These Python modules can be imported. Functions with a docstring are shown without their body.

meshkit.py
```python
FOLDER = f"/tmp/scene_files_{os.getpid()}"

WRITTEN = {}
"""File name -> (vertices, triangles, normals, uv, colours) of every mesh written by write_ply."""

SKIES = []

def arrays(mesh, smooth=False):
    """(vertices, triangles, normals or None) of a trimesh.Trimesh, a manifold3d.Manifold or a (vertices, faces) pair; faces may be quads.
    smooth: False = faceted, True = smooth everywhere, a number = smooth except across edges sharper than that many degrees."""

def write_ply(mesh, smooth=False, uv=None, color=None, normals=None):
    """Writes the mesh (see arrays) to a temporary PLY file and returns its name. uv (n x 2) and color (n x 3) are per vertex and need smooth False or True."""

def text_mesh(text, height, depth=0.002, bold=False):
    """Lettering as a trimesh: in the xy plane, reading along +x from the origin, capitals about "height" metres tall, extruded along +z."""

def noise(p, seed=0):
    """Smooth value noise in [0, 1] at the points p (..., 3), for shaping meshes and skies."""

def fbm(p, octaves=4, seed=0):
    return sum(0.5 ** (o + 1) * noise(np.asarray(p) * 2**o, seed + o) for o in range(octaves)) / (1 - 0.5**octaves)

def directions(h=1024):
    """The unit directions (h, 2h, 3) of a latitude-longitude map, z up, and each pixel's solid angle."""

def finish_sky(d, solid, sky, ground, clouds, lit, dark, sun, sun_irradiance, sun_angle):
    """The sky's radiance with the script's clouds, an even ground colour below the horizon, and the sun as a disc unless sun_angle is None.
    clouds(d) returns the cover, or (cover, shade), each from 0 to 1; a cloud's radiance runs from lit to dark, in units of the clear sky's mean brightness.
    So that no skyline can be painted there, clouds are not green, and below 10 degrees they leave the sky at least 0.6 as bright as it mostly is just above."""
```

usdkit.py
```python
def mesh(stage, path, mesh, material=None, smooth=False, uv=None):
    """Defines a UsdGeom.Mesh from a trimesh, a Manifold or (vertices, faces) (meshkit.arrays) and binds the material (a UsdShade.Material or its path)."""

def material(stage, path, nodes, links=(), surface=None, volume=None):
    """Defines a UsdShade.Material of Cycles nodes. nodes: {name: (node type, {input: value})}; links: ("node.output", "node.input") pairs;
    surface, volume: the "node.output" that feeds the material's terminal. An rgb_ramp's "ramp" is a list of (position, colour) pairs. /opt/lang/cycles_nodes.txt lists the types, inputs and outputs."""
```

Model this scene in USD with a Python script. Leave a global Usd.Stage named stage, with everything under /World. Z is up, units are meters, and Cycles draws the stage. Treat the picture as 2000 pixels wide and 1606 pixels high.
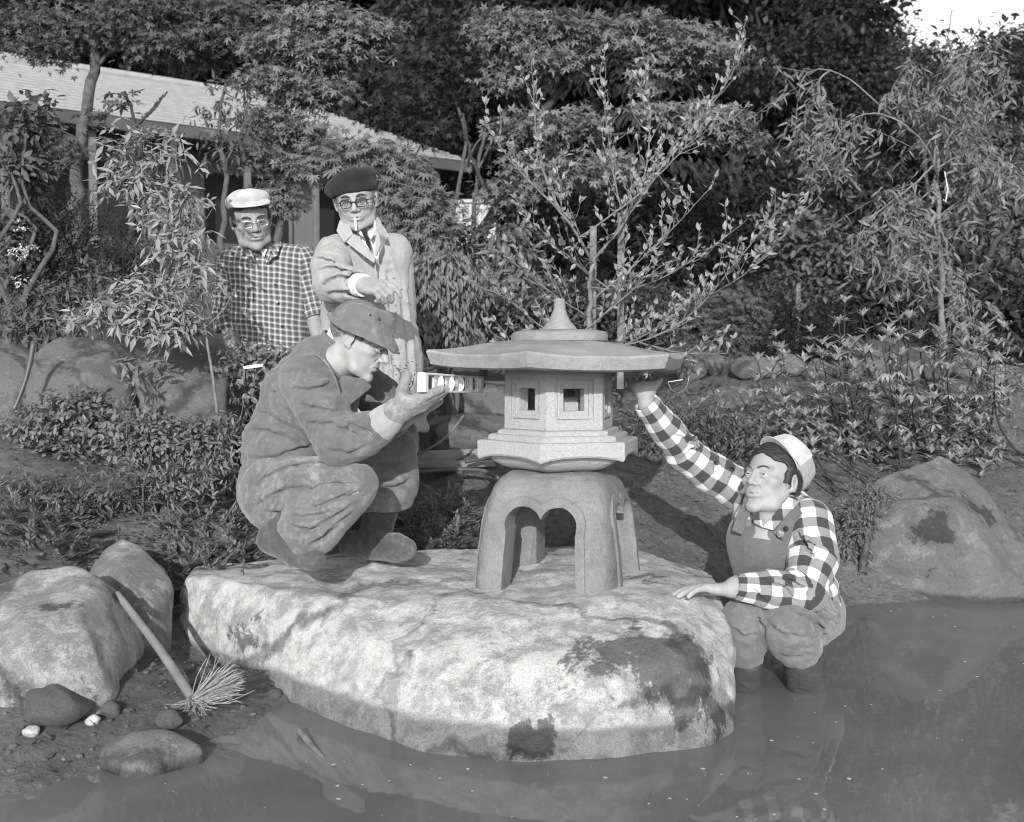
import math, random
import numpy as np, trimesh, manifold3d
from scipy.interpolate import RBFInterpolator
from scipy.spatial import cKDTree
import meshkit, usdkit
from pxr import Usd, UsdGeom, UsdLux, UsdShade, Gf, Sdf, Vt

stage = Usd.Stage.CreateInMemory()
UsdGeom.Xform.Define(stage, '/World')
UsdGeom.Scope.Define(stage, '/World/Looks')
PI = math.pi
rng = np.random.default_rng(11)

# ---------------------------------------------------------------- camera
CAM = np.array([0.0, 0.0, 1.09]); PITCH = math.radians(3.0); FPX = 2160.0     # water lies at z = 0, the camera looks along +y
cam = UsdGeom.Camera.Define(stage, '/World/camera')
cam.CreateHorizontalApertureAttr(36.0); cam.CreateVerticalApertureAttr(36.0 * 822 / 1024)
cam.CreateFocalLengthAttr(36.0 * FPX / 2000)
cam.CreateFStopAttr(4.5); cam.CreateFocusDistanceAttr(3.9)
cam.CreateClippingRangeAttr((0.05, 5000.0))
cam.AddTranslateOp().Set(Gf.Vec3d(*map(float, CAM))); cam.AddRotateXOp().Set(90.0 - math.degrees(PITCH))
cam.CreateExposureAttr(1.2)

# ---------------------------------------------------------------- sky and sun (a black and white photograph: grey light)
SUN_AZ, SUN_EL = math.radians(180 + 5), math.radians(19)             # direction towards the sun, azimuth from +y towards +x
SUN = np.array([math.sin(SUN_AZ) * math.cos(SUN_EL), math.cos(SUN_AZ) * math.cos(SUN_EL), math.sin(SUN_EL)])
sky = UsdLux.DomeLight.Define(stage, '/World/sky')
sm = usdkit.material(stage, '/World/Looks/sky_air', {
    's': ('sky_texture', {'sky_type': 'single_scattering', 'sun_disc': False, 'sun_elevation': SUN_EL, 'sun_rotation': math.atan2(SUN[0], SUN[1])}),
    'g': ('rgb_to_bw', {}), 'b': ('background_shader', {'strength': 0.15})}, [('s.color', 'g.color'), ('g.val', 'b.color')], surface='b.background')
UsdShade.MaterialBindingAPI.Apply(sky.GetPrim()).Bind(sm)
sky.GetPrim().SetCustomDataByKey('kind', 'structure')
sun = UsdLux.DistantLight.Define(stage, '/World/sun')
sun.CreateIntensityAttr(0.7); sun.CreateAngleAttr(0.6); sun.CreateNormalizeAttr(True); sun.CreateColorAttr(Gf.Vec3f(1.0, 0.995, 0.985))
sun.AddOrientOp(UsdGeom.XformOp.PrecisionDouble).Set(Gf.Rotation(Gf.Vec3d(0, 0, -1), Gf.Vec3d(*map(float, -SUN))).GetQuat())
# ---------------------------------------------------------------- points seen in the photograph (2000 x 1606) and their depth
CP, SP = math.cos(PITCH), math.sin(PITCH)
FWD, UP = np.array([0, CP, -SP]), np.array([0, SP, CP])
def ray(px, py):
    return FWD + np.array([1.0, 0, 0]) * ((px - 1000) / FPX) + UP * ((803 - py) / FPX)
def W(px, py, d):
    r = ray(px, py); return CAM + r * (d / r[1])
def Wz(px, py, z):
    r = ray(px, py); return CAM + r * ((z - CAM[2]) / r[2])
def nrm(v):
    v = np.asarray(v, float); return v / (np.linalg.norm(v, axis=-1, keepdims=True) + 1e-12)

# ---------------------------------------------------------------- objects
_names, _base = set(), {}
def numbered(path):
    if path not in _names:
        _names.add(path); return path
    k = 1
    while f'{path}_{k:03d}' in _names: k += 1
    _names.add(f'{path}_{k:03d}'); return f'{path}_{k:03d}'
def tag(p, label=None, cat=None, group=None, kind=None):
    p = p.GetPrim() if hasattr(p, 'GetPrim') else p
    for k, v in (('label', label), ('category', cat), ('group', group), ('kind', kind)):
        if v: p.SetCustomDataByKey(k, v)
    return p
def thing(name, label, cat, loc=(0, 0, 0), group=None, kind=None):
    path = numbered('/World/' + name); x = UsdGeom.Xform.Define(stage, path)
    x.AddTranslateOp().Set(Gf.Vec3d(*map(float, loc))); _base[path] = np.array(loc, float)
    return tag(x, label, cat, group, kind)
def part(name, mesh, material, parent=None, smooth=30, label=None, kind=None, uv=None):
    """one Mesh prim in world coordinates under parent (or under /World)"""
    pp = parent.GetPath().pathString if parent is not None else '/World'
    path = numbered(pp + '/' + name); base = _base.get(pp, np.zeros(3)); _base[path] = base
    if hasattr(mesh, 'to_mesh'):
        mm = mesh.to_mesh(); mesh = (np.array(mm.vert_properties[:, :3]), np.array(mm.tri_verts))
    elif isinstance(mesh, trimesh.Trimesh): mesh = (np.array(mesh.vertices), np.array(mesh.faces))
    v, f = mesh
    m = usdkit.mesh(stage, path, (np.asarray(v, float) - base, f), material, smooth=smooth, uv=uv)
    return tag(m, label, None, None, kind)
def setting(name, mesh, material, smooth=True, kind='structure'):
    p = part(name, mesh, material, None, smooth); return tag(p, kind=kind)
def copy_of(src, label, loc, rotz=0.0, scale=1.0, group=None, tilt=0.0):
    """another thing with the parts of src"""
    path = numbered('/World/' + src.GetName().rstrip('0123456789').rstrip('_')); x = UsdGeom.Xform.Define(stage, path)
    x.GetPrim().GetReferences().AddInternalReference(src.GetPath())
    x.ClearXformOpOrder(); x.AddTranslateOp(opSuffix='at').Set(Gf.Vec3d(*map(float, loc)))
    x.AddRotateZOp(opSuffix='turn').Set(math.degrees(rotz)); x.AddRotateXOp(opSuffix='tilt').Set(math.degrees(tilt))
    x.AddScaleOp(opSuffix='size').Set(Gf.Vec3f(*np.broadcast_to(scale, 3).tolist()))
    x.GetPrim().SetInstanceable(True)
    return tag(x, label, src.GetCustomDataByKey('category'), group or src.GetCustomDataByKey('group'))

# ---------------------------------------------------------------- materials (all grey: the photograph is black and white)
def mat(name, nodes, links, surface='p.BSDF'):
    return usdkit.material(stage, '/World/Looks/' + name, nodes, links, surface=surface)
def g3(x): return (x, x, x)
def plain(name, c, rough=0.7, spec=0.3, metallic=0.0, bump=None, var=0.15, scale=20):
    n = {'t': ('texture_coordinate', {}), 'n': ('noise_texture', {'scale': scale, 'detail': 4}),
         'r': ('rgb_ramp', {'ramp': [(0.25, g3(c * (1 - var))), (0.75, g3(c * (1 + var)))]}),
         'p': ('principled_bsdf', {'roughness': rough, 'specular_ior_level': spec, 'metallic': metallic})}
    l = [('t.object', 'n.vector'), ('n.fac', 'r.fac'), ('r.color', 'p.base_color')]
    if bump:
        n['n2'] = ('noise_texture', {'scale': bump[0], 'detail': 3}); n['b'] = ('bump', {'strength': bump[1], 'distance': bump[2]})
        l += [('t.object', 'n2.vector'), ('n2.fac', 'b.height'), ('b.normal', 'p.normal')]
    return mat(name, n, l)
def leafmat(name, c, trans=0.35, rough=0.5, spec=0.35, var=0.35):
    n = {'g': ('geometry', {}), 'r': ('rgb_ramp', {'ramp': [(0.0, g3(c * (1 - var))), (1.0, g3(c * (1 + var)))]}),
         'p': ('principled_bsdf', {'roughness': rough, 'specular_ior_level': spec}), 't': ('translucent_bsdf', {}), 'x': ('mix_closure', {'fac': trans})}
    return mat(name, n, [('g.random_per_island', 'r.fac'), ('r.color', 'p.base_color'), ('r.color', 't.color'), ('p.BSDF', 'x.closure1'), ('t.BSDF', 'x.closure2')], 'x.closure')

# ---------------------------------------------------------------- meshes
def tube(pts, radii, sides=7, cap=True):
    p = np.asarray(pts, float); n = len(p); r = np.broadcast_to(np.asarray(radii, float), (n,))
    t = nrm(np.gradient(p, axis=0)); a = np.zeros_like(p)
    ref = np.array([0, 0, 1.0]) if abs(t[0][2]) < 0.9 else np.array([1.0, 0, 0])
    a[0] = nrm(np.cross(t[0], ref))
    for i in range(1, n): a[i] = nrm(a[i - 1] - t[i] * np.dot(a[i - 1], t[i]))
    b = np.cross(t, a); ang = np.arange(sides) * 2 * PI / sides
    v = (p[:, None] + r[:, None, None] * (np.cos(ang)[None, :, None] * a[:, None] + np.sin(ang)[None, :, None] * b[:, None])).reshape(-1, 3)
    i, j = np.meshgrid(np.arange(n - 1), np.arange(sides), indexing='ij')
    q = np.stack([i * sides + j, i * sides + (j + 1) % sides, (i + 1) * sides + (j + 1) % sides, (i + 1) * sides + j], -1).reshape(-1, 4)
    f = np.vstack([q[:, [0, 1, 2]], q[:, [0, 2, 3]]])
    if cap:
        v = np.vstack([v, p[0], p[-1]]); k = len(v); e = (n - 1) * sides
        jj = np.arange(sides)
        f = np.vstack([f, np.stack([np.full(sides, k - 2), (jj + 1) % sides, jj], 1), np.stack([np.full(sides, k - 1), e + jj, e + (jj + 1) % sides], 1)])
    return v, f
def join(ms):
    vs, fs, o = [], [], 0
    for v, f in ms:
        vs.append(v); fs.append(np.asarray(f) + o); o += len(v)
    return np.vstack(vs), np.vstack(fs)
def smooth_path(pts, n):
    from scipy.interpolate import CubicSpline
    p = np.asarray(pts, float); s = np.r_[0, np.cumsum(np.linalg.norm(np.diff(p[:, :3], axis=0), axis=1))]
    if len(p) < 3: return np.array([p[0] + (p[-1] - p[0]) * k for k in np.linspace(0, 1, n)])
    return CubicSpline(s, p, bc_type='natural')(np.linspace(0, s[-1], n))
def box(c, size, rot=None, bevel=0.004):
    """a box with chamfered edges"""
    h = np.asarray(size, float) / 2; b = min(bevel, *(h * 0.6))
    s = np.array([[x, y, z] for x in (-1, 1) for y in (-1, 1) for z in (-1, 1)], float)
    pts = np.vstack([s * (h - np.array(o)) for o in ((0, b, b), (b, 0, b), (b, b, 0))])
    hull = trimesh.convex.convex_hull(pts); v = np.array(hull.vertices)
    if rot is not None: v = v @ np.asarray(rot).T
    return v + np.asarray(c, float), np.array(hull.faces)
def frame(x, y=None, z=None):
    """a rotation matrix whose first column is x and whose second is near y"""
    x = nrm(x); y = np.array([0, 0, 1.0]) if y is None else np.asarray(y, float)
    y = nrm(y - x * np.dot(x, y)); return np.stack([x, y, np.cross(x, y)], 1)
def lathe(profile, n=32, c=(0, 0, 0), cap=True):
    r, z = np.array(profile, float).T; a = np.arange(n) * 2 * PI / n; k = len(r)
    v = np.stack([r[:, None] * np.cos(a), r[:, None] * np.sin(a), np.repeat(z[:, None], n, 1)], -1).reshape(-1, 3) + np.asarray(c, float)
    i, j = np.meshgrid(np.arange(k - 1), np.arange(n), indexing='ij')
    q = np.stack([i * n + j, i * n + (j + 1) % n, (i + 1) * n + (j + 1) % n, (i + 1) * n + j], -1).reshape(-1, 4)
    f = np.vstack([q[:, [0, 1, 2]], q[:, [0, 2, 3]]])
    if cap:
        v = np.vstack([v, [c[0], c[1], c[2] + z[0]], [c[0], c[1], c[2] + z[-1]]]); jj = np.arange(n); m = len(v); e = (k - 1) * n
        f = np.vstack([f, np.stack([np.full(n, m - 2), (jj + 1) % n, jj], 1), np.stack([np.full(n, m - 1), e + jj, e + (jj + 1) % n], 1)])
    return v, f
def vnormals(v, f):
    n = np.zeros_like(v); c = np.cross(v[f[:, 1]] - v[f[:, 0]], v[f[:, 2]] - v[f[:, 0]])
    for k in range(3): np.add.at(n, f[:, k], c)
    return nrm(n)
def man(m):
    v, f = m; return manifold3d.Manifold(manifold3d.Mesh(vert_properties=np.asarray(v, np.float32), tri_verts=np.asarray(f, np.uint32)))
def unman(M):
    m = M.to_mesh(); return np.array(m.vert_properties[:, :3], float), np.array(m.tri_verts)
def relaxer(n, f):
    from scipy.sparse import coo_matrix, diags
    e = np.vstack([f[:, [0, 1]], f[:, [1, 2]], f[:, [2, 0]]]); e = np.unique(np.sort(e, 1), axis=0)
    A = coo_matrix((np.ones(2 * len(e)), (np.r_[e[:, 0], e[:, 1]], np.r_[e[:, 1], e[:, 0]])), (n, n)).tocsr(); d = np.asarray(A.sum(1)).ravel()
    return diags(1 / np.maximum(d, 1)) @ A
def taubin(v, f, n=10, lam=0.5, mu=-0.53):
    L = relaxer(len(v), f); v = np.array(v, float)
    for k in range(n): v = v + (lam if k % 2 == 0 else mu) * (L @ v - v)
    return v, f
def laplace(v, f, n=3, lam=0.5):
    L = relaxer(len(v), f); v = np.array(v, float)
    for k in range(n): v = v + lam * (L @ v - v)
    return v, f
def rock(pts, edge=0.03, smooth=14, bumps=((3, 0.03), (9, 0.012), (30, 0.004)), seed=0, lap=None, chips=(0, 0.0)):
    """a boulder: the rounded hull of a few points, roughened"""
    hull = trimesh.convex.convex_hull(np.asarray(pts, float))
    v, f = unman(man((hull.vertices, hull.faces)).refine_to_length(edge))
    v, f = taubin(v, f, smooth)
    v, f = laplace(v, f, max(2, smooth // 3) if lap is None else lap)
    rg_ = np.random.default_rng(seed + 77); c_ = v.mean(0)
    for _ in range(chips[0]):                                    # flat faces where pieces have split off
        n = nrm(rg_.normal(size=3) + (0, -0.9, 0.35)); h = (v - c_) @ n; off = h.max() * (1 - rg_.uniform(0.3, 1.0) * chips[1]); v = v - np.maximum(h - off, 0)[:, None] * n * 0.92
    for k, (s, a) in enumerate(bumps):
        n = vnormals(v, f); h = meshkit.fbm(v * s + seed * 7.3 + k * 31 + 100, 4, seed + k) - 0.5
        v = v + n * (h * 2 * a)[:, None]
    return v, f
def lump(c, r, edge=0.03, seed=0, rough=0.25, flat=0.0, rotz=0.0, bumps=((9, 0.012), (30, 0.004))):
    """a smaller stone about c with half-sizes r"""
    rg = np.random.default_rng(seed + 500); p = nrm(rg.normal(size=(26, 3))) * (1 - rough * rg.random((26, 1)))
    if flat: p[:, 2] = np.clip(p[:, 2], -1, 1 - flat)
    p = p * np.asarray(r); cz, sz = math.cos(rotz), math.sin(rotz)
    p = np.stack([p[:, 0] * cz - p[:, 1] * sz, p[:, 0] * sz + p[:, 1] * cz, p[:, 2]], 1) + np.asarray(c)
    return rock(p, edge, 8, [(s, a) for s, a in bumps], seed)

# ---------------------------------------------------------------- soft shapes: a distance field on a grid, meshed by surface nets
class Field:
    def __init__(self, lo, hi, h):
        self.lo, self.h = np.asarray(lo, float), float(h)
        self.n = np.ceil((np.asarray(hi, float) - self.lo) / h).astype(int) + 1
        self.d = np.full(self.n, 1.0, np.float32)
    def _win(self, lo, hi):
        a = np.clip(np.floor((lo - self.lo) / self.h).astype(int), 0, self.n); b = np.clip(np.ceil((hi - self.lo) / self.h).astype(int) + 1, 0, self.n)
        if (b <= a).any(): return None, None
        ax = [self.lo[k] + self.h * np.arange(a[k], b[k]) for k in range(3)]
        return tuple(slice(a[k], b[k]) for k in range(3)), np.stack(np.meshgrid(*ax, indexing='ij'), -1)
    def put(self, fn, lo, hi, k=0.01, cut=False):
        m = 2.0 * k + 3 * self.h
        s, p = self._win(np.asarray(lo) - m, np.asarray(hi) + m)
        if s is None: return self
        e = fn(p).astype(np.float32); d = self.d[s]
        if cut:
            e = -e
            h = np.clip(0.5 - 0.5 * (d - e) / max(k, 1e-6), 0, 1); self.d[s] = d + (e - d) * h + k * h * (1 - h)
        else:
            h = np.clip(0.5 + 0.5 * (d - e) / max(k, 1e-6), 0, 1); self.d[s] = d + (e - d) * h - k * h * (1 - h)
        return self
    def cone(self, a, b, ra, rb=None, k=0.01, cut=False):
        a, b = np.asarray(a, float), np.asarray(b, float); rb = ra if rb is None else rb; ab = b - a; L2 = max(float(ab @ ab), 1e-12)
        def fn(p):
            t = np.clip(((p - a) @ ab) / L2, 0, 1); return np.linalg.norm(p - a - t[..., None] * ab, axis=-1) - (ra + (rb - ra) * t)
        R = max(ra, rb); return self.put(fn, np.minimum(a, b) - R, np.maximum(a, b) + R, k, cut)
    def chain(self, pts, radii, k=0.01, cut=False):
        for i in range(len(pts) - 1): self.cone(pts[i], pts[i + 1], radii[i], radii[i + 1], k, cut)
        return self
    def ell(self, c, r, R=None, k=0.01, cut=False):
        c, r = np.asarray(c, float), np.asarray(r, float); R = np.eye(3) if R is None else np.asarray(R)
        def fn(p):
            q = (p - c) @ R; a = np.linalg.norm(q / r, axis=-1); b = np.linalg.norm(q / r ** 2, axis=-1); return a * (a - 1) / np.maximum(b, 1e-9)
        m = r.max(); return self.put(fn, c - m, c + m, k, cut)
    def slab(self, c, r, R=None, round_=0.005, k=0.01, cut=False):
        c, r = np.asarray(c, float), np.asarray(r, float); R = np.eye(3) if R is None else np.asarray(R)
        def fn(p):
            q = np.abs((p - c) @ R) - (r - round_); return np.linalg.norm(np.maximum(q, 0), axis=-1) + np.minimum(q.max(-1), 0) - round_
        m = np.linalg.norm(r); return self.put(fn, c - m, c + m, k, cut)
    def half(self, c, n, k=0.002):
        """keeps what lies behind the plane through c with normal n"""
        s, p = self._win(self.lo, self.lo + self.n * self.h); e = ((p - np.asarray(c)) @ nrm(n)).astype(np.float32); self.d[s] = np.maximum(self.d[s], e); return self
    def hit(self, px, py, near=1.0):
        """where a drawn line falls on the shape"""
        from scipy.ndimage import map_coordinates
        r = ray(px, py); t = np.arange(max(near, self.lo[1] - 0.02), self.lo[1] + self.n[1] * self.h + 0.02, self.h * 0.5); p = CAM + r * (t / r[1])[:, None]
        q = ((p - self.lo) / self.h).T; d = map_coordinates(self.d, q, order=1, mode='nearest'); ok = ((q >= 0) & (q <= (self.n - 1)[:, None])).all(0); i = np.nonzero((d < 0) & ok)[0]
        return p[i[0]] if len(i) else None
    def crease(self, pts, r=0.007, k=0.010, ridge=True):
        """a fold in the cloth: a furrow with a raised lip above it, running along a drawn line"""
        P = [self.hit(*a) for a in smooth_path(np.array(pts, float), max(6, 5 * len(pts)))]; P = np.array([p for p in P if p is not None])
        if len(P) < 3: return self
        rr = r * np.clip(np.sin(np.linspace(0.25, PI - 0.25, len(P))) * 1.2, 0.35, 1)
        if ridge: self.chain(P + (0, 0.002, r * 1.7), rr * 0.9, k * 1.5)
        return self.chain(P + (0, -0.001, 0), rr, k, cut=True)
    def wobble(self, amp, scale, seed=0, octaves=3):
        s, p = self._win(self.lo, self.lo + self.n * self.h); near = np.abs(self.d) < 4 * self.h + amp
        self.d[near] += ((meshkit.fbm(p[near] * scale + 50, octaves, seed) - 0.5) * 2 * amp).astype(np.float32); return self
    def mesh(self, relax=2):
        D, h = self.d, self.h
        D = np.pad(D, 1, constant_values=1.0); lo = self.lo - h
        s = D < 0; n = np.array(D.shape) - 1
        acc = np.zeros((*n, 3), np.float32); cnt = np.zeros(n, np.int16)
        cs = list(np.ndindex(2, 2, 2))
        sl = lambda c: tuple(slice(c[k], c[k] + n[k]) for k in range(3))
        for c in cs:
            for k in range(3):
                if c[k]: continue
                e = list(c); e[k] = 1; e = tuple(e); x = s[sl(c)] != s[sl(e)]
                if not x.any(): continue
                a, b = D[sl(c)][x], D[sl(e)][x]; t = a / (a - b)
                w = np.tile(np.array(c, np.float32), (len(t), 1)); w[:, k] += t
                acc[x] += w; cnt[x] += 1
        on = cnt > 0; idx = np.full(n, -1, np.int64); ijk = np.argwhere(on); idx[on] = np.arange(len(ijk))
        v = lo + h * (ijk + acc[on] / cnt[on][:, None]); F = []
        for k in range(3):
            a, b = [(1, 2), (2, 0), (0, 1)][k]
            lo_ = [slice(1, -1)] * 3; lo_[k] = slice(0, -1); hi_ = [slice(1, -1)] * 3; hi_[k] = slice(1, None)
            s0, s1 = s[tuple(lo_)], s[tuple(hi_)]; x = np.argwhere(s0 != s1); flip = s0[tuple(x.T)]
            o = x.copy(); o[:, [a, b]] += 1
            def at(da, db):
                q = o.copy(); q[:, a] -= da; q[:, b] -= db; return idx[tuple(q.T)]
            q = np.stack([at(1, 1), at(0, 1), at(0, 0), at(1, 0)], 1); q[~flip] = q[~flip][:, ::-1]; F.append(q)
        q = np.vstack(F); f = np.vstack([q[:, [0, 1, 2]], q[:, [0, 2, 3]]])
        if relax and len(v):
            v, f = taubin(v, f, relax)
        return v, f
# ---------------------------------------------------------------- rock and soil materials
def rockmat(name, base, light, dark, patches=(), wet=None, lichen=0.5, scale=1.0, seed=0.0, moss=0.35):
    """speckled granite, pale lichen and dark algae; patches = (point, radius, strength): where the dark tone is stronger; wet: height of the dark line left by the water"""
    n = {'q': ('geometry', {}), 'o': ('mapping', {'location': (seed, seed * 1.7, 0)}),
         'n1': ('noise_texture', {'scale': 2.2 * scale, 'detail': 8, 'roughness': 0.62}), 'n2': ('noise_texture', {'scale': 11 * scale, 'detail': 12, 'roughness': 0.78, 'distortion': 0.3}),
         'n3': ('noise_texture', {'scale': 260, 'detail': 3}), 'n4': ('noise_texture', {'scale': 5.0 * scale, 'detail': 12, 'roughness': 0.76, 'distortion': 0.25}),
         'v': ('voronoi_texture', {'scale': 420}), 'n5': ('noise_texture', {'scale': 30 * scale, 'detail': 8, 'roughness': 0.75}),
         'rl': ('rgb_ramp', {'ramp': [(lichen - 0.04, g3(0)), (lichen + 0.09, g3(1))]}),
         'r1': ('rgb_ramp', {'ramp': [(0.3, g3(base * 0.8)), (0.7, g3(base * 1.15))]}),
         'm1': ('mix_color', {'b': g3(light)}), 'm2': ('mix_color', {'b': g3(dark)}),
         'rs': ('rgb_ramp', {'ramp': [(0.3, g3(0.74)), (0.5, g3(1.0)), (0.7, g3(1.14))]}), 'mu': ('mix_color', {'blend_type': 'multiply', 'fac': 1.0, 'use_clamp': False}),
         'wc': ('noise_texture', {'scale': 2.5 * scale, 'detail': 5, 'roughness': 0.6}), 'wm1': ('vector_math', {'math_type': 'scale', 'scale': 0.55}), 'wa': ('vector_math', {'math_type': 'add'}), 'cv': ('voronoi_texture', {'feature': 'distance_to_edge', 'scale': 1.15 * scale}),
         'cg': ('noise_texture', {'scale': 1.7 * scale, 'detail': 2}), 'cgr': ('rgb_ramp', {'ramp': [(0.5, g3(0.03)), (0.62, g3(0.0))]}), 'cs': ('math', {'math_type': 'subtract'}), 'cr': ('map_range', {'from_min': -0.02, 'from_max': 0.012, 'to_min': 0.0, 'to_max': 1.0, 'clamp': True}), 'cm': ('map_range', {'from_min': 0.0, 'from_max': 1.0, 'to_min': 0.45, 'to_max': 1.0, 'clamp': True}), 'cx': ('mix_color', {'blend_type': 'multiply', 'fac': 1.0}), 'b3': ('bump', {'strength': 0.8, 'distance': 0.012}),
         'p': ('principled_bsdf', {'roughness': 0.88, 'specular_ior_level': 0.2}),
         'b1': ('bump', {'strength': 0.55, 'distance': 0.006}), 'b2': ('bump', {'strength': 0.8, 'distance': 0.04})}
    l = [('q.position', 'o.vector')] + [('o.vector', k + '.vector') for k in ('n1', 'n2', 'n3', 'n4', 'n5', 'v')]
    l += [('n2.fac', 'rl.fac'), ('n1.fac', 'r1.fac'), ('r1.color', 'm1.a'), ('rl.color', 'm1.fac')]
    prev = 'n4.fac'
    for i, (c, r, s) in enumerate(patches):
        n[f'd{i}'] = ('vector_math', {'math_type': 'distance', 'vector2': tuple(map(float, c))})
        n[f'e{i}'] = ('map_range', {'range_type': 'smoothstep', 'from_min': 0.0, 'from_max': r, 'to_min': s, 'to_max': 0.0, 'clamp': True})
        n[f'a{i}'] = ('math', {'math_type': 'add'})
        l += [('q.position', f'd{i}.vector1'), (f'd{i}.value', f'e{i}.value'), (prev, f'a{i}.value1'), (f'e{i}.result', f'a{i}.value2')]; prev = f'a{i}.value'
    n['rd'] = ('rgb_ramp', {'ramp': [(1 - moss - 0.015, g3(0)), (1 - moss + 0.03, g3(0.85))]})
    l += [(prev, 'rd.fac'), ('m1.result', 'm2.a'), ('rd.color', 'm2.fac')]
    last = 'm2.result'
    if wet is not None:
        n['z'] = ('separate_xyz', {}); n['zz'] = ('math', {'math_type': 'multiply_add', 'value2': 0.11, 'value3': -0.055}); n['za'] = ('math', {'math_type': 'subtract'})
        n['zr'] = ('map_range', {'range_type': 'smoothstep', 'from_min': wet - 0.012, 'from_max': wet + 0.012, 'to_min': 0.42, 'to_max': 1.0, 'clamp': True})
        n['wm'] = ('mix_color', {'blend_type': 'multiply', 'fac': 1.0})
        l += [('q.position', 'z.vector'), ('n2.fac', 'zz.value1'), ('z.z', 'za.value1'), ('zz.value', 'za.value2'), ('za.value', 'zr.value'), (last, 'wm.a'), ('zr.result', 'wm.b')]; last = 'wm.result'
    l += [('o.vector', 'wc.vector'), ('wc.color', 'wm1.vector1'), ('o.vector', 'wa.vector1'), ('wm1.vector', 'wa.vector2'), ('wa.vector', 'cv.vector'), ('o.vector', 'cg.vector'), ('cg.fac', 'cgr.fac'), ('cv.distance', 'cs.value1'), ('cgr.color', 'cs.value2'), ('cs.value', 'cr.value'), ('cr.result', 'cm.value'), (last, 'cx.a'), ('cm.result', 'cx.b'), ('cr.result', 'b3.height'), ('b3.normal', 'b2.normal')]
    last = 'cx.result'
    l += [('n3.fac', 'rs.fac'), (last, 'mu.a'), ('rs.color', 'mu.b'), ('mu.result', 'p.base_color'),
          ('v.distance', 'b1.height'), ('n5.fac', 'b2.height'), ('b2.normal', 'b1.normal'), ('b1.normal', 'p.normal')]
    return mat(name, n, l)

def soilmat(name, c0, c1):
    n = {'q': ('geometry', {}), 'n1': ('noise_texture', {'scale': 3, 'detail': 9, 'roughness': 0.7}), 'n2': ('noise_texture', {'scale': 38, 'detail': 8, 'roughness': 0.75}),
         'r': ('rgb_ramp', {'ramp': [(0.3, g3(c0)), (0.7, g3(c1))]}), 'r2': ('rgb_ramp', {'ramp': [(0.3, g3(0.55)), (0.5, g3(1)), (0.72, g3(1.5))]}),
         'm': ('mix_color', {'blend_type': 'multiply', 'fac': 1.0, 'use_clamp': False}), 'b': ('bump', {'strength': 0.9, 'distance': 0.03}), 'p': ('principled_bsdf', {'roughness': 0.85, 'specular_ior_level': 0.25})}
    return mat(name, n, [('q.position', 'n1.vector'), ('q.position', 'n2.vector'), ('n1.fac', 'r.fac'), ('n2.fac', 'r2.fac'), ('r.color', 'm.a'), ('r2.color', 'm.b'),
                         ('m.result', 'p.base_color'), ('n2.fac', 'b.height'), ('b.normal', 'p.normal')])
M = {}
M['soil'] = soilmat('soil', 0.065, 0.135)
M['grey_rock'] = rockmat('grey_rock', 0.14, 0.22, 0.06, lichen=0.58, moss=0.36)
M['pond_stone'] = rockmat('pond_stone', 0.17, 0.34, 0.05, lichen=0.6, moss=0.33, wet=0.02)
M['wet_stone'] = rockmat('wet_stone', 0.10, 0.16, 0.05, lichen=0.62, moss=0.3)
M['pale_stone'] = rockmat('pale_stone', 0.5, 0.6, 0.25, lichen=0.5, moss=0.22)

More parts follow.
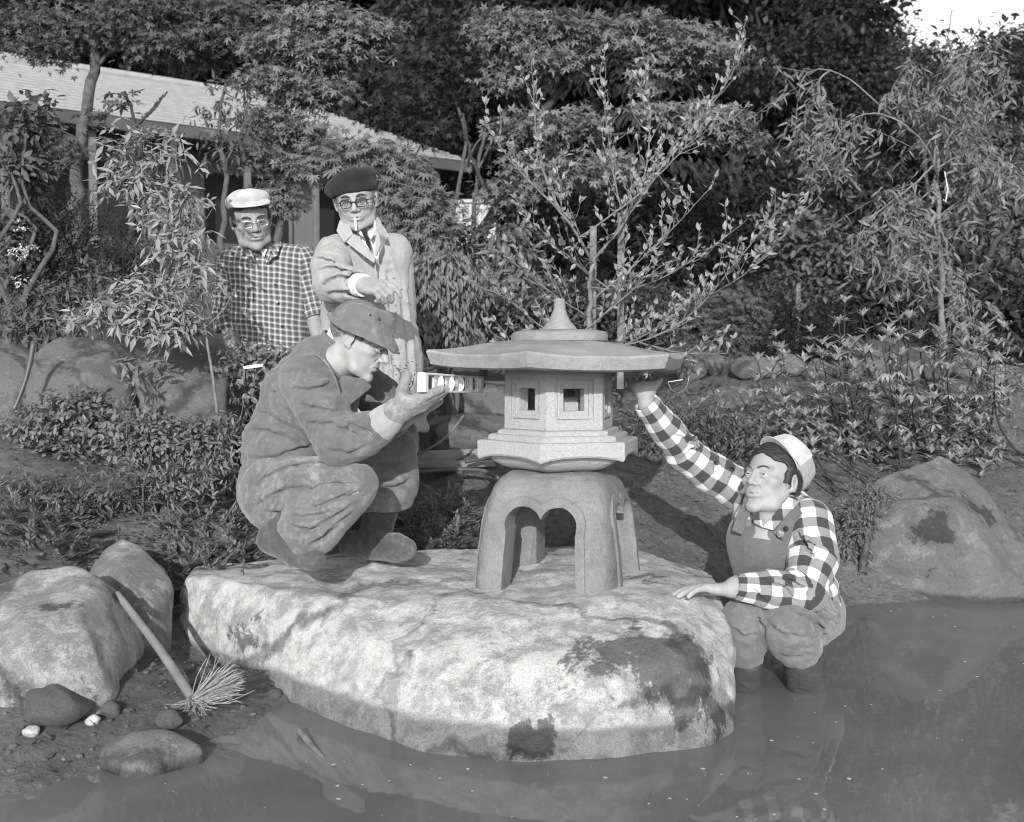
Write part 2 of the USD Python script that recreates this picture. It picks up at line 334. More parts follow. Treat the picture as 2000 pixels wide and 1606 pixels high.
# ---------------------------------------------------------------- ground and pond
_GP = np.array([
 (-.3,2,-.35),(1,2.2,-.4),(2,3,-.4),(2,4,-.33),(1.2,3.6,-.3),(-1.7,1.8,-.3),(0,2.9,-.3),(.5,3.2,-.3),(3,4,-.35),(.2,3.6,-.2),(-.3,3.0,-.22),(-.9,2.55,-.16),(-1.3,2.3,-.2),
 (-.7,3.42,.0),(-.78,3.2,-.005),(-1.06,2.85,0),(-1.25,2.68,0),(-2.1,2.3,0),(1.5,4.72,0),(1.1,4.45,0),(.8,4.2,-.02),(2.2,4.95,-.02),(3.6,5.1,0),
 (-.9,3.5,.09),(-1.1,3.2,.11),(-1.02,3.72,.0),(-1.18,3.86,.06),(-1.3,4.05,.2),(-1.5,3.4,.25),(-.6,4.0,.2),(0,4.4,.24),(.6,4.5,.26),(1.2,4.85,.19),(1.6,5.2,.3),(2.4,5.6,.4),(3.4,5.7,.4),
 (-.3,5.5,.57),(.6,5.3,.55),(.9,6.2,.76),(1.5,7,.92),(2.5,7,.9),(0,6.5,.8),(3.5,7,.85),(0,8,.95),(2,9,1.0),
 (-1.7,4.1,.45),(-1.3,4.6,.55),(-2.2,5,.8),(-2.0,4.6,.66),(-1.2,5.5,.5),(-.65,4.75,.3),(-1.15,4.95,.26),(-1.5,6.5,.9),(-3,6.5,1.1),(-3,8,1.3),
 (-6,12,1.7),(0,12,1.5),(6,12,1.3),(-7,20,3.0),(0,21,3.0),(8,20,2.3),(0,40,8),(-20,40,9),(20,40,7),(0,85,19),(-60,80,20),(60,80,17),(60,20,4),(-60,20,5),(-8,5,1.3),(-4,4,.8),(-5,8,1.4),
 (5,4,-.3),(8,3,-.2),(8,7,.9),(5,6.2,.5),(0,-3,-.4),(-4,1,-.1),(4,0,-.4),(0,-7,.3),(20,-10,1),(-20,-10,1),(-8,2,.6),(12,1,.5),(-20,10,3),(20,10,2),(0,-40,3),(60,-40,4),(-60,-40,4),(-90,0,6),(90,0,6),(0,140,30),(90,140,28),(-90,140,30)], float)
_rbf = RBFInterpolator(_GP[:, :2], _GP[:, 2], kernel='linear', smoothing=0.002)
def ground_z(x, y):
    p = np.stack([np.ravel(x), np.ravel(y)], 1).astype(float)
    z = _rbf(p); near = np.clip(1 - np.abs(p[:, 1] - 4.5) / 9, 0, 1) * np.clip(1 - np.abs(p[:, 0]) / 9, 0, 1)
    q = np.c_[p, np.zeros(len(p))]
    return z + near * ((meshkit.fbm(q * 2.3 + 40, 3, 3) - 0.5) * 0.10 + (meshkit.fbm(q * 14 + 9, 4, 5) - 0.5) * 0.05)
def Wg(px, py):
    """where a line of sight meets the ground"""
    r = ray(px, py); d = np.arange(2.2, 14, 0.01); p = CAM + r * (d / r[1])[:, None]; z = ground_z(p[:, 0], p[:, 1]); return p[np.argmax(p[:, 2] < z)]
gx = np.unique(np.r_[np.linspace(-3.2, 3.4, 265), np.linspace(-12, 12, 81), np.linspace(-90, 90, 61)])
gy = np.unique(np.r_[np.linspace(2.0, 7.6, 205), np.linspace(-8, 26, 90), np.linspace(-60, 140, 61)])
X, Y = np.meshgrid(gx, gy, indexing='ij'); Z = ground_z(X, Y).reshape(X.shape)
i, j = np.meshgrid(np.arange(len(gx) - 1), np.arange(len(gy) - 1), indexing='ij'); k = len(gy)
q = np.stack([i * k + j, (i + 1) * k + j, (i + 1) * k + j + 1, i * k + j + 1], -1).reshape(-1, 4)
setting('ground', (np.stack([X, Y, Z], -1).reshape(-1, 3), np.vstack([q[:, [0, 1, 2]], q[:, [0, 2, 3]]])), M['soil'])

wm = mat('pond_water', {'q': ('geometry', {}), 'n': ('noise_texture', {'scale': 4.5, 'detail': 3}), 'n2': ('noise_texture', {'scale': 1.3, 'detail': 5, 'distortion': 0.8}),
     'r': ('rgb_ramp', {'ramp': [(0.3, g3(0.075)), (0.7, g3(0.11))]}), 'b': ('bump', {'strength': 0.06, 'distance': 0.02}), 'p': ('principled_bsdf', {'roughness': 0.02, 'ior': 1.33, 'specular_ior_level': 0.5}),
     't': ('transparent_bsdf', {'color': g3(0.8)}), 'x': ('mix_closure', {'fac': 0.2})},
     [('q.position', 'n.vector'), ('q.position', 'n2.vector'), ('n2.fac', 'r.fac'), ('r.color', 'p.base_color'), ('n.fac', 'b.height'), ('b.normal', 'p.normal'), ('p.BSDF', 'x.closure1'), ('t.BSDF', 'x.closure2')], 'x.closure')
setting('pond_water', (np.array([(-9, -6, 0), (9, -6, 0), (9, 6.6, 0), (-9, 6.6, 0)], float), np.array([(0, 1, 2), (0, 2, 3)])), wm, False)

# ---------------------------------------------------------------- the big boulder under the lantern
bp = [W(*a) for a in [(372,1096,4.1),(460,1092,4.15),(560,1090,4.15),(700,1085,4.22),(840,1072,4.3),(920,1060,4.35),(1060,1056,4.4),(1250,1072,4.3),(1330,1090,4.2),(1400,1110,4.0),
      (356,1120,3.95),(346,1150,3.96),(450,1128,3.78),(600,1148,3.58),(760,1162,3.46),(1000,1170,3.40),(1200,1172,3.36),(1330,1166,3.42),(1405,1152,3.6),
      (344,1185,3.95),(400,1250,3.78),(470,1320,3.6),(560,1378,3.43),(690,1430,3.2),(830,1482,2.97),(1000,1506,2.89),(1180,1495,2.93),(1390,1468,3.02),(1437,1350,3.2),(1430,1225,3.4),
      (760,1260,3.22),(1000,1280,3.08),(1200,1300,3.0),(1330,1290,3.06)]]
bp = np.array(bp); low = bp[19:28].copy(); low[:, 2] = -0.32; low[:, 1] -= 0.05; back = np.array([W(372, 1096, 4.1), W(700, 1085, 4.25), W(1250, 1072, 4.35), W(1430, 1225, 3.6)]); back[:, 2] = -0.3
_cl = np.vstack([bp, low, back]); ROCK = rock(_cl, 0.02, 7, ((2.2, 0.028), (6, 0.018), (17, 0.009), (45, 0.005)), 4)
_a, _b, _c, _d = ROCK[0].min(0), ROCK[0].max(0), _cl.min(0), _cl.max(0); ROCK = ((ROCK[0] - _a) / (_b - _a) * (_d - _c) + _c, ROCK[1])
M['boulder'] = rockmat('boulder', 0.32, 0.56, 0.085, wet=0.075, lichen=0.47, moss=0.33, seed=3.1, patches=[(W(1230, 1270, 3.02), 0.33, 0.27), (W(1370, 1320, 3.1), 0.30, 0.25), (W(1050, 1440, 2.95), 0.13, 0.25), (W(1290, 1140, 3.7), 0.2, 0.18),  # last patch of this row: darker area on the top, right of the legs
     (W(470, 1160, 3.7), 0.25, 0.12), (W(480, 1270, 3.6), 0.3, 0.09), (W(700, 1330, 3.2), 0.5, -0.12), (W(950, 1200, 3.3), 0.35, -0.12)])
b = part('boulder', ROCK, M['boulder'], None, True)
tag(b, 'large flat-topped pale boulder in the pond carrying the stone lantern', 'boulder')
_RT = cKDTree(ROCK[0])
def rock_top(x, y):
    v = ROCK[0]; m = np.hypot(v[:, 0] - x, v[:, 1] - y) < 0.035; return float(v[m, 2].max()) if m.any() else 0.3

# ---------------------------------------------------------------- other stones
def stone(name, mesh, m, label, group=None, cat='boulder'):
    return tag(part(name, mesh, m, None, True), label, cat, group)
M['left_boulder'] = rockmat('left_boulder', 0.24, 0.42, 0.07, lichen=0.5, moss=0.36, seed=9.0, patches=[(W(95, 1170, 3.2), 0.12, 0.16), (W(40, 1360, 3.0), 0.12, 0.2)])
lb = [W(*a) for a in [(-40,1150,3.4),(60,1118,3.5),(150,1103,3.5),(205,1128,3.45),(236,1205,3.3),(238,1260,3.2),(205,1335,3.08),(130,1350,3.0),(0,1378,2.95),(-60,1300,3.0),(60,1200,3.1),(150,1190,3.15),(180,1260,3.05),(40,1290,2.95)]]
lb = np.array(lb); l2 = lb[[0, 2, 4, 6, 8, 9]].copy(); l2[:, 2] = -0.1; l3 = lb[[0, 2, 3, 4]] + (0, 0.25, -0.15)
stone('boulder', rock(np.vstack([lb, l2, l3]), 0.022, 8, ((3, 0.03), (8, 0.014), (25, 0.006)), 7, None, (8, 0.10)), M['left_boulder'], 'mottled grey boulder on the left bank that the broom handle leans against')
lb = np.array([W(*a) for a in [(200,1072,3.9),(245,1045,3.95),(285,1072,3.9),(340,1140,3.8),(330,1195,3.7),(236,1215,3.6),(170,1110,3.8),(240,1130,3.65),(290,1170,3.62),(270,1080,4.1)]]); l2 = lb.copy(); l2[:, 2] -= 0.25
M['small_boulder'] = rockmat('small_boulder', 0.2, 0.38, 0.07, lichen=0.54, moss=0.33, seed=2.0)  # mid-grey stone with paler lichen, for the small rounded boulder
stone('boulder', rock(np.vstack([lb, l2]), 0.022, 14, ((4, 0.025), (10, 0.01), (30, 0.005)), 9, None, (8, 0.10)), M['small_boulder'], 'small rounded boulder between the mottled left boulder and the big lantern boulder')
lb = np.array([W(*a) for a in [(1650,1000,5.1),(1720,935,5.15),(1790,900,5.2),(1832,884,5.25),(1900,925,5.3),(1952,985,5.2),(2040,1060,5.2),(1700,1060,4.95),(1735,1120,4.85),(1760,1160,4.85),(1870,1172,4.78),(2080,1180,4.8),(1800,1040,4.8),(1900,1060,4.72)]])
l2 = lb[[7, 8, 9, 10, 11]].copy(); l2[:, 2] = -0.25; l3 = lb[:7] + (0, 0.6, -0.35)
M['right_boulder'] = rockmat('right_boulder', 0.15, 0.22, 0.04, lichen=0.55, moss=0.37, seed=6.0, wet=0.03, patches=[(W(1830, 1030, 4.8), 0.22, 0.24), (W(1925, 990, 5), 0.2, 0.24)])
stone('boulder', rock(np.vstack([lb, l2, l3]), 0.024, 2, ((2.5, 0.035), (6, 0.03), (18, 0.014), (50, 0.005)), 12, 0, (14, 0.16)), M['right_boulder'], 'big pyramid-shaped grey boulder at the water edge on the far right')
def flat(pts, d0, back, drop, edge, seed, m, label, group=None):
    p = np.array([W(*a) for a in pts]); c = p.mean(0)
    front = p + (0, 0.0, 0); mid = c + (p - c) * 0.62 + (0, -0.12, 0); bk = p + (0, back, -0.05); lowp = p[p[:, 2] < c[2]] + (0, 0.1, -drop)
    return stone('boulder', rock(np.vstack([front, mid, bk, lowp]), edge * 0.85, 4, ((3, 0.03), (9, 0.014), (28, 0.007)), seed, 1, (12, 0.16)), m, label, group)
flat([(60,690,5.0),(110,660,5.1),(205,660,5.1),(238,690,5.0),(250,745,4.9),(215,810,4.8),(120,850,4.75),(30,840,4.8)], 5, 0.5, 0.25, 0.03, 21, M['grey_rock'], 'tall smooth retaining boulder behind the leafy shrubs on the far left')
flat([(-60,670,5.0),(20,664,5.1),(62,690,5.0),(55,760,4.9),(20,800,4.85),(-60,800,4.9)], 5, 0.4, 0.25, 0.03, 22, M['grey_rock'], 'retaining boulder cut by the left edge of the photo')
flat([(256,700,4.62),(290,662,4.66),(380,667,4.7),(430,680,4.7),(452,730,4.6),(440,778,4.5),(340,795,4.45),(268,765,4.5)], 4.7, 0.45, 0.25, 0.028, 23, M['grey_rock'], 'rounded boulder directly in front of the man in the checked shirt')
flat([(820,830,5.7),(870,805,5.75),(960,806,5.8),(1010,830,5.75),(1010,865,5.6),(900,868,5.6),(825,862,5.6)], 5.7, 0.35, 0.1, 0.03, 24, M['grey_rock'], 'low grey rock seen between the gloved hands and the lantern')
flat([(850,765,6.2),(920,742,6.3),(1000,748,6.3),(1010,800,6.1),(900,806,6.1)], 6.2, 0.35, 0.1, 0.035, 25, M['grey_rock'], 'dark rock on the bank just under the spirit level')
EDGE = [f'{a} edging stone on the raised bank, {b}' for a, b in zip(['broad round', 'rounded', 'low grey', 'small round', 'small squat', 'low flat', 'medium round', 'upright', 'narrow', 'smooth low', 'taller rounded', 'last rounded'], ['nearest the lantern roof corner', 'second from the lantern roof', 'third from the lantern roof', 'fourth from the lantern roof', 'fifth from the lantern roof', 'left of the upright marker shoot', 'behind the left rhododendron whorls', 'behind the middle rhododendron whorls', 'right of the upright stone', 'beside the weeping tree trunk', 'right of the weeping tree trunk', 'cut by the right side of the photo'])]
spots = [(1345,733,46,36),(1405,728,44,34),(1455,738,36,26),(1498,733,36,30),(1545,738,34,26),(1600,745,36,28),(1660,742,38,30),(1716,752,34,34),(1772,748,34,28),(1830,744,36,30),(1892,748,40,34),(1950,750,38,32)]
for n_, (px, py, w, h) in enumerate(spots):
    d = 7.1 + 0.15 * math.sin(n_ * 2.1); c = W(px, py + 8, d); s = d / FPX
    c[2] = ground_z(c[0], c[1])[0] + h * s * 0.75
    stone('edging_stone', lump(c, (w * s, 0.14, h * s * 1.15), 0.03, 40 + n_), M['grey_rock'], EDGE[n_], 'round stones edging the raised bank', 'stone')
c = Wz(280, 1508, 0.0); stone('pond_stone', lump(c + (0, 0.06, 0.014), (0.148, 0.115, 0.085), 0.012, 61, 0.08, bumps=((6, 0.01), (22, 0.004), (60, 0.0015))), M['pond_stone'], 'round flat-topped stone lying in the shallow water at the lower left', cat='stone')
c = Wg(105, 1385) + (0, 0, 0.015); stone('wet_stone', lump(c, (0.12, 0.12, 0.07), 0.014, 62, 0.12), M['wet_stone'], 'dark wet slab of stone at the foot of the mottled left boulder', cat='stone')
for n_, (px, py, z, r, m, lab) in enumerate([(60, 1436, 0.035, 0.028, 'pale_stone', 'pale egg-shaped pebble at the lower left edge'), (180, 1412, 0.05, 0.026, 'pale_stone', 'pale chipped pebble beside the dark wet slab'),
        (122, 1488, 0.012, 0.010, 'pale_stone', 'tiny white pebble at the waterline'), (205, 1548, -0.035, 0.05, 'pond_stone', 'flat stone under water below the round pond stone'),
        (215, 1395, 0.06, 0.04, 'wet_stone', 'wet grey stone half buried in the mud next to the pale chipped pebble'), (330, 1418, 0.03, 0.05, 'wet_stone', 'low wet stone in the mud behind the round pond stone'), (535, 1362, 0.03, 0.03, 'wet_stone', 'small stone between the broom bristles and the big boulder'),
        (388, 985, 0.42, 0.05, 'grey_rock', 'fist-sized grey stone lying behind the juniper on the left'), (500, 960, 0.45, 0.03, 'grey_rock', 'small stone behind the crouching man')]):
    c = Wz(px, py, z)
    if z > 0: c = Wg(px, py) + (0, 0, r * 0.3)
    stone('pebble', lump(c, (r, r * 0.9, r * 0.75), max(r / 7, 0.004), 70 + n_, 0.2, bumps=((30, r * 0.1),)), M[m], lab, cat='stone')
# ---------------------------------------------------------------- the stone lantern
def granite(name, c, spot=0.25, rough_scale=1.0, stain=0.3):
    n = {'q': ('geometry', {}), 'v': ('voronoi_texture', {'scale': 330}), 'n1': ('noise_texture', {'scale': 240, 'detail': 2}), 'n2': ('noise_texture', {'scale': 5, 'detail': 10, 'roughness': 0.74}),
         'n3': ('noise_texture', {'scale': 60, 'detail': 5}), 'r': ('rgb_ramp', {'ramp': [(0.3, g3(c * (1 - spot))), (0.52, g3(c)), (0.75, g3(c * (1 + spot * 0.7)))]}),
         'r2': ('rgb_ramp', {'ramp': [(0.3, g3(1 - stain)), (0.6, g3(1.0)), (0.8, g3(1.1))]}), 'm': ('mix_color', {'blend_type': 'multiply', 'fac': 1.0, 'use_clamp': False}),
         'p': ('principled_bsdf', {'roughness': 0.85, 'specular_ior_level': 0.25}), 'b': ('bump', {'strength': 0.5 * rough_scale, 'distance': 0.003}), 'b2': ('bump', {'strength': 0.5 * rough_scale, 'distance': 0.008})}
    return mat(name, n, [('q.position', k + '.vector') for k in ('v', 'n1', 'n2', 'n3')] + [('n1.fac', 'r.fac'), ('n2.fac', 'r2.fac'), ('r.color', 'm.a'), ('r2.color', 'm.b'), ('m.result', 'p.base_color'),
               ('v.distance', 'b.height'), ('n3.fac', 'b2.height'), ('b2.normal', 'b.normal'), ('b.normal', 'p.normal')])
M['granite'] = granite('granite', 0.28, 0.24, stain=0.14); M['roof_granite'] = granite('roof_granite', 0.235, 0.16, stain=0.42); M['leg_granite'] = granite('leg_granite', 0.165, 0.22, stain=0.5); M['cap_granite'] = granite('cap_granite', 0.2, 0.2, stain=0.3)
LC = np.array([0.162, 3.78, 0.0]); HA = math.radians(-45)
def hexring(R, z, k=48, curl=0.0, rot=HA, tilt=0.0):
    """points round a hexagon (k a multiple of 6); curl lifts the corners"""
    a = np.arange(k) * 2 * PI / k; w = (a + PI / 6) % (PI / 3) - PI / 6
    w2 = (a % (PI / 3)) - PI / 6
    r = R * math.cos(PI / 6) / np.cos(w2)
    up = curl * (np.abs(w2) / (PI / 6)) ** 3
    return np.stack([LC[0] + r * np.cos(a + rot), LC[1] + r * np.sin(a + rot), z + up], 1)
def hexsolid(rings, k=48):
    v = np.vstack([hexring(*r[:2], k=k, curl=(r[2] if len(r) > 2 else 0)) for r in rings]); m = len(rings)
    i, j = np.meshgrid(np.arange(m - 1), np.arange(k), indexing='ij')
    q = np.stack([i * k + j, i * k + (j + 1) % k, (i + 1) * k + (j + 1) % k, (i + 1) * k + j], -1).reshape(-1, 4); f = np.vstack([q[:, [0, 1, 2]], q[:, [0, 2, 3]]])
    v = np.vstack([v, [LC[0], LC[1], rings[0][1]], [LC[0], LC[1], rings[-1][1]]]); jj = np.arange(k); n = len(v); e = (m - 1) * k
    return v, np.vstack([f, np.stack([np.full(k, n - 2), (jj + 1) % k, jj], 1), np.stack([np.full(k, n - 1), e + jj, e + (jj + 1) % k], 1)])
def rough(m, edge, a, s=25, seed=1):
    v, f = unman(man(m).refine_to_length(edge)); n = vnormals(v, f)
    return v + n * ((meshkit.fbm(v * s + 60, 3, seed) - 0.5) * 2 * a)[:, None], f
ZB = 0.335
lantern = thing('stone_lantern', 'low wide-roofed stone lantern on four legs standing on the big boulder', 'stone lantern', (LC[0], LC[1], ZB))
# leg frame: a rounded square table with an arch of two lobes cut through each side
LA = math.radians(-18); ca, sa = math.cos(LA), math.sin(LA); RL = np.array([[ca, -sa, 0], [sa, ca, 0], [0, 0, 1]])
prof = [(0.250, -0.06), (0.247, 0.0), (0.238, 0.10), (0.226, 0.19), (0.212, 0.26), (0.196, 0.305), (0.175, 0.336), (0.148, 0.356), (0.125, 0.362)]
k = 96; th = np.arange(k) * 2 * PI / k; ex = 0.36
sq = np.stack([np.sign(np.cos(th)) * np.abs(np.cos(th)) ** ex, np.sign(np.sin(th)) * np.abs(np.sin(th)) ** ex], 1)
def squaresolid(rows):
    v = np.vstack([np.c_[sq * r, np.full(k, z)] for r, z in rows]); m = len(rows)
    i, j = np.meshgrid(np.arange(m - 1), np.arange(k), indexing='ij')
    q = np.stack([i * k + j, i * k + (j + 1) % k, (i + 1) * k + (j + 1) % k, (i + 1) * k + j], -1).reshape(-1, 4); f = np.vstack([q[:, [0, 1, 2]], q[:, [0, 2, 3]]])
    v = np.vstack([v, [0, 0, rows[0][1]], [0, 0, rows[-1][1]]]); jj = np.arange(k); n = len(v); e = (m - 1) * k
    return v, np.vstack([f, np.stack([np.full(k, n - 2), (jj + 1) % k, jj], 1), np.stack([np.full(k, n - 1), e + jj, e + (jj + 1) % k], 1)])
outer = man(squaresolid(prof))
inner = man(squaresolid([(max(r - 0.085, 0.05), z - 0.075) for r, z in prof]))
import shapely
from shapely.geometry import Polygon, Point
def arch(half_top, half_foot, zt, grow=0.0):
    lobe = half_top / 2 * 1.06
    s = shapely.union_all([Point(sx * half_top / 2, zt - lobe).buffer(lobe, 24) for sx in (-1, 1)] + [Polygon([(-half_foot, -0.2), (half_foot, -0.2), (half_top * 0.99, zt - lobe * 1.0), (-half_top * 0.99, zt - lobe * 1.0)])])
    return s.buffer(grow, 16) if grow else s
def prism(poly, y0, y1):
    m = trimesh.creation.extrude_polygon(poly, y1 - y0); v = np.array(m.vertices); v = np.stack([v[:, 0], -(v[:, 2] + y0), v[:, 1]], 1)
    return man((v, np.array(m.faces)))
cut = prism(arch(0.117, 0.135, 0.256), -0.5, 0.5)
frame_ = outer - inner - cut - cut.rotate([0, 0, 90])
# a raised band follows each arch: the outer skin is set back outside of it
band = prism(arch(0.117, 0.135, 0.256, 0.030).difference(arch(0.117, 0.135, 0.256, 0.0)), -0.5, 0.5)
shell = man(squaresolid([(r + 0.007, z) for r, z in prof])) - inner - man(squaresolid([(r - 0.02, z) for r, z in prof]))
frame_ = frame_ + ((band ^ shell) - cut.rotate([0, 0, 90]).trim_by_plane([0, 0, 1], -1)) + ((band.rotate([0, 0, 90]) ^ shell) - cut.trim_by_plane([0, 0, 1], -1))
frame_ = frame_ ^ man((box((0, 0, 0.2), (2, 2, 0.48))))
v, f = unman(frame_.refine_to_length(0.011)); n_ = vnormals(v, f)
v = v + (meshkit.fbm(v * 22 + 40, 3, 2)[:, None] - 0.5) * n_ * 0.006 + (meshkit.fbm(v * 70 + 10, 2, 4)[:, None] - 0.5) * n_ * 0.003
part('leg_frame', (v @ RL.T + (LC[0], LC[1], ZB), f), M['leg_granite'], lantern, smooth=40)
T = ZB + 0.362
part('saucer', hexsolid([(0.15, T - 0.001), (0.20, T + 0.012), (0.235, T + 0.032), (0.255, T + 0.056)]), M['granite'], lantern, 50)
# lobed slab: its lower edge dips at the corners
def lobed(R, z0, z1, dip, bev=0.006):
    k = 96; rows = [(R - 0.03, z0 + 0.002, -dip), (R - bev, z0, -dip), (R, z0 + bev, -dip), (R, z1 - bev, 0), (R - bev, z1, 0)]
    return hexsolid(rows, k)
part('slab', rough(lobed(0.288, T + 0.055, T + 0.103, 0.016), 0.03, 0.0016), M['granite'], lantern, 35)
part('step', rough(hexsolid([(0.25, T + 0.102), (0.25, T + 0.116), (0.243, T + 0.122)]), 0.03, 0.001), M['granite'], lantern, 35)
part('step', rough(hexsolid([(0.216, T + 0.120), (0.216, T + 0.134), (0.210, T + 0.138)]), 0.03, 0.001), M['granite'], lantern, 35)
# fire box: a hollow hexagon with a framed square window in every side
Z0, Z1 = T + 0.137, T + 0.345
fb = man(hexsolid([(0.190, Z0), (0.194, Z0 + 0.004), (0.192, Z1)])) - man(hexsolid([(0.135, Z0 + 0.02), (0.135, Z1 - 0.02)]))
for i in range(6):
    a = HA + PI / 6 + i * PI / 3; nrmv = np.array([math.cos(a), math.sin(a), 0]); ap = 0.192 * math.cos(PI / 6)
    R = frame(nrmv, (0, 0, 1)); c0 = LC + nrmv * ap; zc = (Z0 + Z1) / 2 - 0.002
    def hole(w, h, depth, off=0): return man(box((c0[0], c0[1], zc) + nrmv * off, (depth * 2, h, w), R, 0.001))
    fb = fb - (hole(0.132, 0.138, 0.005) - hole(0.118, 0.124, 0.02)) - hole(0.100, 0.104, 0.008) - hole(0.072, 0.074, 0.06)
part('fire_box', rough(unman(fb), 0.02, 0.0008, 60), M['granite'], lantern, 25)
part('lamp_stand', rough(hexsolid([(0.085, Z0 + 0.015), (0.085, Z0 + 0.098), (0.075, Z0 + 0.106)]), 0.02, 0.003, 40), M['granite'], lantern, 35)
# roof: sagging slopes, thick rim that turns up a little at the corners
RB = T + 0.336
roof = hexsolid([(0.20, RB + 0.012), (0.425, RB, 0.006), (0.446, RB + 0.006, 0.008), (0.463, RB + 0.042, 0.013), (0.456, RB + 0.049, 0.013), (0.40, RB + 0.058, 0.006), (0.33, RB + 0.073, 0.0), (0.25, RB + 0.089), (0.18, RB + 0.098), (0.12, RB + 0.101)], 96)
v, f = rough(roof, 0.022, 0.003, 16, 5); tl = math.radians(0.9); v = v - (LC[0], LC[1], RB); v = v @ np.array([[math.cos(tl), 0, -math.sin(tl)], [0, 1, 0], [math.sin(tl), 0, math.cos(tl)]]) + (LC[0], LC[1], RB)
part('roof', (v, f), M['roof_granite'], lantern, 32)
C = RB + 0.092
part('cap', rough(lathe([(0.155, C), (0.165, C + 0.008), (0.165, C + 0.026), (0.155, C + 0.038), (0.12, C + 0.043), (0.05, C + 0.045)], 64, (LC[0], LC[1], 0)), 0.02, 0.0025, 30, 6), M['cap_granite'], lantern, 40)
part('finial', rough(lathe([(0.062, C + 0.042), (0.056, C + 0.052), (0.040, C + 0.072), (0.027, C + 0.095), (0.021, C + 0.115), (0.0185, C + 0.140), (0.0185, C + 0.147), (0.016, C + 0.150), (0.006, C + 0.151)], 40, (LC[0], LC[1], 0)), 0.012, 0.0015, 50, 7), M['cap_granite'], lantern, 40)
# ---------------------------------------------------------------- people: heads, hands, cloth
def skinmat(name, c):
    n = {'q': ('geometry', {}), 'n': ('noise_texture', {'scale': 35, 'detail': 5}), 'n2': ('noise_texture', {'scale': 130, 'detail': 5, 'roughness': 0.65}), 'r': ('rgb_ramp', {'ramp': [(0.3, g3(c * 0.87)), (0.7, g3(c * 1.1))]}),
         'b': ('bump', {'strength': 0.3, 'distance': 0.0025}), 'p': ('principled_bsdf', {'roughness': 0.58, 'specular_ior_level': 0.25, 'subsurface_weight': 0.12, 'subsurface_radius': (0.5, 0.5, 0.5), 'subsurface_scale': 0.006})}
    return mat(name, n, [('q.position', 'n.vector'), ('q.position', 'n2.vector'), ('n.fac', 'r.fac'), ('r.color', 'p.base_color'), ('n2.fac', 'b.height'), ('b.normal', 'p.normal')])
def clothmat(name, c, weave=900, mud=None, sheen=0.15, fold=None, seed=0.0, var=0.2):
    """woven cloth; mud = (colour, threshold): dried mud rubbed into it"""
    n = {'q': ('geometry', {}), 'mp': ('mapping', {'location': (seed, seed, seed)}), 'n': ('noise_texture', {'scale': 14, 'detail': 6, 'roughness': 0.65}), 'w': ('noise_texture', {'scale': weave, 'detail': 1}), 'f': ('noise_texture', {'scale': 26, 'detail': 6, 'roughness': 0.6, 'distortion': 0.6}),
         'r': ('rgb_ramp', {'ramp': [(0.3, g3(c * (1 - var))), (0.7, g3(c * (1 + var)))]}),
         'b': ('bump', {'strength': 0.35, 'distance': 0.0015}), 'b2': ('bump', {'strength': 0.55, 'distance': 0.012}),
         'p': ('principled_bsdf', {'roughness': 0.9, 'specular_ior_level': 0.15, 'sheen_weight': sheen, 'sheen_tint': g3(1)})}
    l = [('q.position', 'mp.vector'), ('mp.vector', 'n.vector'), ('mp.vector', 'w.vector'), ('mp.vector', 'f.vector'), ('n.fac', 'r.fac'), ('w.fac', 'b.height'), ('f.fac', 'b2.height'), ('b2.normal', 'b.normal'), ('b.normal', 'p.normal')]
    if mud:
        n['m1'] = ('noise_texture', {'scale': 10, 'detail': 12, 'roughness': 0.78, 'distortion': 0.8}); n['m2'] = ('noise_texture', {'scale': 70, 'detail': 4})
        n['mm'] = ('math', {'math_type': 'multiply_add', 'value2': 0.3, 'value3': -0.15}); n['ma'] = ('math', {'math_type': 'add'})
        n['mr'] = ('rgb_ramp', {'ramp': [(mud[1] - 0.03, g3(0)), (mud[1] + 0.2, g3(0.9))]}); n['mx'] = ('mix_color', {'b': g3(mud[0])})
        l += [('mp.vector', 'm1.vector'), ('mp.vector', 'm2.vector'), ('m2.fac', 'mm.value1'), ('m1.fac', 'ma.value1'), ('mm.value', 'ma.value2'), ('ma.value', 'mr.fac'), ('r.color', 'mx.a'), ('mr.color', 'mx.fac'), ('mx.result', 'p.base_color')]
    else: l += [('r.color', 'p.base_color')]
    return mat(name, n, l)
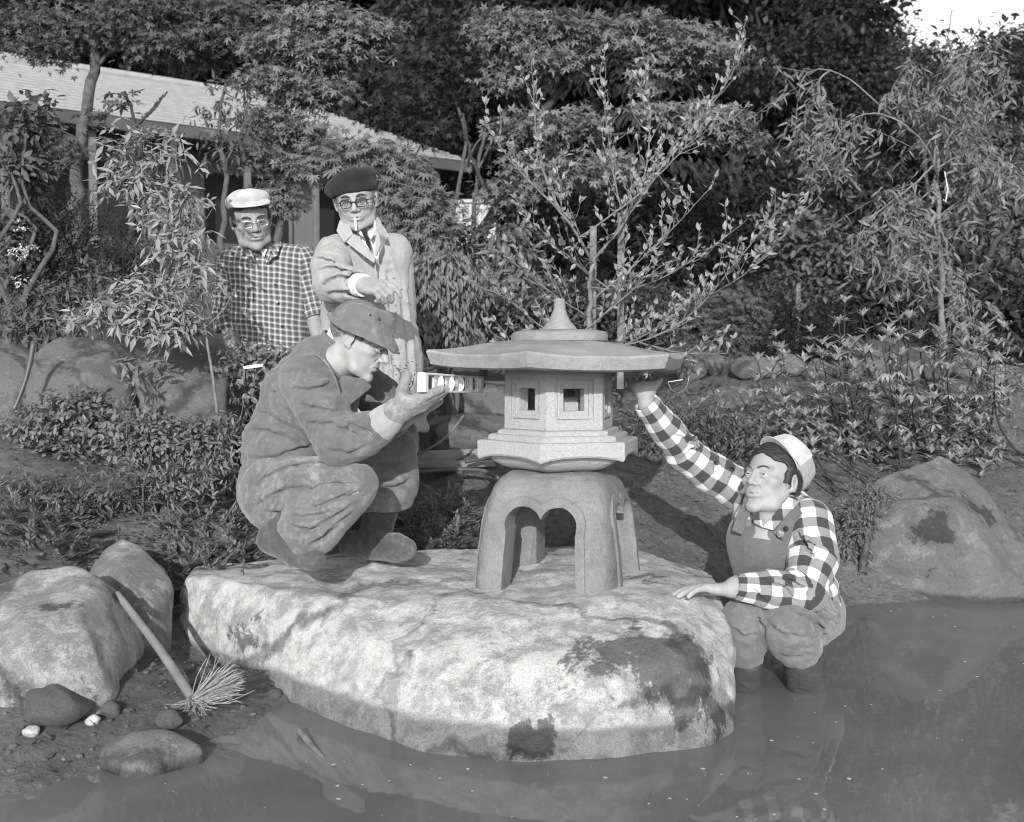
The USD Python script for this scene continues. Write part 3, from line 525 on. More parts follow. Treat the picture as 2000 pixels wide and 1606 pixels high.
def checkmat(name, kind, period, cols):
    """woven checks laid out along the sleeve or round the trunk: 'gingham' two stripes of equal width, 'tattersall' dark checks parted by thin pale lines"""
    n = {'u': ('uvmap', {'attribute': 'st'}), 's': ('separate_xyz', {}), 'q': ('geometry', {}), 'w': ('noise_texture', {'scale': 800, 'detail': 1}), 'nb': ('noise_texture', {'scale': 20, 'detail': 5, 'distortion': 0.5}), 'wb': ('noise_texture', {'scale': 9, 'detail': 2}),
         'wx': ('vector_math', {'math_type': 'scale', 'scale': 0.014}), 'wa': ('vector_math', {'math_type': 'add'}),
         'b': ('bump', {'strength': 0.3, 'distance': 0.001}), 'b2': ('bump', {'strength': 0.5, 'distance': 0.01}), 'p': ('principled_bsdf', {'roughness': 0.9, 'specular_ior_level': 0.15, 'sheen_weight': 0.1})}
    l = [('q.position', 'wb.vector'), ('wb.color', 'wx.vector1'), ('u.UV', 'wa.vector1'), ('wx.vector', 'wa.vector2'), ('wa.vector', 's.vector'), ('q.position', 'w.vector'), ('q.position', 'nb.vector'), ('w.fac', 'b.height'), ('nb.fac', 'b2.height'), ('b2.normal', 'b.normal'), ('b.normal', 'p.normal')]
    for a in 'xy':
        n['m' + a] = ('math', {'math_type': 'multiply', 'value2': 1.0 / period}); n['f' + a] = ('math', {'math_type': 'fraction'})
        l += [(f's.{a}', f'm{a}.value1'), (f'm{a}.value', f'f{a}.value1')]
        if kind == 'gingham': n['c' + a] = ('rgb_ramp', {'ramp': [(0.0, g3(0)), (0.47, g3(0)), (0.5, g3(1)), (0.97, g3(1)), (1, g3(0))]})
        else: n['c' + a] = ('rgb_ramp', {'ramp': [(0, g3(1)), (0.12, g3(1)), (0.16, g3(0.4)), (0.3, g3(0.38)), (0.33, g3(0.05)), (0.82, g3(0.0)), (0.86, g3(0.4)), (0.97, g3(0.45)), (1, g3(1))]})
        l += [(f'f{a}.value', f'c{a}.fac')]
    n['av'] = ('mix_color', {'fac': 0.5}); n['r'] = ('rgb_ramp', {'ramp': cols})
    l += [('cx.color', 'av.a'), ('cy.color', 'av.b'), ('av.result', 'r.fac'), ('r.color', 'p.base_color')]
    return mat(name, n, l)

def head(O, R, brow=1.0, gaunt=0.0, wide=1.0, jaw=1.0, nose=1.0, h=0.0028, neck=None):
    """a head about O; R has the columns right, forward, up. Returns the mesh and the map from head space to the world."""
    F = Field((-0.105, -0.135, -0.205), (0.105, 0.145, 0.14), h); w = wide
    F.ell((0, -0.016, 0.034), (0.077 * w, 0.098, 0.088), k=0.01)
    F.ell((0, 0.030, -0.030), (0.063 * w, 0.064, 0.088), k=0.025)
    for s in (-1, 1):
        F.cone((s * 0.055 * w, 0.005, -0.045), (s * 0.042 * jaw, 0.035, -0.088), 0.020, 0.018, 0.02)
        F.cone((s * 0.042 * jaw, 0.035, -0.088), (s * 0.010, 0.076, -0.105), 0.017, 0.015, 0.018)
        F.ell((s * 0.047 * w, 0.058, -0.018), (0.021, 0.024, 0.018), k=0.014)              # cheekbone
        F.cone((s * 0.014, 0.090, 0.021), (s * 0.046, 0.074, 0.022), 0.009 * brow, 0.010 * brow, 0.012)   # brow
    F.ell((0, 0.078, -0.106), (0.021, 0.017, 0.016), k=0.014)
    for s in (-1, 1): F.ell((s * 0.031, 0.101 + 0.004 * (1 - brow), -0.002), (0.019, 0.017, 0.011), k=0.010, cut=True)
    F.cone((0, 0.090, 0.012), (0, 0.109 * nose, -0.026), 0.008, 0.0115, 0.010); F.ell((0, 0.110 * nose, -0.030), (0.011, 0.012, 0.010), k=0.006)
    for s in (-1, 1):
        F.ell((s * (0.0125 + 0.004 * (1 - brow)), 0.098 * nose, -0.034), (0.0085, 0.011, 0.008), k=0.006)
        F.ell((s * 0.006, 0.106 * nose, -0.041), (0.0035, 0.005, 0.003), k=0.002, cut=True)
        F.cone((s * 0.019, 0.089, -0.038), (s * 0.030, 0.078, -0.062), 0.003, 0.002, 0.006, cut=True)   # fold from nose to mouth
    F.ell((0, 0.084, -0.064), (0.028, 0.014, 0.020), k=0.012)
    F.cone((-0.019, 0.0895, -0.0585), (0.019, 0.0895, -0.0585), 0.0042, 0.0042, 0.007); F.ell((0, 0.0945, -0.0578), (0.012, 0.006, 0.005), k=0.007)
    F.ell((0, 0.0925, -0.0715), (0.018, 0.0062, 0.0055), k=0.007)
    F.cone((-0.024, 0.092, -0.0648), (0.024, 0.092, -0.0648), 0.0022, 0.0022, 0.003, cut=True); F.ell((0, 0.1005, -0.0648), (0.014, 0.006, 0.0016), k=0.003, cut=True)
    F.ell((0, 0.093, -0.085), (0.016, 0.006, 0.005), k=0.006, cut=True)
    for s in (-1, 1):
        F.ell((s * 0.031, 0.0775, -0.002), (0.0145, 0.0135, 0.0125), k=0.003)                     # eyeball under the lids
        F.cone((s * 0.017, 0.0895, 0.002), (s * 0.031, 0.0925, 0.0065), 0.0032, 0.0036, 0.003); F.cone((s * 0.031, 0.0925, 0.0065), (s * 0.046, 0.083, 0.001), 0.0036, 0.003, 0.003)
        F.cone((s * 0.018, 0.088, -0.006), (s * 0.032, 0.0895, -0.0095), 0.0028, 0.0028, 0.004); F.cone((s * 0.032, 0.0895, -0.0095), (s * 0.045, 0.081, -0.005), 0.0028, 0.0025, 0.004)
        E = frame((1, -s * 0.35, 0.0), (s * 0.3, 1, -0.2))
        F.ell((s * 0.079 * w, -0.012, -0.006), (0.010, 0.019, 0.031), E, 0.006); F.ell((s * 0.088 * w, -0.006, -0.002), (0.006, 0.011, 0.018), E, 0.005, cut=True)
        F.ell((s * 0.078 * w, -0.002, -0.031), (0.006, 0.008, 0.009), k=0.005)
        if gaunt: F.ell((s * 0.056, 0.062, -0.052), (0.016, 0.02, 0.022), k=0.02 * gaunt, cut=True)
    nk = neck if neck is not None else (0, -0.045, -0.2)
    F.cone((0, -0.022, -0.06), nk, 0.055, 0.060, 0.02)
    v, f = F.mesh(2); T = lambda p: np.asarray(p, float) @ R.T + O
    return (T(v), f), T
def eyes(person, T, look=(0, 0, 0), narrow=1.0):
    for s in (-1, 1):
        for nm, c, r, m in (('eye', (s * 0.031, 0.0802, -0.0015), (0.0128, 0.0118, 0.0088 * narrow), 'eye_white'), ('iris', np.array((s * 0.031, 0.0902, -0.0015)) + np.array(look) * 0.004, (0.0064, 0.0026, 0.0062 * narrow), 'iris')):
            F = trimesh.creation.icosphere(2, 1.0); part(nm, (T(np.array(F.vertices) * r + c), np.array(F.faces)), M[m], person, True)
def brows(person, T, m, thick=1.0, lift=0.0):
    for s in (-1, 1):
        P = smooth_path([(s * 0.013, 0.0985, 0.019 + lift), (s * 0.030, 0.0975, 0.0265 + lift), (s * 0.050, 0.083, 0.021 + lift)], 8)
        part('eyebrow', (T(tube(P, np.array([0.0030, 0.004, 0.0042, 0.004, 0.0038, 0.0034, 0.003, 0.002]) * thick, 6)[0]), tube(P, 0.003, 6)[1]), m, person, True)
def hair(T, wide=1.0, up=0.006, front=0.045, side=-0.02, back=-0.075, h=0.0035, rough=0.004, fringe=0.0, nape=True):
    """hair over the skull: kept behind the forehead line and above the ears and nape"""
    F = Field((-0.105, -0.135, -0.12), (0.105, 0.125, 0.15), h); w = wide
    F.ell((0, -0.018, 0.036), (0.077 * w + up, 0.097 + up, 0.088 + up), k=0.005)
    if nape: F.ell((0, -0.055, -0.03), (0.062 * w + up, 0.052 + up, 0.062), k=0.02)
    for s in (-1, 1): F.ell((s * 0.074 * w, 0.018, 0.0), (0.010, 0.012, 0.03), k=0.01)
    s_, p = F._win(F.lo, F.lo + F.n * F.h); low = side + (back - side) * np.clip((-p[..., 1] - 0.02) / 0.05, 0, 1)
    F.d[s_] = np.maximum(F.d[s_], (low - p[..., 2]).astype(np.float32))
    fr = np.where(p[..., 2] > 0.05, front + (p[..., 2] - 0.05) * 0.35 + fringe, 0.034)
    F.d[s_] = np.maximum(F.d[s_], (p[..., 1] - np.where(p[..., 2] > 0.045, fr, 0.030)).astype(np.float32))
    F.ell((0, -0.012, 0.028), (0.0765 * w, 0.094, 0.083), k=0.002, cut=True)
    F.wobble(rough, 60, 3); v, f = F.mesh(1); return T(v), f
def hand(wrist, x, n, t, curl=(0.3, 0.3, 0.3, 0.3), spread=0.12, fat=1.0, size=1.0, thumb=(0.5, 0.7, 0.25), bend=1.0, h=0.0028, arm=None, arm_r=0.029, thumb_bend=0.0):
    """a hand: wrist, finger direction x, palm normal n, thumb side t; curl = bend of index .. little finger at every knuckle"""
    x = nrm(x); n = nrm(np.asarray(n) - x * np.dot(x, n)); t = nrm(np.asarray(t) - x * np.dot(x, t) - n * np.dot(n, t)); w = np.asarray(wrist, float); S = size
    P = lambda a, b, c: w + S * (x * a + t * b + n * c)
    m = 0.24 * S; F = Field(w - m, w + m, h); f_ = fat
    offs, lens, kx = (0.030, 0.0105, -0.0095, -0.0285), (0.074, 0.082, 0.076, 0.060), (0.092, 0.095, 0.090, 0.082)
    for i in range(4):
        F.cone(P(0.0, offs[i] * 0.62, 0), P(kx[i], offs[i], 0), 0.0155 * f_, 0.0125 * f_, 0.010)
    F.cone(P(0.012, 0.016, 0.008), P(0.045, 0.032, 0.010), 0.017 * f_, 0.013 * f_, 0.012); F.cone(P(0.01, -0.018, 0.007), P(0.06, -0.028, 0.006), 0.014 * f_, 0.011 * f_, 0.012)
    for i in range(4):
        a = P(kx[i], offs[i], 0); ang = 0.0; sd = spread * (1.5 - i) * 0.8; r = np.array([0.0098, 0.0088, 0.0082, 0.0074]) * f_ * (0.88 if i == 3 else 1)
        for j, (q, b) in enumerate(zip((0.46, 0.30, 0.24), (1.0, 1.15 * bend, 0.8 * bend))):
            ang += curl[i] * b
            d = nrm((x * math.cos(sd) + t * math.sin(sd)) * math.cos(ang) + n * math.sin(ang)); e = a + d * lens[i] * q * S
            F.cone(a, e, r[j] * S, r[j + 1] * S, 0.003 if j else 0.005); a = e
    b0 = P(0.030, 0.034, 0.008); d = nrm(x * thumb[0] + t * thumb[1] + n * thumb[2]); a = b0 + d * 0.040 * S; F.cone(b0, a, 0.0135 * f_ * S, 0.0105 * f_ * S, 0.009)
    d2 = nrm(d + x * 0.25 * (1 + thumb_bend) + n * thumb_bend); e = a + d2 * 0.030 * S; F.cone(a, e, 0.0104 * f_ * S, 0.0092 * f_ * S, 0.003); d3 = nrm(d2 + x * 0.2 + n * thumb_bend); F.cone(e, e + d3 * 0.023 * S, 0.0093 * f_ * S, 0.0078 * f_ * S, 0.002)
    if arm is not None: F.cone(P(0.004, 0, 0), w + nrm(np.asarray(arm) - w) * min(np.linalg.norm(np.asarray(arm) - w), m - arm_r - 0.02), 0.024 * f_ * S, arm_r * f_, 0.02)
    return F.mesh(1)
def fuse(*ms):
    """one continuous surface from overlapping ones"""
    try:
        A = man(ms[0])
        for m in ms[1:]:
            A = A + man(m)
        if A.is_empty() or A.status() != manifold3d.Error.NoError: raise ValueError
        return unman(A)
    except Exception:
        return join(ms)
def folds(m, axis, amp, along, across, seed=0, center=None, reach=None, sharp=1.0):
    """wrinkles: ridges that are narrow along axis and long across it"""
    v, f = m; ax = nrm(axis); R = frame(ax, (0.3, 0.2, 1) if abs(ax[2]) < 0.8 else (1, 0.2, 0)); q = v @ R * np.array([along, across, across])
    q = q + (meshkit.fbm(v * 6 + 30, 2, seed + 9)[:, None] - 0.5) * 2.2
    h = np.abs(meshkit.fbm(q + 80, 3, seed) - 0.5) * 2; h = (1 - h) ** 2 - 0.55
    a = amp * np.ones(len(v))
    if center is not None: a = a * np.exp(-(np.linalg.norm(v - np.asarray(center), axis=1) / reach) ** 2)
    return v + vnormals(v, f) * (h * a)[:, None], f
def bone_uv(v, pts, ref=(0, 0, 1), rad=None):
    """u round the limb, v along it, in metres"""
    p = np.asarray(pts, float); best = np.full(len(v), 1e9); U = np.zeros((len(v), 2)); s0 = 0.0; ref = np.asarray(ref, float)
    for i in range(len(p) - 1):
        a, b = p[i], p[i + 1]; L = np.linalg.norm(b - a); d = (b - a) / L; t = (v - a) @ d
        if i > 0: t = np.maximum(t, 0)
        if i < len(p) - 2: t = np.minimum(t, L)
        q = v - a - np.clip(t, 0, L)[:, None] * d; dist = np.linalg.norm(q, axis=1)
        e1 = nrm(ref - d * (ref @ d)); e2 = np.cross(d, e1); ang = np.arctan2(q @ e2, q @ e1)
        r = rad if rad else 0.055
        on = dist < best; best[on] = dist[on]; U[on] = np.c_[ang[on] * r, s0 + t[on]]; s0 += L
    return U
def cap_bits(T, prof, wide=1.0, long=1.12, n=48, lean=0.0, shift=(0, 0, 0)):
    v, f = lathe(prof, n); v = v * (wide, long, 1.0); c, s = math.cos(lean), math.sin(lean); v = v @ np.array([[1, 0, 0], [0, c, s], [0, -s, c]]) + np.asarray(shift); return v, f
M['eye_white'] = plain('eye_white', 0.3, 0.25, 0.5, var=0.02); M['iris'] = plain('iris', 0.015, 0.2, 0.5, var=0.02)
M['black_hair'] = plain('black_hair', 0.012, 0.45, 0.5, bump=(350, 0.8, 0.004), var=0.4, scale=150); M['brown_hair'] = plain('brown_hair', 0.11, 0.6, 0.3, bump=(350, 0.7, 0.003), var=0.4, scale=150)
M['brow_grey'] = plain('brow_grey', 0.05, 0.8, 0.1, bump=(400, 0.8, 0.003)); M['rubber'] = plain('rubber', 0.035, 0.45, 0.4, bump=(60, 0.3, 0.004), var=0.4, scale=12)
M['metal'] = plain('metal', 0.6, 0.28, 0.5, metallic=1.0, var=0.1); M['frame_dark'] = plain('frame_dark', 0.015, 0.25, 0.5); M['button'] = plain('button', 0.35, 0.4, 0.4)
M['lens'] = mat('lens', {'t': ('transparent_bsdf', {'color': g3(0.93)}), 'g': ('glossy_bsdf', {'roughness': 0.02}), 'f': ('fresnel', {'IOR': 1.5}), 'x': ('mix_closure', {})}, [('f.fac', 'x.fac'), ('t.BSDF', 'x.closure1'), ('g.BSDF', 'x.closure2')], 'x.closure')
def lips(person, T, m):
    for z, z2, r, y in ((-0.0622, -0.0602, 0.0030, 0.0945), (-0.0700, -0.0715, 0.0036, 0.0935)):
        v, f = tube(smooth_path([(-0.0215, 0.0865, -0.0650), (-0.010, y - 0.0005, z2), (0, y + 0.001, z), (0.010, y - 0.0005, z2), (0.0215, 0.0865, -0.0650)], 12), r * np.sin(np.linspace(0.3, PI - 0.3, 12)), 8); part('lip', (T(v), f), m, person, True)
def spectacles(person, T, m, r=0.0017, w=0.023, hh=0.017, z=-0.003, top=1.0):
    rim, lens = [], []
    for s in (-1, 1):
        a = np.linspace(0, 2 * PI, 25)[:-1]; x = w * np.sign(np.cos(a)) * np.abs(np.cos(a)) ** 0.75; zz = hh * np.sign(np.sin(a)) * np.abs(np.sin(a)) ** 0.8
        P = np.stack([s * 0.0325 + x, 0.111 - np.abs(s * 0.0325 + x) * 0.16, z + zz], 1); rr = r * np.where(np.sin(a) > 0.2, top, 1.0)
        rim.append(tube(np.vstack([P, P[:1]]), np.r_[rr, rr[0]], 6, False))
        ctr = P.mean(0); vv = np.vstack([P, ctr]); kk = np.arange(24); lens.append((vv, np.stack([kk, (kk + 1) % 24, np.full(24, 24)], 1)))
        rim.append(tube(smooth_path([(s * 0.055, 0.102, z + hh * 0.5), (s * 0.074, 0.085, z + 0.008), (s * 0.083, 0.0, z + 0.010), (s * 0.082, -0.02, z - 0.006)], 12), r * 0.95, 6))
    rim.append(tube(smooth_path([(-0.0105, 0.109, z + 0.003), (0, 0.112, z + 0.007), (0.0105, 0.109, z + 0.003)], 6), r, 6))
    v, f = join(rim); g = part('spectacles', (T(v), f), m, person, True)
    v, f = join(lens); part('lens', (T(v), f), M['lens'], g, False)
# ================================================================ the man crouching on the boulder, sighting along a level
def headframe(f, roll=0.0):
    f = nrm(f); r = nrm(np.cross(f, (0, 0, 1))); u = np.cross(r, f); c, s = math.cos(roll), math.sin(roll); return np.stack([r * c + u * s, f, u * c - r * s], 1)
M['skin_flash_bright'] = skinmat('skin_flash_bright', 0.235); M['skin_flash_mid'] = skinmat('skin_flash_mid', 0.21); M['skin_flash_dim'] = skinmat('skin_flash_dim', 0.19); M['lip_flash_bright'] = skinmat('lip_flash_bright', 0.2); M['lip_flash_mid'] = skinmat('lip_flash_mid', 0.13); M['lip_flash_dim'] = skinmat('lip_flash_dim', 0.095)  # skin tones differ partly by nature, partly by flash falloff put into the colour
M['coverall'] = clothmat('coverall', 0.085, mud=(0.16, 0.55)); M['coverall_mud'] = clothmat('coverall_mud', 0.092, mud=(0.21, 0.5), seed=4.0); M['glove'] = clothmat('glove', 0.15, weave=500, mud=(0.33, 0.52)); M['gauntlet'] = clothmat('gauntlet', 0.24, weave=500, mud=(0.22, 0.6))
M['hat'] = clothmat('hat', 0.095, mud=(0.17, 0.54), seed=2.0); M['boot'] = clothmat('boot', 0.05, weave=200, mud=(0.12, 0.52), seed=7.0); M['white_cloth'] = clothmat('white_cloth', 0.5)
def clothing(F, fold_amp=0.0, axis=(0, 0, 1), along=30, across=8, seed=0, relax=4, spots=()):
    m = F.mesh(relax)
    if fold_amp: m = folds(m, axis, fold_amp, along, across, seed)
    for c, r, a, ax in spots: m = folds(m, ax, a, 38, 9, seed + 5, c, r)
    return m
A = thing('person', 'person in muddy overalls and bucket hat crouching on the boulder and sighting along a level', 'person', W(600, 1095, 3.78), 'people setting up the lantern')
AO, AR = W(702, 662, 3.70), headframe((0.90, -0.13, -0.42), 0.03)
hm, AT = head(AO, AR, gaunt=0.0, wide=0.97, nose=1.03, neck=(0.005, -0.075, -0.19))
J = dict(hip=W(556, 945, 3.80), waist=W(564, 870, 3.80), chest=W(604, 785, 3.78), upper=W(632, 722, 3.78), neck=W(662, 695, 3.76), sn=W(598, 745, 3.62), sf=W(690, 735, 3.92), en=W(665, 866, 3.52), wn=W(735, 838, 3.50), ef=W(785, 800, 4.0), wf=W(765, 826, 3.74),
         hn=W(545, 965, 3.68), hf=W(570, 950, 3.92), kn=W(690, 950, 3.49), an=W(590, 1062, 3.55), kf=W(765, 860, 3.93), af=W(735, 1050, 3.98))
F = Field(W(440, 1120, 4.2) * (1, 0, 1) + (0, 3.3, 0), W(920, 640, 4.2) * (1, 0, 1) + (0, 4.2, 0), 0.011)
F.chain([J['hip'], J['waist'], J['chest'], J['upper'], J['neck']], [0.11, 0.10, 0.11, 0.08, 0.055], 0.03).chain([J['upper'], J['sn'], J['en'], J['wn']], [0.07, 0.06, 0.042, 0.03], 0.02).chain([J['upper'], J['sf'], J['ef'], J['wf']], [0.07, 0.06, 0.042, 0.03], 0.02)
F.chain([J['hip'], J['hn'], J['kn'], J['an']], [0.1, 0.095, 0.06, 0.04], 0.02).chain([J['hip'], J['hf'], J['kf'], J['af']], [0.1, 0.095, 0.06, 0.04], 0.02)
part('body', fuse(F.mesh(2), hm), M['skin_flash_bright'], A, True)
eyes(A, AT, (0, 0, -0.5)); brows(A, AT, M['brown_hair'], 0.8); lips(A, AT, M['lip_flash_bright'])
part('hair', hair(AT, 0.97, 0.002, 0.05, 0.0, -0.045, rough=0.001, nape=False), M['brown_hair'], A, True)
# overalls jacket
F = Field((-0.98, 3.3, 0.25), (-0.25, 4.2, 1.25), 0.008)
F.chain([J['hip'] + (0, 0, -0.01), J['waist'], J['chest'], J['upper']], [0.160, 0.142, 0.155, 0.115], 0.05).cone(J['sn'] + (0.0, 0.06, 0.0), J['sf'], 0.085, 0.085, 0.05)
F.cone(J['upper'], J['neck'] + (0.004, 0, -0.005), 0.10, 0.078, 0.04).cone(J['neck'], J['neck'] + (0.07, -0.01, 0.085), 0.056, 0.058, 0.003, cut=True)
F.wobble(0.006, 9, 4)
for c in ([(474,893),(520,897),(570,885),(630,862)], [(500,800),(560,832),(600,855),(635,885)], [(490,840),(540,850),(580,865)], [(530,740),(545,790),(575,830)], [(600,700),(630,735),(640,770)]): F.crease(c, 0.008)
jk = part('jacket', clothing(F, 0.011, (0.5, 0.2, 1), 20, 4, 3, spots=[(J['waist'], 0.16, 0.014, (0.1, 0, 1))]), M['coverall'], A, True)
F = Field((-0.9, 3.25, 0.5), (-0.3, 3.95, 1.15), 0.007); F.chain([J['sn'] + (0.0, 0.02, -0.0), J['sn'] * 0.5 + J['en'] * 0.5, J['en'], J['en'] * 0.45 + J['wn'] * 0.55, J['wn']], [0.090, 0.080, 0.074, 0.068, 0.060], 0.02); F.cone(J['wn'] + (0.03, 0, 0.025), J['wn'] + (0.08, 0, 0.07), 0.055, 0.05, 0.004, cut=True)
F.wobble(0.005, 14, 6)
for c in ([(585,790),(620,800),(655,805)], [(600,825),(640,830),(672,825)], [(660,835),(690,850),(700,880)], [(680,830),(715,845),(735,860)], [(575,760),(610,762),(640,750)], [(640,880),(680,885),(720,870)]): F.crease(c, 0.006)
part('sleeve', clothing(F, 0.008, J['en'] - J['sn'], 26, 6, 7, spots=[(J['en'] + (0.02, 0, 0.03), 0.12, 0.012, J['wn'] - J['sn']), (J['sn'] + (0, 0, -0.06), 0.09, 0.009, (1, 0, -1))]), M['coverall'], jk, True)
F = Field((-0.65, 3.6, 0.6), (-0.2, 4.25, 1.15), 0.008); F.chain([J['sf'], J['sf'] * 0.5 + J['ef'] * 0.5 + (0, 0, -0.01), J['ef'], J['wf']], [0.080, 0.072, 0.062, 0.052], 0.02); F.wobble(0.005, 14, 8)
part('sleeve', clothing(F, 0.007, J['ef'] - J['sf'], 34, 8, 9), M['coverall'], jk, True)
# collar turned up at the nape, with the pale shirt inside it
nk = J['neck']; ax = nrm((0.55, -0.05, 0.80)); RC = frame(ax, (0.8, 0, -0.55))
def ring_band(c, R, r0, r1, h0, h1, th, a0, a1, n=28, dip=0.0, sq=1.0):
    a = np.linspace(a0, a1, n); rows = []
    for r, h, in ((r0, h0), (r1, h1), (r1 + th, h1), (r0 + th, h0)):
        hh = h - dip * (1 - np.cos(a)) * 0.5 * (1 if h == h1 else 0.3) * 0
        rows.append(np.stack([np.full(n, h) + hh * 0, r * np.cos(a), sq * r * np.sin(a)], 1))
    v = np.stack(rows, 1).reshape(-1, 3); k = np.arange(n - 1); f = []
    for j in range(4):
        q = np.stack([k * 4 + j, k * 4 + (j + 1) % 4, (k + 1) * 4 + (j + 1) % 4, (k + 1) * 4 + j], 1); f += [q[:, [0, 1, 2]], q[:, [0, 2, 3]]]
    e = (n - 1) * 4; f.append(np.array([(0, 2, 1), (0, 3, 2), (e, e + 1, e + 2), (e, e + 2, e + 3)])); return v @ np.asarray(R).T + c, np.vstack(f)
part('collar', ring_band(nk + ax * 0.005, RC, 0.076, 0.086, -0.04, 0.040, 0.006, 0.5, 2 * PI - 0.5), M['coverall'], jk, 40)
part('shirt_collar', ring_band(nk + ax * 0.012, RC, 0.066, 0.074, -0.03, 0.056, 0.004, 0.3, 2 * PI - 0.3), M['white_cloth'], A, 40)
lap = np.array([W(668, 735, 3.60), W(712, 742, 3.63), W(725, 755, 3.66), W(682, 790, 3.58), W(655, 760, 3.57)])
def plate(poly, th=0.006, bulge=0.0):
    p = np.asarray(poly, float); n = nrm(np.cross(p[1] - p[0], p[2] - p[0])); k = len(p); c = p.mean(0)
    v = np.vstack([p + n * th / 2, p - n * th / 2, c + n * (th / 2 + bulge), c - n * (th / 2 - bulge)]); i = np.arange(k); j = (i + 1) % k
    f = np.vstack([np.stack([i, j, np.full(k, 2 * k)], 1), np.stack([k + j, k + i, np.full(k, 2 * k + 1)], 1), np.stack([i, k + i, k + j], 1), np.stack([i, k + j, j], 1)]); return v, f
part('lapel', plate(lap, 0.008, 0.004), M['coverall'], jk, 40)
sp = smooth_path([W(590, 690, 3.70), W(628, 700, 3.60), W(655, 740, 3.545), W(668, 790, 3.55)], 14)
part('shoulder_seam', tube(sp, 0.0035, 6), M['coverall_mud'], jk, True)
# trousers
F = Field((-0.98, 3.2, 0.22), (-0.22, 4.25, 0.9), 0.008)
F.cone(J['hip'], J['hip'] + (0.01, 0, -0.04), 0.145, 0.140, 0.05).chain([J['hn'] + (0, 0, 0.0), J['hn'] * 0.45 + W(690, 945, 3.49) * 0.55, W(690, 950, 3.49)], [0.128, 0.096, 0.068], 0.04)
F.chain([J['hf'], J['hf'] * 0.4 + J['kf'] * 0.6, J['kf']], [0.13, 0.11, 0.088], 0.04).chain([J['kf'], W(762, 940, 3.93), W(757, 985, 3.94)], [0.088, 0.098, 0.088], 0.03)
F.half(W(500, 1040, 3.7), (0.1, 0, -1)); F.half(W(760, 1012, 3.9), (0.25, 0, -1)); F.wobble(0.006, 8, 12)
for c in ([(495,958),(540,925),(600,908),(660,905)], [(500,990),(560,960),(620,955)], [(575,978),(610,992),(650,985),(705,958)], [(600,962),(650,950),(700,945)], [(560,1020),(610,1010),(660,985)], [(590,1045),(640,1015),(690,990)], [(520,1000),(570,1005),(600,1000)], [(740,900),(765,905),(790,895)], [(735,950),(765,955),(795,940)], [(620,1060),(650,1030),(690,1000)]): F.crease(c, 0.0085)

trA = part('trousers', clothing(F, 0.008, (0.35, 0, 1), 17, 3.5, 14, spots=[(J['kn'] + (-0.06, -0.02, -0.05), 0.14, 0.014, (0.5, 0, 1)), (J['hn'] + (0.04, -0.1, 0.02), 0.14, 0.008, (-0.5, 0, 1))]), M['coverall_mud'], A, True)
F = Field((-0.85, 3.25, 0.2), (-0.3, 3.8, 0.75), 0.007); F.chain([W(700, 945, 3.49), W(655, 985, 3.49), W(612, 1026, 3.51), W(560, 1078, 3.55)], [0.062, 0.078, 0.088, 0.086], 0.03); F.cone(W(690, 965, 3.52), W(600, 985, 3.58), 0.06, 0.085, 0.03)
shn = nrm(W(575, 1064, 3.53) - W(700, 950, 3.49)); F.half(W(574, 1058, 3.53), shn + (0, -0.1, 0)); F.wobble(0.006, 11, 3)
for c in ([(600,1000),(650,980),(710,952)], [(575,1010),(620,1010),(680,985)], [(590,1045),(640,1020),(690,985)], [(620,1060),(650,1035),(690,1000)], [(560,1025),(590,1035),(620,1030)], [(600,1070),(630,1050),(660,1030)]): F.crease(c, 0.007)
F.cone(W(585, 1056, 3.53), W(555, 1084, 3.55), 0.078, 0.08, 0.003, cut=True)
part('trouser_leg', clothing(F, 0.006, (0.6, 0, 0.7), 20, 4, 9), M['coverall_mud'], trA, True)
# a paper or cloth end hanging from the back pocket
part('pocket_rag', plate([W(474, 955, 3.62), W(480, 950, 3.6), W(500, 985, 3.58), W(520, 1008, 3.58), W(490, 998, 3.6), W(472, 988, 3.62)], 0.006), M['white_cloth'], A, 40)
F = Field((-0.95, 3.2, 0.22), (-0.55, 3.9, 0.62), 0.006)
F.cone(W(566, 1016, 3.60), W(538, 1055, 3.58), 0.055, 0.050, 0.02).cone(W(532, 1050, 3.58), W(588, 1084, 3.50), 0.048, 0.048, 0.02).cone(W(588, 1084, 3.50), W(612, 1092, 3.46), 0.047, 0.036, 0.02); F.half(W(570, 1106, 3.5), (-0.05, 0, -1)); F.wobble(0.004, 20, 2)
bt = part('boot', clothing(F, 0.004, (1, 0, 0.4), 30, 8, 3), M['boot'], A, True)
F = Field((-0.75, 3.5, 0.22), (-0.25, 4.2, 0.62), 0.006)
F.cone(W(748, 985, 3.94), W(730, 1050, 3.97), 0.060, 0.058, 0.02).cone(W(690, 1064, 3.98), W(775, 1070, 3.85), 0.052, 0.048, 0.02).cone(W(775, 1070, 3.85), W(792, 1072, 3.82), 0.048, 0.04, 0.02); F.half(W(740, 1094, 3.9), (0, 0, -1)); F.wobble(0.004, 20, 2)
part('boot', clothing(F, 0.004, (1, 0, 0.4), 30, 8, 4), M['boot'], A, True)
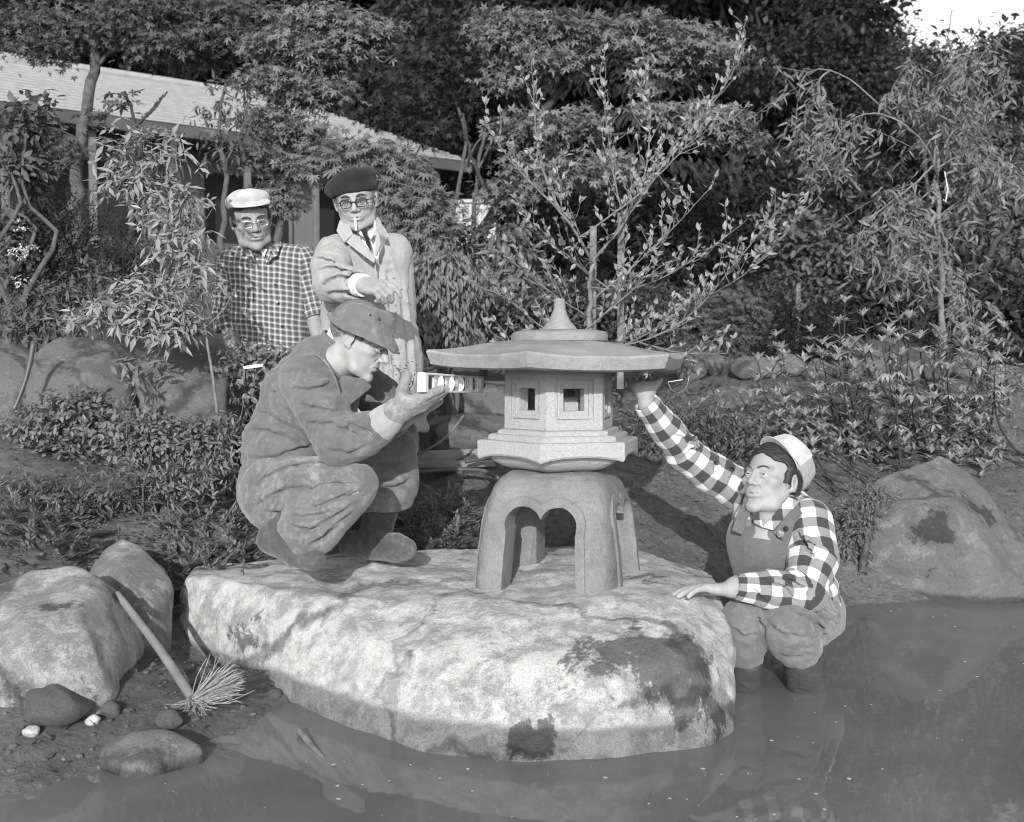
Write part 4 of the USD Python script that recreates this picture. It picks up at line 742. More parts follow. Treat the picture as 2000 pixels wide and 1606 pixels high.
# gloves; the near hand lies flat under the level, thumb up against its end
gx_, gn, gt = nrm((0.90, -0.05, 0.36)), nrm((-0.34, 0.25, 0.9)), nrm((0.05, -0.95, 0.2))
hw = W(772, 806, 3.46)
gm = hand(hw, gx_, (-0.30, 0.42, 0.85), gt, (0.02, 0.03, 0.06, 0.08), 0.02, 1.6, 1.0, (0.45, 0.12, 0.9), thumb_bend=-0.05, arm=J['wn'], arm_r=0.03)
gl = part('glove', folds(gm, gx_, 0.0022, 60, 20, 3), M['glove'], A, True)
gf = frame(nrm(hw - J['wn']), (0, 0, 1))
gv, gfc = lathe([(0.050, 0), (0.054, 0.004), (0.053, 0.03), (0.048, 0.06), (0.040, 0.085), (0.036, 0.088)], 28); gv = gv[:, [2, 0, 1]]
part('gauntlet', folds((gv @ gf.T + J['wn'] + nrm(hw - J['wn']) * 0.004, gfc), (1, 0, 1), 0.004, 30, 10, 2), M['gauntlet'], gl, True)
gm = hand(W(775, 822, 3.62), (0.86, -0.1, 0.46), (-0.2, -0.5, 0.85), (0.1, -0.9, -0.4), (0.06, 0.08, 0.1, 0.12), 0.05, 1.4, 1.0, (0.5, 0.3, 0.6), arm=J['wf'], arm_r=0.03)
part('glove', folds(gm, gx_, 0.002, 60, 20, 5), M['glove'], A, True)
# bucket hat pulled down over the forehead
def hatmesh():
    prof = [(0.090, 0.050), (0.0935, 0.050), (0.112, 0.040), (0.126, 0.033), (0.128, 0.035), (0.113, 0.044), (0.0965, 0.056), (0.0945, 0.072), (0.091, 0.094), (0.083, 0.114), (0.069, 0.127), (0.05, 0.133), (0.028, 0.130), (0.004, 0.125)]
    v, f = lathe(prof, 64); th = np.arctan2(v[:, 1], v[:, 0]); r = np.hypot(v[:, 0], v[:, 1]); br = np.clip((r - 0.096) / 0.032, 0, 1)
    v[:, 2] += -0.030 * br * np.maximum(0, np.sin(th)) ** 2 + 0.028 * br * np.maximum(0, -np.sin(th)) ** 2 - 0.010 * br * np.cos(th) ** 2
    v[:, 1] *= 1.10; v[:, 1] += 0.006 * br * np.sin(th) - 0.008
    v, f = unman(man((v, f)).refine_to_length(0.008)); return v, f
v, f = hatmesh(); v = v * (0.94, 0.94, 0.94); n_ = vnormals(v, f); v = v + n_ * ((meshkit.fbm(v * 22 + 30, 3, 4) - 0.5) * 0.018)[:, None]; c, s = math.cos(0.10), math.sin(0.10)
v = v @ np.array([[1, 0, 0], [0, c, -s], [0, s, c]]).T + (0, 0.016, -0.008)
ht = part('hat', (AT(v), f), M['hat'], A, True)
for e in ((0.080, 0.022, 0.092), (0.076, 0.052, 0.093)): part('eyelet', (AT(trimesh.creation.icosphere(1, 0.004).vertices + np.array(e) * (1.02, 1, 1)), trimesh.creation.icosphere(1, 0.004).faces), M['iris'], ht, True)

# ================================================================ the man squatting in the water, pushing up the roof
B = thing('person', 'person in checked shirt and bib overalls squatting in the pond and bracing the lantern roof', 'person', W(1560, 1365, 3.6), 'people setting up the lantern')
BF = nrm((-0.72, -0.60, 0.29)); BR = headframe(BF, -0.06); BO = W(1507, 938, 3.66)
hm, BT = head(BO, BR, 0.55, wide=1.04, jaw=1.15, nose=0.97, neck=(-0.005, -0.01, -0.215))
J = dict(hip=W(1560, 1185, 3.76), waist=W(1530, 1130, 3.74), chest=W(1515, 1050, 3.72), upper=W(1515, 995, 3.74), neck=W(1513, 985, 3.72), sf=W(1440, 962, 3.86), ef=W(1337, 885, 3.80), wf=W(1263, 790, 3.70), sn=W(1588, 1025, 3.62), en=W(1568, 1158, 3.46), wn=W(1436, 1145, 3.42),
         hn=W(1590, 1200, 3.76), kn=W(1540, 1228, 3.42), an=W(1572, 1375, 3.55), hf=W(1530, 1190, 3.88), kf=W(1452, 1215, 3.48), af=W(1452, 1390, 3.58))
F = Field((0.30, 3.25, -0.12), (1.15, 4.1, 1.12), 0.011)
F.chain([J['hip'], J['waist'], J['chest'], J['upper'], J['neck']], [0.11, 0.10, 0.11, 0.08, 0.055], 0.03).chain([J['upper'], J['sf'], J['ef'], J['wf']], [0.06, 0.055, 0.04, 0.027], 0.02).chain([J['upper'], J['sn'], J['en'], J['wn']], [0.06, 0.055, 0.042, 0.028], 0.02)
F.chain([J['hip'], J['hn'], J['kn'], W(1562, 1285, 3.50), J['an']], [0.1, 0.085, 0.055, 0.04, 0.035], 0.02).chain([J['hip'], J['hf'], J['kf'], J['af']], [0.1, 0.085, 0.055, 0.04], 0.02)
hr = hand(W(1434, 1150, 3.42), (-1.0, 0.14, 0.02), (0.0, -0.18, -1), (0.0, 1, 0.0), (0.14, 0.18, 0.22, 0.26), 0.30, 1.08, 1.08, (0.6, 0.75, 0.15), arm=J['wn'], arm_r=0.029)
hu = hand(W(1260, 762, 3.70), (-0.05, 0.97, 0.12), (0, -0.12, 1), (1, -0.05, 0), (0.05, 0.05, 0.08, 0.1), 0.1, 1.06, 1.04, (0.75, 0.4, 0.1), arm=J['wf'], arm_r=0.028)
part('body', fuse(F.mesh(2), hm, hr, hu), M['skin_flash_mid'], B, True)
eyes(B, BT, (-0.3, 0, 0.8), 0.78); brows(B, BT, M['brow_grey'], 0.55, 0.0); lips(B, BT, M['lip_flash_mid'])
part('hair', hair(BT, 1.05, 0.009, 0.058, -0.012, -0.07, rough=0.006, fringe=0.006), M['black_hair'], B, True)
M['gingham'] = checkmat('gingham', 'gingham', 0.074, [(0.0, g3(0.43)), (0.2, g3(0.41)), (0.4, g3(0.17)), (0.6, g3(0.155)), (0.85, g3(0.04)), (1, g3(0.035))])
M['overall'] = clothmat('overall', 0.085, mud=(0.13, 0.56), seed=9.0); M['wader'] = clothmat('wader', 0.09, mud=(0.15, 0.52), seed=11.0)
VIEW = (0, -1, 0.0)
def torso(F, g=0.0):
    F.chain([J['hip'] + (0, 0, 0.03), J['waist'], J['chest'], J['upper']], [0.140 + g, 0.140 + g, 0.150 + g, 0.10 + g], 0.05).cone(J['sf'] + (0.03, 0, -0.01), J['sn'] + (-0.03, 0.02, 0), 0.078 + g, 0.082 + g, 0.05)
    return F.cone(J['upper'], J['neck'] + (0, 0, 0.012), 0.085 + g, 0.068 + g, 0.03)
F = torso(Field((0.45, 3.3, 0.15), (1.2, 4.1, 0.95), 0.008)); F.cone(J['neck'] + (-0.01, -0.01, 0.0), J['neck'] + (-0.06, -0.06, 0.10), 0.056, 0.06, 0.003, cut=True); F.wobble(0.005, 9, 2)
m = clothing(F, 0.009, (0, 0, 1), 18, 5, 5)
axs = [J['hip'] - (0, 0, 0.1), J['chest'], J['neck'] + (0, 0, 0.2)]
sh = part('shirt', m, M['gingham'], B, True, uv=bone_uv(m[0], axs, VIEW, 0.15))
ch = [J['sf'] + (0.03, -0.01, -0.005), J['sf'] * 0.5 + J['ef'] * 0.5, J['ef'], J['ef'] * 0.5 + J['wf'] * 0.5, J['wf']]
F = Field((0.35, 3.45, 0.4), (0.95, 4.1, 1.05), 0.006); F.chain(ch, [0.078, 0.066, 0.058, 0.052, 0.043], 0.02); d = nrm(J['wf'] - J['ef']); F.cone(J['wf'] + d * 0.012, J['wf'] + d * 0.09, 0.036, 0.045, 0.003, cut=True); F.half(J['wf'] + d * 0.012, d); F.wobble(0.004, 14, 3)
for c in ([(1315,850),(1340,860),(1365,880)], [(1330,900),(1350,880),(1362,850)], [(1395,900),(1400,925),(1395,950)], [(1425,905),(1430,930),(1420,960)]): F.crease(c, 0.006)
m = clothing(F, 0.005, d, 32, 9, 6, spots=[(J['ef'], 0.1, 0.008, d)]); part('sleeve', m, M['gingham'], sh, True, uv=bone_uv(m[0], ch, VIEW, 0.056))
ch = [J['sn'] + (-0.02, 0.01, 0.0), J['sn'] * 0.5 + J['en'] * 0.5 + (0.015, 0, 0), J['en'], J['en'] * 0.5 + J['wn'] * 0.5, J['wn'] + (0.01, 0, 0)]
F = Field((0.6, 3.2, 0.2), (1.2, 3.85, 0.8), 0.006); F.chain(ch, [0.088, 0.078, 0.070, 0.058, 0.042], 0.02); d = nrm(J['wn'] - J['en']); F.cone(J['wn'] + d * 0.006, J['wn'] + d * 0.09, 0.036, 0.04, 0.003, cut=True); F.half(J['wn'] + d * 0.006, d); F.wobble(0.004, 14, 5)
for c in ([(1500,1140),(1530,1150),(1550,1175)], [(1530,1130),(1560,1145),(1580,1165)], [(1560,1040),(1580,1070),(1590,1100)], [(1470,1150),(1480,1165),(1500,1175)]): F.crease(c, 0.006)
m = clothing(F, 0.005, (0.3, 0, 1), 26, 8, 8, spots=[(J['en'], 0.11, 0.010, (0.6, 0, 1))]); part('sleeve', m, M['gingham'], sh, True, uv=bone_uv(m[0], ch, VIEW, 0.068))
fw = nrm((-0.62, -0.78, 0)); sd = np.array([-fw[1], fw[0], 0])
CR = frame((0, 0, 1), fw)
v, f = ring_band(J['neck'] + (0, 0, 0.008) + fw * 0.002, frame(nrm((-0.25, -0.28, 0.92)), fw), 0.088, 0.068, -0.022, 0.034, 0.005, 0.42, 2 * PI - 0.42)
part('collar', (v, f), M['gingham'], sh, True, uv=bone_uv(v, [J['neck'] - (0, 0, 0.1), J['neck'] + (0, 0, 0.2)], VIEW, 0.075))
v = np.array([W(1464, 982, 3.60), W(1480, 986, 3.585), W(1490, 1030, 3.555), W(1474, 1022, 3.565)]); v2 = np.array([W(1540, 972, 3.59), W(1562, 980, 3.58), W(1510, 1036, 3.55), W(1491, 1030, 3.55)])
for q in (v, v2):
    pv, pf = plate(q, 0.006, 0.003); part('collar_point', (pv, pf), M['gingham'], sh, True, uv=(pv @ np.stack([(1, 0, 0), (0, 0, 1)], 1)))
# overalls: trousers and the bib cut from a second skin over the shirt
F = torso(Field((0.5, 3.2, -0.1), (1.2, 4.1, 0.95), 0.008), 0.010)
n1 = nrm(J['upper'] - J['hip']); F.half(W(1495, 1025, 3.58), nrm(n1 + fw * 0.05))
F.half(J['chest'] + sd * 0.125, sd); F.half(J['chest'] - sd * 0.125, -sd); F.half(J['chest'] + fw * 0.015, -fw)
bm = F.mesh(3); bib = fuse(bm)
F = Field((0.45, 3.15, -0.2), (1.2, 4.1, 0.75), 0.008)
F.cone(J['hip'] + (-0.01, 0, 0), J['waist'] + (0, 0, -0.02), 0.148, 0.150, 0.04)
F.chain([J['hn'], J['hn'] * 0.4 + J['kn'] * 0.6, J['kn']], [0.105, 0.090, 0.074], 0.03).chain([J['kn'], W(1553, 1250, 3.45), W(1562, 1268, 3.48)], [0.074, 0.074, 0.064], 0.03)
F.chain([J['hf'], J['hf'] * 0.4 + J['kf'] * 0.6, J['kf']], [0.11, 0.09, 0.066], 0.03).chain([J['kf'], W(1453, 1262, 3.50), W(1454, 1298, 3.53)], [0.064, 0.060, 0.052], 0.03)
F.half(W(1570, 1300, 3.48) + (0, 0, 0), (0.35, -0.1, -1)); F.wobble(0.007, 12, 6)
for c in ([(1500,1215),(1530,1240),(1580,1245)], [(1590,1250),(1610,1240),(1635,1225)], [(1510,1270),(1540,1285),(1590,1275)], [(1430,1225),(1450,1245),(1475,1240)], [(1480,1190),(1490,1230),(1485,1280)], [(1590,1200),(1620,1215),(1640,1200)], [(1550,1200),(1600,1225),(1620,1260)]): F.crease(c, 0.008)
ov = part('overalls', clothing(F, 0.009, (0.4, 0, 1), 18, 5, 11, spots=[(J['kn'] + (0.05, -0.05, -0.05), 0.12, 0.014, (0.6, 0, 1)), (J['kf'], 0.12, 0.012, (1, 0, 0.6))]), M['wader'], B, True)
part('bib', folds(bib, (1, 0, 0), 0.003, 14, 5, 3), M['overall'], ov, True)
def ribbon(path, width, th, nrm_hint, n=18):
    p = smooth_path(path, n); t = nrm(np.gradient(p, axis=0)); s_ = nrm(np.cross(t, np.asarray(nrm_hint, float))); nn = np.cross(s_, t); w = width / 2
    rows = np.stack([p + s_ * w + nn * th, p - s_ * w + nn * th, p - s_ * w - nn * th, p + s_ * w - nn * th], 1); v = rows.reshape(-1, 3); k = np.arange(n - 1); f = []
    for j in range(4):
        q = np.stack([k * 4 + j, k * 4 + (j + 1) % 4, (k + 1) * 4 + (j + 1) % 4, (k + 1) * 4 + j], 1); f += [q[:, [0, 1, 2]], q[:, [0, 2, 3]]]
    e = (n - 1) * 4; f.append(np.array([(0, 2, 1), (0, 3, 2), (e, e + 1, e + 2), (e, e + 2, e + 3)])); return v, np.vstack(f)
part('strap', ribbon([W(1520, 1048, 3.545), W(1540, 1020, 3.545), W(1565, 990, 3.59), W(1578, 978, 3.68), W(1570, 985, 3.80)], 0.036, 0.003, (-0.3, -1, 0.4)), M['overall'], ov, 40)
part('strap', ribbon([W(1440, 1040, 3.60), W(1452, 1005, 3.60), W(1468, 978, 3.64), W(1480, 970, 3.74)], 0.036, 0.003, (-0.5, -1, 0.4)), M['overall'], ov, 40)
v, f = lathe([(0.002, -0.003), (0.011, -0.003), (0.013, 0.0), (0.011, 0.003), (0.002, 0.004)], 20); R = frame(sd, (0, 0, 1)); R = np.stack([sd, np.cross(fw, sd), fw], 1)
part('buckle', (v @ R.T + W(1524, 1043, 3.525), f), M['metal'], ov, 40); part('button', (v * 0.7 @ R.T + W(1535, 1033, 3.525), f), M['frame_dark'], ov, 40)
# rubber boots going down into the water
F = Field((0.5, 3.2, -0.2), (1.15, 3.95, 0.35), 0.006); F.cone(W(1566, 1285, 3.50), W(1575, 1350, 3.54), 0.062, 0.056, 0.01).cone(W(1575, 1352, 3.54), W(1568, 1400, 3.52), 0.056, 0.052, 0.02).cone(W(1566, 1398, 3.52), W(1500, 1410, 3.40), 0.05, 0.042, 0.02)
part('boot', folds(F.mesh(3), (0.2, 0, 1), 0.006, 26, 6, 4), M['rubber'], B, True)
F = Field((0.4, 3.2, -0.2), (1.0, 3.95, 0.35), 0.006); F.cone(W(1455, 1295, 3.52), W(1455, 1360, 3.55), 0.056, 0.052, 0.01).cone(W(1455, 1362, 3.55), W(1450, 1405, 3.55), 0.052, 0.05, 0.02).cone(W(1450, 1403, 3.55), W(1400, 1410, 3.47), 0.05, 0.042, 0.02)
part('boot', folds(F.mesh(3), (0.2, 0, 1), 0.006, 26, 6, 5), M['rubber'], B, True)
# painter's cap pushed back
cu = nrm((0.80, 0.30, 0.50)); cf = nrm(BF - cu * (BF @ cu)); CRm = np.stack([np.cross(cf, cu), cf, cu], 1); CO = BT((0, -0.040, 0.048))
prof = [(0.092, 0.012), (0.0965, 0.010), (0.0965, 0.03), (0.094, 0.052), (0.088, 0.072), (0.080, 0.080), (0.05, 0.082), (0.004, 0.078)]
v, f = cap_bits(None, prof, 1.0, 1.06, 64); v, f = unman(man((v, f)).refine_to_length(0.008)); v = v + vnormals(v, f) * ((meshkit.fbm(v * 20 + 20, 3, 2) - 0.5) * 0.014)[:, None]
M['cap_grey'] = clothmat('cap_grey', 0.19, mud=(0.28, 0.55), seed=1.0); M['cap_white'] = clothmat('cap_white', 0.32, mud=(0.3, 0.56), seed=5.0)
cp = part('cap', (v @ CRm.T + CO, f), M['cap_grey'], B, True)
def bill(r0, r1, half, zf, th=0.003, n=26, droop=0.02, el=1.06):
    a = np.linspace(PI / 2 - half, PI / 2 + half, n); w = np.cos((a - PI / 2) / half * PI / 2) ** 0.6; rows = []
    for r, dz in ((r0, 0), (r1, 1), (r1, 1), (r0, 0)):
        rr = r0 + (r - r0) * w; rows.append((rr, dz))
    V = []
    for j, (rr, dz) in enumerate(rows): V.append(np.stack([rr * np.cos(a), el * rr * np.sin(a), zf - droop * dz * w - (th if j > 1 else 0) - 0.01 * np.cos(a) ** 2 * dz], 1))
    v = np.stack(V, 1).reshape(-1, 3); k = np.arange(n - 1); f = []
    for j in range(4):
        q = np.stack([k * 4 + j, k * 4 + (j + 1) % 4, (k + 1) * 4 + (j + 1) % 4, (k + 1) * 4 + j], 1); f += [q[:, [0, 1, 2]], q[:, [0, 2, 3]]]
    return v, np.vstack(f)
v, f = bill(0.094, 0.122, 1.15, 0.014, 0.004, droop=0.006); part('bill', (v @ CRm.T + CO, f), M['cap_white'], cp, 40)
ang = np.linspace(0.15, PI - 0.5, 30); rows = np.stack([np.stack([r * np.cos(ang), 1.06 * r * np.sin(ang), np.full(30, z)], 1) for r, z in ((0.0985, 0.014), (0.0985, 0.03), (0.0965, 0.05), (0.0905, 0.072), (0.080, 0.0835), (0.05, 0.086))], 1).reshape(-1, 3)
i, j = np.meshgrid(np.arange(29), np.arange(5), indexing='ij'); q = np.stack([i * 6 + j, (i + 1) * 6 + j, (i + 1) * 6 + j + 1, i * 6 + j + 1], -1).reshape(-1, 4)
rows = rows + (meshkit.fbm(rows * 20 + 20, 3, 2) - 0.5)[:, None] * 0.012 * nrm(rows)
part('cap_panel', (rows @ CRm.T + CO, np.vstack([q[:, [0, 1, 2]], q[:, [0, 2, 3]]])), M['cap_white'], cp, True)

# ================================================================ the man in the raincoat and beret
C_ = thing('person', 'person in pale raincoat, beret and dark glasses pointing down with one arm', 'person', np.r_[W(720, 800, 4.78)[:2], 0.30], 'people setting up the lantern')
CO_, CR_ = W(695, 391, 4.72), headframe((0.04, -0.96, -0.22), -0.13)
hm, CT = head(CO_, CR_, 0.7, wide=1.08, jaw=1.2, nose=0.98, neck=(0.0, -0.02, -0.2))
J = dict(hip=W(718, 700, 4.82), waist=W(716, 620, 4.82), chest=W(714, 530, 4.80), upper=W(712, 480, 4.80), neck=W(708, 458, 4.78), sr=W(650, 494, 4.74), er=W(650, 553, 4.55), wr=W(704, 557, 4.37), sl=W(772, 492, 4.84), el=W(784, 590, 4.86), wl=W(766, 690, 4.86))
gz = 0.28
F = Field((-1.0, 4.05, gz - 0.02), (-0.3, 5.1, 1.7), 0.012)
F.chain([J['hip'], J['waist'], J['chest'], J['upper'], J['neck']], [0.09, 0.09, 0.09, 0.07, 0.055], 0.03).chain([J['upper'], J['sr'], J['er'], J['wr']], [0.06, 0.055, 0.042, 0.03], 0.02).chain([J['upper'], J['sl'], J['el'], J['wl']], [0.06, 0.055, 0.042, 0.035], 0.02)
for dx in (-0.09, 0.09): F.chain([J['hip'] + (dx, 0, -0.02), J['hip'] + (dx, 0, -0.45), np.r_[(J['hip'] + (dx, 0, 0))[:2], gz + 0.08]], [0.09, 0.06, 0.045], 0.02)
hp = hand(W(706, 555, 4.36), (0.80, -0.52, -0.16), (0.05, 0.62, -0.75), (0.25, 0.75, 0.6), (0.42, 0.75, 0.85, 0.95), 0.03, 1.12, 1.08, (0.75, 0.35, 0.45), thumb_bend=0.2, arm=J['wr'] + (-0.04, 0.02, 0), arm_r=0.03)
part('body', fuse(F.mesh(2), hm, hp), M['skin_flash_mid'], C_, True)
eyes(C_, CT, (0, 0, -0.6), 0.65); brows(C_, CT, M['brow_grey'], 1.0, 0.002); lips(C_, CT, M['lip_flash_mid']); spectacles(C_, CT, M['frame_dark'], 0.0022, 0.023, 0.017, -0.004, 1.8)
M['raincoat'] = clothmat('raincoat', 0.23, var=0.08, sheen=0.1, weave=1200); M['dark_wool'] = clothmat('dark_wool', 0.014, sheen=0.06, weave=600); M['trouser_dark'] = clothmat('trouser_dark', 0.04)
F = Field((-1.05, 4.35, gz + 0.40), (-0.25, 5.2, 1.72), 0.009)
L1, L2 = W(684, 520, 4.80), W(748, 520, 4.83); B1, B2 = W(692, 845, 4.80), W(768, 850, 4.84)
F.chain([L1, L1 * 0.5 + B1 * 0.5, B1], [0.118, 0.130, 0.150], 0.05).chain([L2, L2 * 0.5 + B2 * 0.5, B2], [0.118, 0.135, 0.155], 0.05).cone(J['sr'] + (0.01, 0, -0.005), J['sl'] + (-0.01, 0, -0.005), 0.082, 0.082, 0.05).cone(J['upper'], J['neck'], 0.09, 0.066, 0.04)
F.cone(J['neck'] + (0, -0.01, -0.01), J['neck'] + (0, -0.03, 0.1), 0.060, 0.062, 0.003, cut=True)
# the open front: a wedge is cut out down to the top button
c0, c1, c2 = W(690, 442, 4.6), W(738, 440, 4.6), W(731, 500, 4.6)
s_, p = F._win(F.lo, F.lo + F.n * F.h)
pr = (p - CAM); yy = pr[..., 1]; tx = p[..., 0] * (4.68 / p[..., 1]); tz = CAM[2] + (p[..., 2] - CAM[2]) * (4.68 / p[..., 1])
top, mid = W(712, 446, 4.68), W(734, 503, 4.68); k_ = np.clip((tz - mid[2]) / (top[2] - mid[2]), -1, 1.3); xc = mid[0] + (top[0] - mid[0]) * k_
wedge = np.maximum(np.abs(tx - xc) - 0.048 * np.maximum(k_, 0), p[..., 1] - 4.755); wedge = np.where(k_ < 0, 1.0, wedge)
F.d[s_] = np.maximum(F.d[s_], -wedge.astype(np.float32)); F.half(np.array([0, 0, gz + 0.47]), (0, 0, -1)); F.wobble(0.006, 7, 5)
for c in ([(760,500),(764,600),(772,740)], [(748,560),(752,650),(756,760)], [(785,560),(795,650),(806,740)], [(655,620),(652,690),(650,760)], [(690,600),(692,680),(700,760)], [(662,480),(672,500),(690,545)]): F.crease(c, 0.008, 0.02)
ct = part('raincoat', clothing(F, 0.013, (1, 0, 0.05), 12, 1.3, 21, 3), M['raincoat'], C_, True)
ch = [J['sr'] + (0.02, 0.03, 0.0), J['sr'] * 0.5 + J['er'] * 0.5 + (-0.008, 0, 0), J['er'], J['er'] * 0.5 + J['wr'] * 0.5, J['wr'] + (-0.012, 0.012, 0)]
F = Field((-1.05, 4.05, 1.1), (-0.5, 4.9, 1.75), 0.007); F.chain(ch, [0.084, 0.080, 0.078, 0.072, 0.062], 0.02); d = nrm(J['wr'] - J['er']); F.half(ch[-1] + d * 0.0, d); F.cone(ch[-1] + d * 0.0, ch[-1] + d * 0.1, 0.052, 0.056, 0.003, cut=True); F.wobble(0.004, 12, 2)
for c in ([(618,505),(645,512),(675,530)], [(622,530),(650,525),(690,535)], [(630,560),(655,545),(690,545)], [(640,575),(665,572),(690,575)]): F.crease(c, 0.006, 0.014)
slv = part('sleeve', clothing(F, 0.005, d, 26, 7, 5, 3, spots=[(J['er'] + (0, 0, 0.05), 0.13, 0.012, (0.3, 0.1, 1))]), M['raincoat'], ct, True)
ch = [J['sl'], J['el'], J['wl']]; F = Field((-0.65, 4.4, 0.95), (-0.25, 5.15, 1.75), 0.008); F.chain([J['sl'] + (-0.01, 0, 0), J['el'] + (-0.01, 0, 0), J['wl']], [0.084, 0.072, 0.05], 0.02); F.wobble(0.004, 12, 4)
part('sleeve', clothing(F, 0.006, (0.2, 0, 1), 20, 7, 6, 3), M['raincoat'], ct, True)
d = nrm(J['wr'] - J['er']); R = frame(d, (0, 0, 1)); v, f = lathe([(0.044, 0), (0.046, 0.001), (0.045, 0.045), (0.041, 0.045)], 28); v = v[:, [2, 0, 1]]
part('shirt_cuff', (v @ R.T + J['wr'] - d * 0.022, f), M['white_cloth'], C_, 40)
part('cuff_button', (trimesh.creation.icosphere(2, 0.005).vertices + W(690, 566, 4.29), trimesh.creation.icosphere(2, 0.005).faces), M['button'], slv, True)
# shirt front, tie, collar, lapels
F = Field((-0.75, 4.5, 1.2), (-0.45, 5.0, 1.75), 0.008); F.ell(W(716, 500, 4.80), (0.11, 0.100, 0.17), k=0.01).cone(J['upper'], J['neck'] + (0, 0, 0.012), 0.066, 0.060, 0.02); F.cone(J['neck'] + (0, 0, 0.0), J['neck'] + (0, -0.02, 0.1), 0.055, 0.058, 0.003, cut=True)
part('shirt', F.mesh(3), M['white_cloth'], C_, True)
def pl(points, m, nm, parent, th=0.006, bulge=0.002): return part(nm, plate(np.array([W(*a) for a in points]), th, bulge), m, parent, 40)
pl([(690, 440, 4.685), (704, 449, 4.665), (709, 462, 4.665), (697, 452, 4.67)], M['white_cloth'], 'shirt_collar', C_); pl([(733, 430, 4.69), (728, 446, 4.665), (717, 455, 4.66), (724, 468, 4.66), (735, 448, 4.68)], M['white_cloth'], 'shirt_collar', C_)
tie = pl([(704, 449, 4.655), (716, 446, 4.655), (718, 456, 4.65), (709, 459, 4.65)], M['dark_wool'], 'tie', C_, 0.010); pl([(709, 457, 4.655), (717, 456, 4.655), (724, 478, 4.652), (724.5, 491, 4.655), (716, 478, 4.652)], M['dark_wool'], 'tie_blade', tie, 0.008)
pl([(664, 432, 4.70), (676, 426, 4.70), (690, 458, 4.64), (672, 474, 4.635), (658, 452, 4.67)], M['raincoat'], 'collar', ct, 0.008); pl([(736, 425, 4.72), (742, 432, 4.72), (755, 466, 4.665), (741, 458, 4.655), (733, 440, 4.69)], M['raincoat'], 'collar', ct, 0.008)
pl([(690, 458, 4.64), (700, 464, 4.63), (733, 505, 4.63), (731, 513, 4.628), (700, 490, 4.62), (678, 472, 4.63)], M['raincoat'], 'lapel', ct, 0.008); pl([(735, 447, 4.66), (741, 458, 4.65), (744, 476, 4.64), (736, 500, 4.63), (733, 500, 4.64)], M['raincoat'], 'lapel', ct, 0.008)
part('placket', tube(smooth_path([W(733, 505, 4.655), W(733, 560, 4.66), W(730, 640, 4.655), W(728, 760, 4.64)], 12), 0.0035, 6), M['raincoat'], ct, True)
for px, py in ((713, 501), (714, 590)): part('coat_button', (trimesh.creation.icosphere(2, 0.008).vertices * (1, 0.5, 1) + W(px, py, 4.655), trimesh.creation.icosphere(2, 0.008).faces), M['button'], ct, True)
F = Field((-1.0, 4.5, gz - 0.01), (-0.35, 5.2, 0.95), 0.012)
for dx in (-0.09, 0.09): F.chain([J['hip'] + (dx, 0, -0.1), J['hip'] + (dx, 0, -0.45), np.r_[(J['hip'] + (dx, 0, 0))[:2], gz + 0.1]], [0.10, 0.09, 0.085], 0.02)
part('trousers', clothing(F, 0.006, (0, 0, 1), 14, 4, 3), M['trouser_dark'], C_, True)
for dx in (-0.09, 0.09):
    F = Field((-1.0, 4.4, gz - 0.02), (-0.3, 5.1, gz + 0.2), 0.009); F.cone(np.r_[(J['hip'] + (dx, 0.03, 0))[:2], gz + 0.05], np.r_[(J['hip'] + (dx * 1.3, -0.17, 0))[:2], gz + 0.035], 0.05, 0.038, 0.02); part('shoe', F.mesh(2), M['rubber'], C_, True)
# beret: a soft flattened bag, fuller on one side
F = Field((-0.16, -0.16, 0.0), (0.16, 0.15, 0.19), 0.004); R = frame((1, 0, -0.30), (0, 1, 0.22))
F.ell((0.010, -0.028, 0.078), (0.104, 0.112, 0.050), R, 0.02).ell((-0.002, -0.020, 0.058), (0.090, 0.104, 0.040), k=0.025); F.ell((0, -0.014, 0.020), (0.080, 0.100, 0.072), k=0.006, cut=True)
bm = F.mesh(2); v, f = bm; v = v + vnormals(v, f) * ((0.5 - np.abs(meshkit.fbm(v * (26, 9, 9) + 9, 3, 1) - 0.5) * 2) * 0.008)[:, None]; v = (v - (0, -0.02, 0.06)) * 1.07 + (0.004, -0.02, 0.053); part('beret', (CT(v), f), M['dark_wool'], C_, True)
M['cigarette'] = plain('cigarette', 0.8, 0.8, 0.1, var=0.04)
cg = part('cigarette', tube([CT((0.004, 0.099, -0.0655)), CT((0.004, 0.118, -0.088)), CT((0.003, 0.135, -0.112))], 0.004, 10), M['cigarette'], None, 40); tag(cg, "white cigarette hanging from the beret-wearer's lips", 'cigarette', None)

